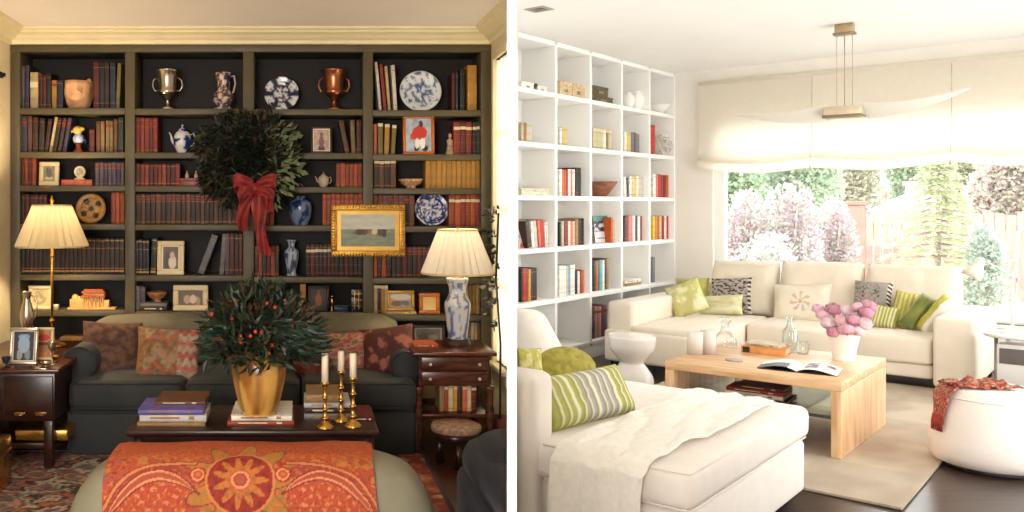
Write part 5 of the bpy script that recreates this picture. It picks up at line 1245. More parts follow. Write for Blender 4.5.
def rflat(col, row, x0, x1, T, n, ks, labs):
    z = cell_z(row); sa, sb = ont(x0, 280, T)[0], ont(x1, 280, T)[0]
    for i in range(n):
        flat_book(-(sa), -(sb), -T, -T + .2, z, .026, ks[i], labs[i], 'books lying flat in the white bookcase', 'R'); z += .026
# flat stack in fourth column (laid along the shelf)
s_a, s_b = ont(625, 280, -.06)[0], ont(641, 280, -.06)[0]; z = cell_z(4)
for k, lab in (('tan', 'tan book lying flat, bottom of small stack, fourth column of white bookcase'), ('wht', 'white book lying flat on top of small stack, fourth column of white bookcase')):
    cx_, cy_ = -.16, -(s_a + s_b) / 2
    w, d = s_a - s_b, .2
    flat_book(cx_ - w / 2, cx_ + w / 2, cy_ - d / 2, cy_ + d / 2, z, .03, k, lab, 'books lying flat in the white bookcase', 'R', PI / 2); z += .03
def inbox(nm, lab, cat, col, row, x0, x1, top, mt, lidm=None, group=None, T=-.05, dz=0, deep=.22, lidh=.3):
    z0 = cell_z(row) + dz; sa, sb = ont(x0, 200, T)[0], ont(x1, 200, T)[0]; h = ont((x0 + x1) / 2, top, T)[1] - z0
    sa = min(sa, BC_S[col] - TH / 2 - .006)
    t = thing(nm, lab, cat, (T - deep / 2, -(sa + sb) / 2, z0), 'R', None, group); ww = (sa - sb) / 2
    m = MB(); m.box((-deep / 2, -ww, 0), (deep / 2, ww, h * (1 - lidh)), .003); part(t, 'body', m, mt, local=True)
    m = MB(); m.box((-deep / 2 - .003, -ww - .001, h * (1 - lidh)), (deep / 2 + .003, ww + .001, h), .003); part(t, 'lid', m, lidm or mt, local=True)
    m = MB(); m.box((deep / 2, -ww * .3, h * .25), (deep / 2 + .004, ww * .3, h * .5), .001); part(t, 'label_holder', m, SILVER, local=True)
    return h
PAT = mat('patterned_paper', (206, 180, 140), .8, 0, .35, 45); WICK = mat('dark_wicker', (96, 84, 58), .85, 0, .4, 60, .5, 90); WHB = mat('white_card_box', (238, 232, 224), .7, 0, .02)
inbox('storage_box', 'white card box at the left of nearest top cubby of white bookcase', 'box', 0, 0, 521.5, 534, 82, WHB)
inbox('storage_box', 'white card box right of the black box in nearest top cubby', 'box', 0, 0, 538, 547, 86, WHB)
m_ = inbox('storage_box', 'narrow black box between two white boxes in nearest top cubby', 'box', 0, 0, 534.6, 537.4, 83.5, mat('black_card', (40, 38, 38), .6))
inbox('storage_box', 'patterned tan paper box, left of pair in second top cubby', 'box', 1, 0, 559.8, 572, 81.5, PAT)
inbox('storage_box', 'patterned tan paper box, right of pair in second top cubby', 'box', 1, 0, 572.6, 585, 84.5, PAT)
h = inbox('wicker_box', 'long dark wicker box at the bottom in middle top cubby', 'box', 2, 0, 593.4, 613, 96.5, WICK)
inbox('wicker_box', 'smaller dark wicker box stacked on the long one in middle top cubby', 'box', 2, 0, 593.6, 608, 86.5, WICK, dz=h)
inbox('storage_box', 'cream floral paper box alone in nearest cubby of third row', 'box', 0, 2, 521.5, 552, 188.5, mat('cream_floral_paper', (216, 206, 182), .8, 0, .25, 50))
def rlathe(nm, lab, cat, prof, mt, pos, group=None, n=28, **k):
    m = MB(); m.lathe(smoothprof(prof), n=n, **k); return single(nm, lab, cat, m, mt, pos, 'R', local=True, group=group)
CER = mat('white_ceramic', (240, 236, 230), .2, 0, .01)
for px, r, h, lab in ((627, .075, .17, 'white ceramic vase, narrower one on left in fourth top cubby'), (635.5, .085, .2, 'white ceramic vase, wider one on right in fourth top cubby')):
    s = ont(px, 200, -.12)[0]
    rlathe('vase', lab, 'vase', [(0, 0), (r * .6, 0), (r, h * .4), (r * .95, h * .7), (r * .6, h * .95), (r * .62, h), (r * .5, h * .98), (r * .4, h * .8), (0, h * .1)], CER, (-.12, -s, cell_z(0)), 'white vases on the white bookcase')
s = ont(658, 200, -.12)[0]
rlathe('bowl', 'white ceramic bowl in the farthest top cubby of white bookcase', 'bowl', [(0, 0), (.06, 0), (.06, .01), (.11, .05), (.14, .1), (.132, .1), (.1, .05), (0, .02)], CER, (-.14, -s, cell_z(0)))
s = ont(661, 200, -.14)[0]
m = MB(); rr = random.Random(3)                  # openwork ball
for k in range(22):
    ax = Vector((rr.gauss(0, 1), rr.gauss(0, 1), rr.gauss(0, 1))).normalized(); u = ax.orthogonal().normalized(); v = ax.cross(u); R = .125; of = rr.uniform(-.05, .05); q = sqrt(R * R - of * of)
    m.tube([(ax * of + (u * cos(a) + v * sin(a)) * q + Vector((0, 0, R + .004)))[:] for a in [2 * PI * j / 24 for j in range(25)]], .005, 5)
single('wicker_ball', 'white openwork wicker ball beside the red book, farthest column', 'ball', m, mat('white_wicker', (226, 216, 206), .7, 0, .1), (-.14, -s, cell_z(1)), 'R', local=True)
s = ont(602, 190, -.13)[0]
m = MB(); m.lathe([(0, 0), (.06, 0), (.075, .01), (.13, .09), (.165, .15), (.15, .15), (.12, .09), (0, .03)], n=32, wob=lambda a, z: 1 + (.12 * cos(2 * a) * z / .15))
single('wooden_bowl', 'rustic carved wooden bowl in middle cubby of the third row', 'bowl', m, wood('rustic_wood', (110, 64, 44), (160, 104, 74), .6), (-.16, -s, cell_z(2)), 'R', local=True)
# poster-like picture book standing in the middle cubby of row four
def posterp(u, v):
    if v > .8: return (70, 130, 122)
    if v > .42: return (40, 38, 44) if fbm(u * 7, v * 7, 2) > -.15 else (190, 190, 196)
    if v > .36: return (210, 196, 190)
    return (206, 204, 204) if not (.14 < v < .2 and .1 < u < .6) else (120, 120, 120)
s0_, s1_ = ont(597, 225, -.1)[0], ont(617, 225, -.1)[0]; w = s0_ - s1_; h = .27
t = thing('picture_frame', 'teal, black and white picture standing in middle cubby of fourth row', 'picture', (-.12, -(s0_ + s1_) / 2, cell_z(3)), 'R', (-.1, 0, PI / 2))
m = MB(); m.box((-w / 2, 0, 0), (w / 2, .01, h), .002); part(t, 'backing', m, mat('black_card', (40, 38, 38), .6), local=True)
m = MB(); m.grid(lambda u, v: (-w / 2 + .004 + u * (w - .008), -.001, .004 + v * (h - .008)), 30, 40, posterp, smooth=False); part(t, 'image', m, pmat('print', .45), local=True)
s = ont(525, 232, -.08)[0]
t = thing('magazine', 'floral magazine leaning at the left of nearest cubby, fourth row', 'magazine', (-.1, -s + .0, cell_z(3)), 'R', (-.2, 0, PI / 2))
m = MB(); m.box((-.06, 0, 0), (.055, .006, .25), .001); part(t, 'pages', m, PAGE, local=True)
m = MB(); m.grid(lambda u, v: (-.06 + .115 * u, -.001, .25 * v), 16, 30, lambda u, v: mixc((216, 206, 196), (190, 70, 50), fbm(u * 4, v * 6, 2) * 4 - .4 + (.8 if v < .3 else 0)), smooth=False); part(t, 'front_page', m, pmat('print', .45), local=True)

# --- big L-shaped sofa
SOFA = mat('ivory_sofa_cloth', (230, 217, 198), .85, 0, .03, 8, .1, 90, .15)
so = thing('corner_sofa', 'large ivory L-shaped sofa under the wide window', 'sofa', (1.5, -1.2, 0), 'R')
def sp(nm, a, b, bev=.04, seg=4, puff=0, mt=SOFA, par=None):
    m = MB(); m.box(a, b, bev, seg)
    if puff:
        m.subdiv(1); x0, x1 = sorted((a[0], b[0])); y0, y1 = sorted((a[1], b[1])); z1 = max(a[2], b[2]); z0 = min(a[2], b[2])
        def f(x, y, z):
            e = sin(PI * min(1, max(0, (x - x0) / (x1 - x0)))) * sin(PI * min(1, max(0, (y - y0) / (y1 - y0))))
            return (x, y, z + (puff * e if z > (z0 + z1) / 2 else 0))
        m.warp(f)
    return part(par or so, nm, m, mt)
sp('base', (.36, -1.5, .09), (2.56, -.3, .2), .02); sp('base', (.36, -2.4, .09), (1.2, -1.45, .2), .02)
sp('arm', (2.57, -1.57, .05), (2.83, -.32, .585), .03); sp('arm', (.33, -2.36, .09), (.56, -.32, .6), .035)
sp('back_panel', (.5, -.5, .09), (2.6, -.3, .66), .04)
sp('chaise_cushion', (.56, -2.42, .2), (1.205, -.85, .405), .035, 4, .014)
sp('chaise_front', (.335, -2.44, .085), (1.2, -2.2, .36), .03)
for x0, x1 in ((1.215, 1.885), (1.895, 2.56)): sp('seat_cushion', (x0, -1.53, .2), (x1, -.8, .405), .035, 4, .012)
def backc(x0, x1, z1, y=-.66):
    xm_, hw, zm, hz = (x0 + x1) / 2, (x1 - x0) / 2, (.38 + z1) / 2, (z1 - .38) / 2
    def bcf(sg):
        def f(u, v):
            a, b = 2 * u - 1, 2 * v - 1; e = max(0, 1 - abs(a) ** 8) ** .5 * max(0, 1 - abs(b) ** 7) ** .5
            return (xm_ + a * hw * (1 - .025 * abs(b) ** 3), y + .07 * b + sg * (.115 * e + .01 * fbm(a * 3, b * 2, hw + x0)), zm + b * hz * (1 - .03 * a * a + (.02 * fbm(a * 2, 1, x0) if b > 0 else 0)))
        return f
    m = MB(); m.grid(bcf(-1), 32, 22); g1 = bcf(1); m.grid(lambda u, v: g1(1 - u, v), 32, 22); bmesh.ops.remove_doubles(m.bm, verts=m.bm.verts[:], dist=1e-5)
    c = part(so, 'back_cushion', m, SOFA)
for x0, x1, z1 in ((.62, 1.235, .9), (1.245, 1.93, .925), (1.94, 2.64, .93)): backc(x0, x1, z1)
DKL = mat('dark_sofa_foot', (40, 34, 32), .5)
for x, y in ((.4, -2.36), (1.14, -2.36), (2.62, -1.5), (2.78, -1.5), (2.78, -.4), (.4, -.4), (1.8, -1.42)):
    m = MB(); m.box((x - .025, y - .025, 0), (x + .025, y + .025, .09), .004); part(so, 'foot', m, DKL)
m = MB(); m.box((1.25, -1.42, .0), (2.5, -.5, .085)); part(so, 'shadow_base', m, DKL) if False else m.bm.free()
# throw pillows on it: base corner pixels on a plane, height in metres
def pil(label, bl, br, s, h, th, lean, pf=None, mt=None, roll=0, yaw=None, wm=None, zup=0, group=None, pinch=.06):
    (t0, z0), (t1, z1) = ons(bl[0], bl[1], s), ons(br[0], br[1], s)
    w = hypot(t1 - t0, z1 - z0); rl = -atan2(z1 - z0, t1 - t0) + roll
    ctr = ((t0 + t1) / 2, -s, (z0 + z1) / 2); c = Vector((sin(rl) * h / 2, 0, cos(rl) * h / 2)); c = Matrix.Rotation(lean, 4, 'X') @ c
    return pillow(label, (ctr[0] + c.x, ctr[1] + c.y, ctr[2] + c.z + zup), w, h, th, (lean, rl, yaw or 0), pf, mt, 'R', group, wm, pinch=pinch)
WLG = mat('lime_piping', (176, 170, 84), .8); WLW = mat('cream_piping', (222, 212, 190), .8)
LIME = mat('lime_velvet', (180, 174, 100), .75, 0, .25, 6, .1, 50, .3); LIMEP = mat('pale_lime_velvet', (200, 194, 120), .75, 0, .25, 7, .1, 50, .3); OLIV = mat('olive_green_silk', (120, 124, 44), .45, 0, .35, 9, .2, 20, .4)
def limepaint(u, v): return mixc((196, 190, 120), (226, 222, 182), fbm(u * 3, v * 3, 6) * 2.2 + .2 - (.5 if u > .72 else 0))
pillow('lime square pillow turned on its corner at left of ivory sofa', (.665, -1.42, .575), .32, .32, .14, (-.35, -.42, .22), limepaint, None, 'R', None, WLG)
pil('lime rectangular pillow behind, against the left back cushion', (676, 300), (709, 300), .78, .22, .12, -.25, None, LIME, wm=WLG)
def scriptp(u, v):
    if u < .06 or u > .94: return (40, 36, 36) if int(v * 16) % 2 else (206, 196, 180)
    return (66, 60, 60) if fbm(u * 11, v * 14, 3) > .12 or (.6 < u < .85 and .1 < v < .45 and .3 < hypot((u - .72) * 4, (v - .27) * 3.2) < .6) else (178, 164, 156)
pil('grey patterned pillow with striped side edges near left back cushion', (711, 314), (752, 314), .86, .36, .12, -.3, scriptp, wm=WLW)
pil('small pale lime oblong pillow lying in front on chaise corner', (699, 316), (743, 315), 1.1, .2, .12, -.4, lambda u, v: mixc((206, 200, 152), (224, 218, 184), fbm(u * 3, v * 3, 2) * 2 + .4), wm=WLG)
def flower(u, v):
    x, y = (u - .5) * 1.5, v - .52; r = hypot(x, y); a = atan2(y, x)
    if r < .05: return (206, 170, 110)
    if r < .26 and abs(sin(a * 3.5 + r * 5)) < .55 and r > .07: return (196, 176, 182) if fbm(u * 9, v * 9, 2) > 0 else (206, 180, 150)
    return (232, 220, 200)
pil('cream pillow with a printed flower on the middle back cushion', (773, 323), (832, 324), .92, .37, .13, -.35, flower, wm=WLW)
def greyscroll(u, v):
    if u > .9: return (34, 32, 34) if int(v * 13 + u * 8) % 2 else (222, 214, 200)
    q = abs(fbm(u * 6 + .3, v * 6, 12)); return (52, 48, 46) if q < .06 and u < .72 else (158, 148, 138)
pil('grey scroll pillow with black and white edge on right back cushion', (852, 307), (891, 309), .86, .24, .12, -.35, greyscroll, roll=.05, wm=WLW)
def limestripe(u, v): return (220, 216, 170) if int(u * 15) % 2 else (170, 166, 70)
pil('lime and white striped pillow beside the pink peonies', (868, 327), (894, 329), 1.06, .2, .12, -.5, limestripe, roll=.15, wm=WLG)
pil('yellow green striped pillow tucked behind the dark olive pillow', (888, 326), (912, 326), .95, .3, .12, -.35, lambda u, v: (206, 198, 120) if int(u * 11) % 2 else (176, 166, 84), roll=.25, wm=WLG)
pil('dark olive silk pillow tilted toward the right sofa arm', (896, 329), (914, 331), 1.05, .34, .13, -.4, None, OLIV, roll=.42, yaw=-.25, wm=WLG)
pil('lime and cream pillow leaning on the right sofa arm', (914, 333), (931, 334), 1.1, .36, .13, -.35, lambda u, v: (184, 176, 80) if u < .62 else (236, 228, 214), roll=.5, yaw=-.6, wm=WLW)

# --- beige rug
m = MB()
def rugb(u, v):
    q = fbm(u * 9, v * 9, 3); c = mixc((198, 182, 160), (178, 160, 140), q * 1.5 + .5)
    if int(u * 4) % 2 != int(v * 5) % 2: c = mixc(c, (168, 152, 134), .35)
    return c
m.sheet(lambda u, v: (.95 + u * 2.0, -4.83 + v * 3.4, .004), 60, 90, .012, rugb)
single('rug', 'beige checked rug under the pale wooden coffee table', 'rug', m, pmat('woven_wool', .95, .4, 120), (1.95, -3.1, 0), 'R')

# --- coffee table
def beechc(nm, st_): return wood(nm, (206, 158, 112), (232, 194, 150), .4, 2.2, st_)
BEE = beechc('beech_top', (1.5, 16, 16)); BEV = beechc('beech_side', (16, 16, 1.5))
ctx0, ctx1, cty0, cty1, CZ, SL = 1.555, 2.545, -4.14, -3.03, .451, .055
RG = .0165
c2 = thing('coffee_table', 'pale wooden coffee table with slab sides on the beige rug', 'table', ((ctx0 + ctx1) / 2, (cty0 + cty1) / 2, RG), 'R')
m = MB(); m.box((ctx0, cty0, CZ - SL), (ctx1, cty1, CZ), .006); part(c2, 'table_top', m, BEE)
for x in (ctx0, ctx1 - SL):
    m = MB(); m.box((x, cty0, RG), (x + SL, cty1, CZ - SL), .006); part(c2, 'side_panel', m, BEV)
m = MB(); m.box((ctx0 + SL, cty0 + .06, .225), (ctx1 - SL, cty1 - .06, .237)); part(c2, 'glass_shelf', m, glass('shelf_glass', (238, 246, 242), .05))
m = MB(); m.box((ctx0 + SL, cty0 + .055, .222), (ctx1 - SL, cty0 + .063, .24)); m.box((ctx0 + SL, cty1 - .063, .222), (ctx1 - SL, cty1 - .055, .24)); part(c2, 'shelf_edge', m, mat('dark_glass_edge', (60, 74, 70), .2))
m = MB(); m.box((ctx0 + SL + .18, cty0 + .3, .2), (ctx1 - SL - .2, cty1 - .2, .222), .003); part(c2, 'shelf_board', m, BEE)
# things on it
for i, (p, w, h, lab) in enumerate((((695, 357), .05, .15, 'white glass candle holder at the table corner, nearer the stool'), ((708.5, 356.5), .046, .16, 'white glass candle holder beside the glass carafe'))):
    t, y = onz(p[0], p[1] - 3, CZ); tt = thing('candle_holder', lab, 'candle holder', (t, y, CZ), 'R', None, 'white candle holders')
    m = MB(); m.lathe([(0, 0), (w, 0), (w, h), (w * .92, h), (w * .92, .01), (0, .01)], n=28); part(tt, 'cup', m, mat('frosted_glass', (250, 244, 236), .25, 0, .02, trans=.4), local=True)
    m = MB(); m.lathe([(0, .011), (w * .9, .011), (w * .9, h * .7), (0, h * .7)], n=24); part(tt, 'wax', m, WAX, local=True)
def bottle(lab, p, R, h, prof, mt, cat='bottle', nm='glass_bottle'):
    t, y = onz(p[0], p[1], CZ); m = MB(); m.lathe(smoothprof([(a * R, b * h) for a, b in prof]), n=28); return single(nm, lab, cat, m, mt, (t, y, CZ), 'R', local=True)
GB = glass('bottle_glass', (250, 252, 251), .1)
BP = [(0, 0), (.95, 0), (1, .04), (1, .5), (.8, .62), (.42, .74), (.36, .9), (.44, .96), (.44, 1), (.34, 1), (.3, .8), (.36, .74), (.72, .6), (.92, .5), (.92, .06), (0, .04)]
bottle('clear glass carafe with a stopper at the back of coffee table', (725, 346), .075, .2, [(0, 0), (1, 0), (1.02, .05), (.95, .3), (.5, .5), (.36, .6), (.34, .8), (.5, .86), (.52, 1), (0, 1)], GB, 'carafe', 'carafe')
bottle('clear glass bottle standing left of the white peony vase', (790, 351), .048, .24, BP, GB)
bottle('small clear drinking glass right of the glass bottle', (802.5, 354), .042, .075, [(0, 0), (.8, 0), (1, 1), (.94, 1), (.75, .08), (0, .08)], GB, 'glass', 'drinking_glass')
ta, tb = onz(742, 352, CZ), onz(785, 355, CZ)
bt = thing('book', 'thick orange and white book with a black spine label on the coffee table', 'book', ((ta[0] + tb[0]) / 2 + .0, (ta[1] + tb[1]) / 2 + .06, CZ), 'R', (0, 0, .1)); BC['orx'] = ((222, 150, 84), 'pale orange'); w_ = .27
m = MB(); m.box((-w_ / 2, -.1, 0), (w_ / 2, .1, .004)); m.box((-w_ / 2, -.1, .041), (w_ / 2, .1, .045)); m.box((-w_ / 2, -.1, 0), (w_ / 2, -.094, .045), .002); part(bt, 'cover', m, bmat('orx'), local=True)
m = MB(); m.box((-w_ / 2 + .004, -.094, .004), (w_ / 2 - .004, .096, .041)); part(bt, 'pages', m, PAGE, local=True)
m = MB(); m.box((-w_ * .46, -.1015, .004), (-w_ * .3, -.099, .041)); part(bt, 'spine_label', m, mat('black_card', (40, 38, 38), .6), local=True)
flat_book(bt.location.x * 0 + (ta[0] + tb[0]) / 2 - .11, (ta[0] + tb[0]) / 2 + .1, (ta[1] + tb[1]) / 2 - .02, (ta[1] + tb[1]) / 2 + .15, CZ + .0455, .02, 'bei', 'thin beige book lying on the orange coffee table book', 'books on the pale coffee table', 'R')
t, y = onz(734, 360.5, CZ); m = MB(); m.lathe([(0, 0), (.05, 0), (.052, .004), (.05, .008), (0, .008)], n=28); single('coaster', 'round grey coaster at the front left of the pale table', 'coaster', m, mat('grey_felt', (176, 168, 160), .8), (t, y, CZ), 'R', local=True)
# open magazine
t, y = onz(800, 369, CZ); mg = thing('magazine', 'open glossy magazine on the pale coffee table near peonies', 'magazine', (t, y, CZ), 'R', (0, 0, .12))
for s, pf, nm in ((-1, lambda u, v: (236, 232, 226) if v > .5 or u < .2 else (64, 60, 62), 'left_page'), (1, lambda u, v: (240, 236, 230) if not (.15 < u < .5 and .1 < v < .9) and not (.6 < u < .9 and .5 < v < .85) else (mixc((70, 64, 66), (214, 160, 170), fbm(u * 5, v * 5, 2) * 2 + .3)), 'right_page')):
    def pg(u, v, s=s):
        return (s * .21 * u, -.14 + .28 * v, .004 + .03 * sin(PI * min(1, u * 1.05)) ** .8 * (1 - .6 * u))
    m = MB(); m.sheet(pg if s > 0 else (lambda u, v: pg(1 - u, v)), 20, 20, .004, pf if s > 0 else (lambda u, v: pf(1 - u, v))); part(mg, nm, m, pmat('print', .45), local=True)
m = MB(); m.box((-.21, -.14, 0), (.21, .14, .0035)); part(mg, 'cover', m, mat('black_card', (40, 38, 38), .6), local=True)
# peony vase
t, y = onz(844, 360, CZ); vz = (t, y)
m = MB(); m.lathe(smoothprof([(0, 0), (.058, 0), (.062, .01), (.07, .07), (.088, .15), (.1, .19), (.094, .19), (.08, .15), (.055, .05), (0, .03)]), n=36); single('vase', 'white flared ceramic vase holding pink peonies', 'vase', m, CER, (t, y, CZ), 'R', local=True)
PEO = pmat('peony_petal', .6, trans=.3)
def peony(k, r, cols):
    m = MB(); q = random.Random(k)
    for ring, (n, rad, up, L) in enumerate(((9, .2, -.15, 1.0), (9, .16, .15, 1.0), (8, .12, .45, .95), (8, .08, .75, .85), (7, .05, 1.0, .75), (5, .02, 1.25, .65))):
        for i in range(n):
            a = 2 * PI * i / n + ring * .5 + q.uniform(-.2, .2); c = mixc(cols[0], cols[1], q.random())
            ca, sa = cos(a), sin(a)
            def pf(u, v, ca=ca, sa=sa, up=up, L=L, rad=rad, ring=ring):
                w = .55 * sin(PI * (.12 + .8 * v)) * L; l = v * L; el = up + .9 * v * (1.1 - up * .3)
                ro = rad + l * cos(el) * .8; zz = -.25 + l * sin(el) * .95 + up * .12; s = (u - .5) * w * 1.6
                ro -= abs(u - .5) ** 2 * .5
                return ((ro * ca - s * sa) * r, (ro * sa + s * ca) * r, (zz + .09 * sin(u * 11 + ring) * v + .05 * sin(v * 9)) * r)
            m.grid(pf, 6, 5, lambda u, v: mixc(c, (250, 232, 236), v * .5))
    return m
spots = [(822, 312, 0), (833, 306, .05), (846, 307, .06), (858, 304, .03), (866, 309, .0), (828, 321, -.05), (841, 317, -.07), (853, 316, -.08), (864, 320, -.05), (847, 327, -.09), (834, 328, -.07), (857, 327, -.07), (818, 303 + 3, .06), (868, 303, .07)]
places = ['at the upper left of bunch', 'high at left of centre', 'at the top centre', 'high at right of centre', 'at the right edge', 'low at left', 'in the centre', 'right of the centre', 'low at right edge', 'drooping over the vase front', 'drooping over the vase left', 'drooping over the vase right', 'highest at far left', 'highest at far right']
for k, (px, py, d) in enumerate(spots):
    r = (.06, .068, .063, .056)[k % 4]; sy = -vz[1] - d
    tt_, zz_ = ons(px, py + 5, -vz[1] - d if False else -(vz[1] + d)); cols = [((224, 146, 168), (240, 194, 206)), ((200, 100, 132), (228, 156, 178)), ((242, 212, 218), (250, 232, 236))][k % 3]
    o = thing('peony', f'pink peony {places[k]} in the white vase', 'flower', (tt_, vz[1] + d, zz_), 'R', (.5 * sin(k), .5 * cos(k * 2), k), 'pink peonies in the vase')
    part(o, 'petals', peony(k, r, cols), PEO, local=True, normals=False)
    Mi = o.matrix_world.inverted(); a = Mi @ (ROOM['R'] @ Vector((vz[0], vz[1], CZ + .12))); b_ = Vector((0, 0, -.25 * r)); mid = (a + b_) / 2 + Vector((0, 0, .0))
    m = MB(); m.tube([b_[:], mid[:], a[:]], .003, 6); part(o, 'stem', m, mat('flower_stem', (96, 130, 66), .6), local=True)
# books on its shelf
ZS = .2375
for i, (dx, dy, w, d, th, k, lab) in enumerate(((0, 0, .36, .26, .02, 'dbr', 'dark brown book at the bottom of stack under the pale table'), (-.01, .0, .33, .25, .022, 'wht', 'white book in the stack under the pale table'), (-.01, .01, .33, .24, .02, 'red', 'red book on the stack under the pale table'), (.01, .03, .28, .22, .016, 'mar', 'maroon book topping the stack under the pale table'))):
    cx_, cy_ = ctx0 + .47 + dx, -3.82 + dy; flat_book(cx_ - w / 2, cx_ + w / 2, cy_ - d / 2, cy_ + d / 2, ZS, th, k, lab, 'books under the pale coffee table', 'R', .06); ZS += th
# --- white stool
t, y = onz(632, 390, 0); R = .178
rlathe('stool', 'white glazed hourglass ceramic stool between chaise and coffee table', 'stool', [(0, 0), (R * .86, 0), (R * .9, .02), (R * .86, .1), (R * .58, .175), (R * .5, .2), (R * .62, .235), (R * .9, .3), (R * .98, .375), (R * .99, .4), (R * .95, .412), (R * .88, .412), (0, .41)], mat('pearl_glaze', (232, 226, 220), .15, 0, .05, 6, coat=.4), (t, y, RG), n=44)

# --- foreground chaise chair with its arm cut by the partition
CH = mat('cream_chaise_cloth', (236, 226, 216), .85, 0, .03, 10, .12, 110, .15)
pr_n = Vector((cos(A), sin(A), 0))
pco = ROOM['R'].inverted() @ Vector((*ray(P_OUT + .2, 4), 0)); pno = (ROOM['R'].inverted().to_3x3() @ Vector((-F, (P_OUT + .2 - PX), 0))).normalized()
cs = thing('chaise_chair', 'cream chaise chair in the foreground with a fluffy throw', 'chair', (2.1, -5.7, 0), 'R')
def cp(nm, a, b, bev=.035, seg=4, warp=None, sub=0):
    m = MB(); m.box(a, b, bev, seg)
    if sub: m.subdiv(sub)
    if warp: m.warp(warp)
    m.clip(pco, pno); return part(cs, nm, m, CH)
cp('base', (1.2, -6.47, .05), (2.585, -5.0, .31), .03)
def cw_(x, y, z): return (x, y, z + (.018 * sin(PI * min(1, max(0, (y + 6.5) / 1.5))) * (1 if z > .4 else 0)))
cp('seat_cushion', (1.2, -6.5, .315), (2.6, -4.97, .465), .04, 4, cw_, 1)
cp('arm', (1.3, -6.53, .05), (1.985, -6.36, .745), .045)
def lean_(x, y, z): return (x - max(0, z - .3) * .62, y, z)
cp('backrest', (1.35, -6.3, .2), (1.56, -5.08, .83), .05, 4, lean_, 1)
m = MB()
for z in (.322, .458): m.tube([(2.0, -6.492, z), (2.56, -6.492, z), (2.588, -6.482, z), (2.592, -6.46, z), (2.592, -5.03, z)], .004, 6)
part(cs, 'piping', m, CH)
for x, y in ((2.5, -6.4), (2.5, -5.06), (2.05, -6.4)):
    m = MB(); m.box((x - .03, y - .03, 0), (x + .03, y + .03, .05), .004); part(cs, 'foot', m, DKL)
# fluffy throw
rnd2 = random.Random(11)
def fl(u, v):                                     # u across (t), v along: far edge -> near edge -> hanging
    t0, t1 = 2.09, 2.47; Lf = 1.42; D_ = .42; l = v * (Lf + D_)
    x = t0 + (t1 - t0) * u + .03 * sin(v * 5) + .02 * fbm(u * 3, v * 4, 1)
    rip = .012 * sin(u * 9 + 3 * sin(v * 6)) + .010 * fbm(u * 5, v * 9, 3)
    zt = .472 + .018 * sin(PI * min(1, max(0, (6.5 - 5.1 - l + .0) / 1.5)))
    if l < Lf - .05: return (x, -5.1 - l, zt + abs(rip) + .014)
    q = (l - (Lf - .05)) / .1
    if q < 1: a = q * PI / 2; return (x, -5.1 - (Lf - .05) - .06 * sin(a), zt + .014 - .05 + .05 * cos(a) + abs(rip) * (1 - q))
    return (x + .02 * sin(u * 5) * (l - Lf), -6.5 - .035 - abs(rip) * 1.5 - .02 * sin(u * 7 + 1) ** 2, zt - .036 - (l - Lf - .05))
m = MB(); m.sheet(fl, 70, 130, .012)
r3 = random.Random(2)
tt = single('throw', 'fluffy cream throw running over the seat and front of the chaise chair', 'throw', m, mat('fluffy_cream_wool', (246, 238, 226), .95, 0, .05, 40, .35, 160, .2), (2.25, -5.8, .47), 'R')
# chair pillows
def pilz(label, bl, br, z, h, th, lean, pf=None, mt=None, roll=0, dyaw=0, wm=None, pinch=.05, rnd_=False):
    a, b = Vector(onz(bl[0], bl[1], z)), Vector(onz(br[0], br[1], z)); w = (b - a).length; yaw = atan2(b.y - a.y, b.x - a.x) + dyaw
    R_ = Matrix.Rotation(yaw, 4, 'Z') @ Matrix.Rotation(roll, 4, 'Y') @ Matrix.Rotation(lean, 4, 'X')
    c = R_ @ Vector((0, 0, h / 2)); md = (a + b) / 2
    return pillow(label, (md.x + c.x, md.y + c.y, z + c.z), w, h, th, (lean, roll, yaw), pf, mt, 'R', None, wm, pinch=pinch, rnd_=rnd_)
def stripes(u, v):
    mid = .36 < u < .74; f = (u * 12.5) % 1
    if u < .035: return (150, 156, 60)
    if f < .3: return (226, 222, 186)
    if mid: return (172, 164, 154) if f < .75 else (140, 132, 130)
    return (170, 168, 92) if f < .8 else (150, 146, 70)
pilz('green and grey striped pillow at the front of the chaise chair', (550, 432), (636, 412), .475, .235, .14, -.5, stripes, wm=mat('lime_edge', (166, 172, 50), .8))
pilz('round mustard green pillow behind the striped pillow on chaise chair', (541, 392), (599, 388), .475, .23, .16, -.4, None, mat('mustard_bouclé' if 0 else 'mustard_weave', (158, 146, 62), .85, 0, .3, 30, .4, 90), pinch=.0, rnd_=True, wm=mat('mustard_piping', (150, 136, 40), .8))
pilz('pale lime pillow tucked against the chaise chair back', (521, 392), (545, 392), .475, .23, .12, -.4, lambda u, v: mixc((190, 182, 90), (220, 212, 150), fbm(u * 4, v * 4, 3) * 2 + .4), wm=WLG)

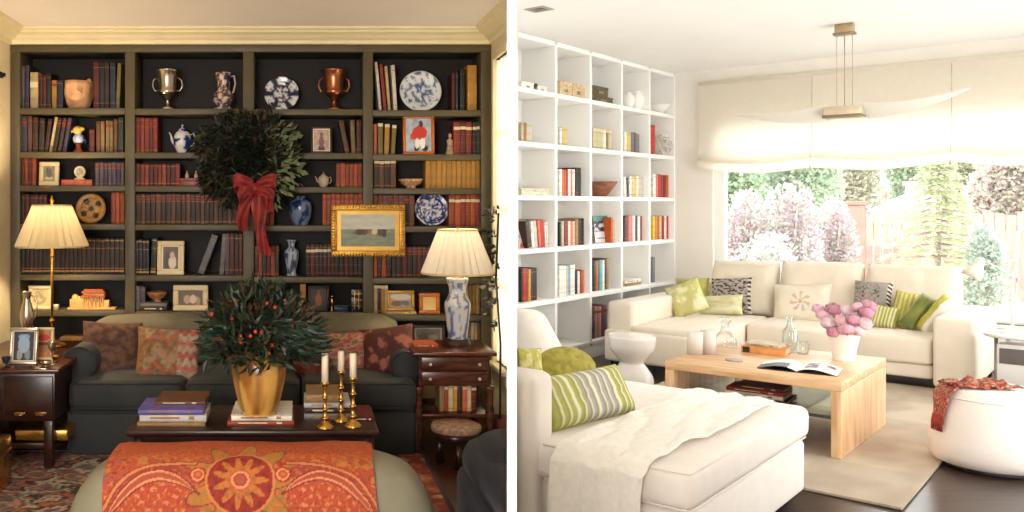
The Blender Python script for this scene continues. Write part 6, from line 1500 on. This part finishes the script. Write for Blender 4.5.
# --- pouf with a fringed red throw
px_, py_ = onz(991, 467, 0)
pf_ = thing('pouf', 'white leather drum pouf with a red patterned cloth at right', 'pouf', (px_, py_, 0), 'R')
PR = .288
m = MB(); m.lathe([(0, .02), (PR * .8, .02), (PR * .93, .035), (PR, .08), (PR * .985, .16), (PR * .9, .32), (PR * .83, .40), (PR * .79, .43), (PR * .74, .44), (0, .445)], n=56); part(pf_, 'cover', m, mat('white_leather', (240, 230, 222), .45, 0, .02, 8, .05, 60), local=True)
m = MB(); m.tube([(PR * .84 * cos(a), PR * .84 * sin(a), .393) for a in [2 * PI * k / 48 for k in range(49)]], .005, 6); part(pf_, 'piping', m, MATS['white_leather'], local=True)
m = MB(); m.lathe([(0, 0), (PR * .78, 0), (PR * .78, .022), (0, .022)], n=40); part(pf_, 'base_ring', m, DKL, local=True)
def redp(u, v):
    q = fbm(u * 8, v * 12, 3)
    return [(158, 60, 50), (196, 136, 116), (136, 44, 46), (190, 156, 120), (104, 56, 54), (186, 88, 66)][int((q + 1) * 5.5) % 6]
VD = Vector((-cos(.0), 0, 0))
def rc(u, v):                                     # runs across the top and down the left front side
    w = (u - .5) * (.25 - .17 * v); l = .12 + v * .5
    a0 = radians(222)                             # local direction of the hanging end
    ex, ey = cos(a0), sin(a0); nx, ny = -ey, ex
    rip = .012 * sin(v * 26 + u * 4) + .016 * fbm(u * 4, v * 9, 5)
    if l < .44: r = -.2 + l; z = .452 + abs(rip) * 1.4
    else: r = .222 + .045 * min(1, (l - .44) / .05) + .1 * max(0, (l - .46)); z = .452 - max(0, l - .445) * .95 + .0
    return (ex * r + nx * w, ey * r + ny * w, z + .004)
m = MB(); m.sheet(rc, 26, 60, .01, redp)
o = thing('throw', 'red patterned shawl with fringe crumpled over the white pouf', 'throw', (px_, py_, 0), 'R')
part(o, 'cloth', m, pmat('shawl_weave', .9, .4, 180), local=True)
m = MB(); e0 = [rc(u / 10, 1) for u in range(11)]
for k, p in enumerate(e0):
    m.tube([p, (p[0] * 1.02, p[1] * 1.02, p[2] - .04), (p[0] * 1.03 + .006 * sin(k * 3), p[1] * 1.03, p[2] - .09)], [.004, .006, .003], 6)
part(o, 'fringe', m, mat('red_fringe', (160, 58, 50), .9, 0, .3, 30), local=True)

# --- round side table and reading lamp
lt, ly = onz(1012, 333, .52)
SX, SY = lt + .06, ly
WMET = mat('white_enamel', (236, 232, 226), .35, 0, .01)
st_ = thing('side_table', 'round white side table with a grey drawer beside ivory sofa', 'table', (SX, SY, 0), 'R')
m = MB(); m.lathe([(0, .495), (.22, .495), (.228, .502), (.228, .513), (.222, .52), (0, .52)], n=48); part(st_, 'table_top', m, WMET, local=True)
for a in (.6, 2.17, 3.74, 5.31):
    m = MB(); m.tube([(.17 * cos(a), .17 * sin(a), 0), (.17 * cos(a), .17 * sin(a), .495)], .012, 10); part(st_, 'leg', m, mat('grey_steel', (150, 146, 142), .35, .7), local=True)
Mz = Matrix.Rotation(.6 + PI / 4 + .15, 4, 'Z')
m = MB(); m.box((-.13, -.13, .12), (.13, .13, .45), .006, M=Mz); part(st_, 'cabinet', m, WMET, local=True)
m = MB(); m.box((-.115, -.137, .31), (.115, -.129, .42), .003, M=Mz); m.box((.129, -.115, .31), (.137, .115, .42), .003, M=Mz); m.box((-.137, -.115, .31), (-.129, .115, .42), .003, M=Mz); part(st_, 'drawer', m, mat('grey_drawer_front', (104, 96, 92), .5), local=True)
rl = thing('reading_lamp', 'white adjustable reading lamp on the round side table', 'lamp', (lt, ly, .52), 'R')
m = MB(); m.lathe([(0, 0), (.075, 0), (.075, .008), (.05, .018), (.016, .04), (.012, .06), (0, .06)], n=36); part(rl, 'base', m, WMET, local=True)
kz = ons(1011, 276, -ly)[1] - .52
m = MB(); m.tube([(0, 0, .05), (0, 0, kz)], .008, 12); part(rl, 'pole', m, WMET, local=True)
ex, ez = ons(982, 259, -ly); ex -= lt; ez -= .52
m = MB(); m.ball((0, 0, kz), .016); m.tube([(.03, 0, kz - .012), (ex, 0, ez)], .006, 10); m.ball((ex, 0, ez), .013); part(rl, 'arm', m, WMET, local=True)
d = Vector((-.42, -.1, -.9)).normalized(); Mx = Matrix.Translation((ex, 0, ez)) @ d.to_track_quat('Z', 'Y').to_matrix().to_4x4()
m = MB(); m.lathe([(.012, -.01), (.022, .01), (.03, .04), (.055, .1), (.07, .15), (.067, .15), (.05, .1), (.026, .04), (.01, .01)], n=28, M=Mx, caps=False); part(rl, 'lamp_shade', m, mat('cream_enamel', (236, 222, 204), .35), local=True)
m = MB(); m.ball((0, 0, .085), (.025, .025, .035), M=Mx); part(rl, 'bulb', m, mat('frosted_bulb', (244, 240, 232), .3), local=True)

# --- blind
m = MB()
prof = [(.0, 2.74), (.0, 2.45), (-.005, 2.2), (-.012, 2.06), (-.05, 1.99), (-.06, 1.95), (-.045, 1.925), (-.02, 1.95), (-.015, 1.99), (-.02, 1.95), (-.055, 1.9), (-.06, 1.86), (-.04, 1.835), (-.018, 1.86)]
sc_t = [.28, 1.365, 2.484, 3.6]
def swag(x):
    for a, b in zip(sc_t, sc_t[1:]):
        if a <= x <= b: f = (x - a) / (b - a); return sin(PI * f)
    return 0
def bl(u, v):
    x = .28 + 3.35 * u; L = len(prof) - 1; j = min(int(v * L + 1e-6), L - 1); f = v * L - j
    y = prof[j][0] + (prof[j + 1][0] - prof[j][0]) * f; z = prof[j][1] + (prof[j + 1][1] - prof[j][1]) * f
    k = max(0, min(1, (2.15 - z) / .2)); s_ = swag(x)
    return (x, -.055 + y * (.9 + .6 * s_) - .008 * k * sin(x * 5 + z * 8), z - .05 * k * s_ + .018 * k * fbm(x * 2.4, z * 2, 4))
m.grid(bl, 110, 52)
BLC = mat('white_linen_blind', (246, 240, 228), .9, 0, .03, 20, .1, 150, trans=.5)
bd = thing('roman_blind', 'white linen roman blind gathered above the wide window', 'blind', (1.95, -.06, 1.83), 'R')
part(bd, 'cloth', m, BLC, normals=False)
m = MB(); m.box((.27, -.062, 2.735), (3.65, -.002, 2.775), .004); part(bd, 'head_rail', m, BLC)
for x in (1.365, 2.484):
    m = MB(); m.tube([(x, -.066, 2.73), (x, -.072, 2.1), (x, -.135, 1.97), (x, -.135, 1.85)], .003, 6); part(bd, 'cord', m, mat('blind_cord', (196, 188, 172), .8))
    m = MB(); m.lathe([(0, 0), (.008, 0), (.01, .02), (.004, .04), (0, .04)], o=(x, -.135, 1.81), n=10); part(bd, 'cord_end', m, MATS['blind_cord'])

# --- pendant lamp
pt_, ps_ = 2.01, 1.69
pl = thing('pendant_lamp', 'winged white pendant lamp on wires below the ceiling', 'lamp', (pt_, -ps_, RCEIL), 'R')
CHR = mat('brushed_bronze', (176, 150, 116), .35, .6, .08); 
m = MB(); m.box((pt_ - .065, -ps_ - .04, RCEIL - .075), (pt_ + .065, -ps_ + .04, RCEIL), .006); part(pl, 'ceiling_box', m, CHR)
m = MB(); m.box((pt_ - .075, -ps_ - .045, RCEIL - .09), (pt_ + .075, -ps_ + .045, RCEIL - .07), .003); part(pl, 'box_plate', m, mat('bronze_plate', (140, 120, 96), .3, .7))
for dx in (-.055, 0, .055):
    m = MB(); m.tube([(pt_ + dx, -ps_, RCEIL - .08), (pt_ + dx, -ps_, 2.24)], .0018 if dx else .003, 6); part(pl, 'wire', m, CHR)
m = MB(); m.box((pt_ - .135, -ps_ - .09, 2.165), (pt_ + .135, -ps_ + .09, 2.245), .006); part(pl, 'housing', m, mat('pale_bronze', (206, 188, 158), .35, .4))
m = MB(); m.box((pt_ - .137, -ps_ - .095, 2.15), (pt_ + .137, -ps_ + .06, 2.175), .004); part(pl, 'diffuser_frame', m, mat('bronze_plate', (140, 120, 96), .3, .7))
WING = mat('white_acrylic_wing', (246, 242, 236), .3, 0, .01, trans=.4)
for sgn, tip_t, tip_z in ((-1, 1.2, 2.235), (1, 2.83, 2.31)):
    x0 = pt_ + sgn * .13
    def wg(u, v, sgn=sgn, tip_t=tip_t, tip_z=tip_z, x0=x0):
        hw = .125 * (1 - u) ** .9 + .006; b = (2 * v - 1)
        return (x0 + (tip_t - x0) * u, -ps_ + b * hw - .06 * u, 2.2 + (tip_z - 2.2) * u ** 1.3 - .03 * sin(PI * u) - .055 * b * (1 - u) ** .8)
    m = MB(); m.sheet(wg, 24, 8, .006); part(pl, 'wing', m, WING)
# downlight
t, y = onz(539, 9, RCEIL); dl = thing('ceiling_downlight', 'small recessed square downlight in the white ceiling', 'light', (t, y, RCEIL), 'R')
m = MB()
for a, b in (((-.08, -.08, -.006), (.08, -.055, .0)), ((-.08, .055, -.006), (.08, .08, .0)), ((-.08, -.055, -.006), (-.055, .055, .0)), ((.055, -.055, -.006), (.08, .055, .0))): m.box(a, b, .002)
part(dl, 'frame', m, mat('brushed_nickel', (176, 166, 152), .35, .7), local=True)
m = MB(); m.lathe([(0, -.004), (.03, -.004), (.04, -.0005), (0, -.0005)], n=20); part(dl, 'lamp_face', m, mat('dark_lens', (70, 60, 52), .2), local=True)
m = MB(); m.box((-.055, -.055, -.002), (.055, .055, -.0004)); part(dl, 'reflector', m, mat('dark_reflector', (96, 86, 76), .3, .4), local=True)
# ================================================================ GARDEN beyond the wide window
m = MB(); m.prism([w2(-14, .3), w2(9, .3), w2(12, 22), w2(-18, 22)], -.16, -.1)
struct('ground', m, mat('pale_gravel_lawn', (190, 186, 172), .95, 0, .15, 3))
LF = pmat('garden_leaf', .7, trans=.5)
def crown_s(cx, cy, cz, rx, ry, rz, shell=.45):
    def f(r):
        while True:
            v = Vector((r.uniform(-1, 1), r.uniform(-1, 1), r.uniform(-1, 1)))
            if shell < v.length < 1: break
        return Vector((v.x * rx + cx, v.y * ry + cy, v.z * rz + cz)), Vector((v.x + r.uniform(-.8, .8), v.y + r.uniform(-.8, .8), v.z + r.uniform(-.6, .8)))
    return f
BARK = mat('garden_bark', (160, 144, 132), .9, 0, .25, 12)
def bush(label, px, s, pyt, wpx, n, L, W, cols, nm='shrub', group='shrubs and trees in the garden', trunk=False, zlow=None, blobs=5, seed=0):
    t0, zt = ons(px, pyt, s); wd = abs(ons(px + wpx / 2, 205, s)[0] - ons(px - wpx / 2, 205, s)[0]) / 2
    th = thing(nm, label, 'tree' if nm.endswith('tree') else 'shrub', (t0, -s, -.1), 'R', None, group); H = zt + .1; q = random.Random(seed + int(px))
    zb = zlow if zlow is not None else H * (.35 if trunk else .02)
    mb = MB(); per = n // blobs
    for b in range(blobs):
        fx = q.uniform(-.5, .5) * wd if blobs > 1 else 0; fz = zb + (H - zb) * (.25 + .55 * b / max(1, blobs - 1)) if blobs > 1 else (zb + H) / 2
        rz = (H - zb) * (.32 if blobs > 1 else .5); 
        if fz + rz > H: fz = H - rz
        rx = wd * (.75 if blobs > 1 else 1) * (1 - .25 * b / blobs)
        f = foliage(per, crown_s(fx, q.uniform(-.2, .2) * wd, fz, rx, rx * .8, rz), L, W, cols, q)
        me = bpy.data.meshes.new('tmp'); f.bm.to_mesh(me); f.bm.free(); mb.bm.from_mesh(me); bpy.data.meshes.remove(me)
    part(th, 'foliage', mb, LF, local=True, normals=False)
    m = MB(); m.tube([(0, 0, 0), (.03, 0, H * .4), (0, .03, H * .75)], [.06 * max(1, H / 3), .05, .02], 8)
    for k in range(5):
        a = k * 1.3; m.tube([(0, 0, H * .35), (cos(a) * wd * .35, sin(a) * wd * .3, H * .6), (cos(a) * wd * .6, sin(a) * wd * .5, H * .8)], [.03, .02, .008], 6)
    part(th, 'trunk', m, BARK, local=True); return th
PINKC = [(196, 172, 180), (188, 194, 184), (206, 190, 196), (178, 152, 162), (180, 190, 176)]  # leaf palettes washed pale: the bright outdoor haze is put into the colour
GRC = [(166, 188, 160), (182, 200, 172), (156, 178, 152), (196, 208, 182)]
PALEC = [(196, 204, 168), (206, 212, 184), (180, 190, 150), (206, 190, 180)]
bush('pink blossom shrub at the left edge of the wide window', 742, -2.6, 190, 60, 3600, .065, .024, PINKC, seed=1)
bush('taller pink blossom shrub left of the garden fence', 792, -3.0, 182, 62, 3800, .065, .024, PINKC, seed=2)
bush('loose pink shrub in front of the rust fence end', 836, -3.4, 197, 44, 2400, .065, .024, PINKC, seed=3)
bush('pale silvery low shrub below the pink blossom shrubs', 760, -2.0, 232, 70, 2200, .06, .022, [(206, 210, 206), (190, 200, 190), (220, 206, 210)], seed=4)
bush('dark teal green shrub low at right in the garden', 988, -4.2, 222, 42, 2400, .065, .024, [(176, 190, 180), (190, 202, 192), (164, 180, 170)], seed=5)
for i, (px, s, pyt, wpx, c, lab) in enumerate(((735, -9, 120, 80, GRC, 'green tree behind the pink shrubs at far left of window'), (790, -10, 110, 90, GRC, 'broad green tree behind the tallest pink shrub'), (845, -13.5, 128, 70, [(178, 180, 156), (190, 178, 158), (170, 176, 150), (204, 196, 178)], 'brownish green tree above the white roof'), (905, -14.5, 118, 90, GRC, 'grey green tree far behind the white roof'), (965, -11, 122, 70, PALEC, 'pale tree behind the golden conifer'), (1005, -10, 116, 80, [(206, 192, 188), (200, 200, 184), (206, 188, 182), (196, 198, 180)], 'pinkish pale tree at the right edge of window'), (1060, -10, 112, 80, PALEC, 'pale tree partly cut by the right picture edge'))):
    bush(lab, px, s, pyt, wpx, 9000, .11, .042, c, 'garden_tree', 'trees beyond the fence', True, .9, 5, 10 + i)
# golden conifer: tiers of level branches
t0, zt = ons(938, 150, -4.6); cf = thing('conifer_tree', 'golden green conifer with level branches in front of the fence', 'tree', (t0, 4.6, -.1), 'R', None, 'shrubs and trees in the garden'); H = zt + .1
q = random.Random(9); mb = MB()
for k in range(13):
    z = .25 + (H - .4) * k / 12; R = .8 * (1 - k / 13.5) + .06
    for b in range(11):
        a = 2 * PI * b / 11 + k * .6
        for _ in range(40):
            f = q.random() ** .7; p = Vector((cos(a) * R * f, sin(a) * R * f, z + .06 - .14 * f * f + q.uniform(-.02, .02))); mb.leaf(p, Vector((cos(a + q.uniform(-1, 1)), sin(a + q.uniform(-1, 1)), q.uniform(-.3, .2))), Vector((0, 0, 1)), .10, .018, q.choice([(208, 212, 176), (198, 206, 170), (222, 224, 200), (190, 202, 168)]), .2)
part(cf, 'foliage', mb, LF, local=True, normals=False)
m = MB(); m.tube([(0, 0, 0), (0, 0, H * .96)], [.05, .012], 8)
for k in range(13):
    z = .25 + (H - .4) * k / 12; R = .8 * (1 - k / 13.5)
    for b in range(11): a = 2 * PI * b / 11 + k * .6; m.tube([(0, 0, z), (cos(a) * R * .9, sin(a) * R * .9, z - .06)], [.012, .004], 5)
part(cf, 'trunk', m, BARK, local=True)
# fence
FW = wood('weathered_fence', (146, 114, 104), (164, 132, 122), .9, 2, (16, 16, 1.5))
s_ = -7.5; fa, fz = ons(846, 213, s_); fb, _ = ons(1100, 213, s_)
fe = thing('garden_fence', 'reddish board fence behind the garden shrubs', 'fence', ((fa + fb) / 2, -s_, -.1), 'R')
m = MB(); nb = int((fb - fa) / .13)
for k in range(nb): x = fa + (fb - fa) * k / nb; m.box((x + .005, -s_ - .012, -.05), (x + (fb - fa) / nb - .005, -s_ + .012, fz + .02 * sin(k * 2.3)), .004)
part(fe, 'boards', m, FW)
for z in (.25, fz - .25): m = MB(); m.box((fa, -s_ + .012, z), (fb, -s_ + .05, z + .08)); part(fe, 'rail', m, FW)
k = 0; x = fa
while x < fb: m = MB(); m.box((x - .05, -s_ + .05, -.1), (x + .05, -s_ + .14, fz + .06), .006); part(fe, 'post', m, FW); x += 1.9
a_, z_ = ons(846, 205, -6.6); m = MB(); m.box((a_ - .28, 6.5, -.1), (a_ + .28, 6.62, z_), .01); m.box((a_ - .31, 6.47, z_), (a_ + .31, 6.65, z_ + .06), .01)
single('fence_pier', 'rust brown gate pier at the left end of the fence', 'pier', m, mat('rust_boards', (140, 102, 90), .9, 0, .15, 10), (a_, 6.56, -.1), 'R')
# neighbour house with a white roof
s_ = -8.8; ha, hz = ons(866, 211, s_); hb, _ = ons(932, 211, s_); _, hr = ons(900, 199, s_)
ho = thing('house', 'low neighbouring house with a white roof beyond the fence', 'house', ((ha + hb) / 2, -s_ + 1.5, -.1), 'R')
m = MB(); m.box((ha + .2, -s_ + .2, -.1), (hb - .2, -s_ + 3, hz)); part(ho, 'walls', m, mat('pale_render', (226, 212, 204), .9, 0, .04))
m = MB(); V = [(ha, -s_, hz), (hb, -s_, hz), (hb, -s_ + 3.2, hz), (ha, -s_ + 3.2, hz), (ha + .35, -s_ + 1.6, hr + .12), (hb - .35, -s_ + 1.6, hr + .12)]; m._new(V, [(0, 1, 5, 4), (1, 2, 5), (2, 3, 4, 5), (3, 0, 4), (0, 3, 2, 1)], None, None, False); part(ho, 'roof', m, mat('white_roof', (240, 238, 240), .7, 0, .03))
cm = (ha + hb) / 2; m = MB(); m.box((cm - .12, -s_ + 1.3, hr - .1), (cm + .12, -s_ + 1.55, hr + .3), .02); m.box((cm - .16, -s_ + 1.26, hr + .27), (cm + .16, -s_ + 1.59, hr + .33), .01); part(ho, 'chimney', m, MATS['pale_render'])
# ================================================================ LIGHT, SKY, CAMERA
w = bpy.data.worlds.new('World'); SC.world = w; w.use_nodes = True
bg = w.node_tree.nodes['Background']; bg.inputs['Color'].default_value = (1, .985, .965, 1); bg.inputs['Strength'].default_value = 6.5
def light(name, kind, energy, col, loc, direction, size=None, sizey=None, soft=None):
    L = bpy.data.lights.new(name, kind); L.energy = energy; L.color = col
    if kind == 'AREA':
        L.shape = 'RECTANGLE'; L.size = size; L.size_y = sizey
    if kind == 'SUN': L.angle = soft or .02
    o = bpy.data.objects.new(name, L); COLL.objects.link(o); o.location = loc
    o.rotation_euler = Vector(direction).to_track_quat('-Z', 'Y').to_euler(); return o
light('sun', 'SUN', 4.5, (1, .95, .88), (0, 0, 8), (.75, .45, -.75))
# daylight behind the narrow window of the dark room (a slim light well)
light('window_daylight', 'AREA', 12, (.86, .93, 1), (RWX + .057, (WY0 + WY1) / 2, (WS + WT) / 2), (-1, -.0, 0), WY1 - WY0 - .02, WT - WS - .05).rotation_euler = (PI / 2, 0, PI / 2)
# added fill lamp under the dark room's ceiling, behind the camera
light('ceiling_fill', 'AREA', 45, (1, .9, .78), (-.9, .6, LCEIL - .03), (0, .25, -1), .9, .9)
light('rear_fill', 'AREA', 165, (1, .97, .95), (-.95, -.955, 1.6), (.06, 1, .1), 1.45, 1.25)  # added front fill for the dark room, set in the made-up window
cam = bpy.data.cameras.new('camera'); co = bpy.data.objects.new('camera', cam); COLL.objects.link(co)
co.location = (0, 0, ZC); co.rotation_euler = (PI / 2, 0, 0)
cam.sensor_fit = 'HORIZONTAL'; cam.sensor_width = 36; cam.lens = F / 1024 * 36
cam.shift_x = (512 - PX) / 1024; cam.shift_y = -(256 - HZ) / 1024
cam.clip_start = .02; cam.clip_end = 200
SC.camera = co
SC.view_settings.view_transform = 'Standard'; SC.view_settings.look = 'None'; SC.view_settings.gamma = 1; SC.view_settings.use_curve_mapping = False
SC.view_settings.exposure = 0
SC.cycles.max_bounces = 8; SC.cycles.diffuse_bounces = 5; SC.cycles.transparent_max_bounces = 12; SC.cycles.caustics_reflective = False; SC.cycles.caustics_refractive = False
SC.cycles.sample_clamp_indirect = 6
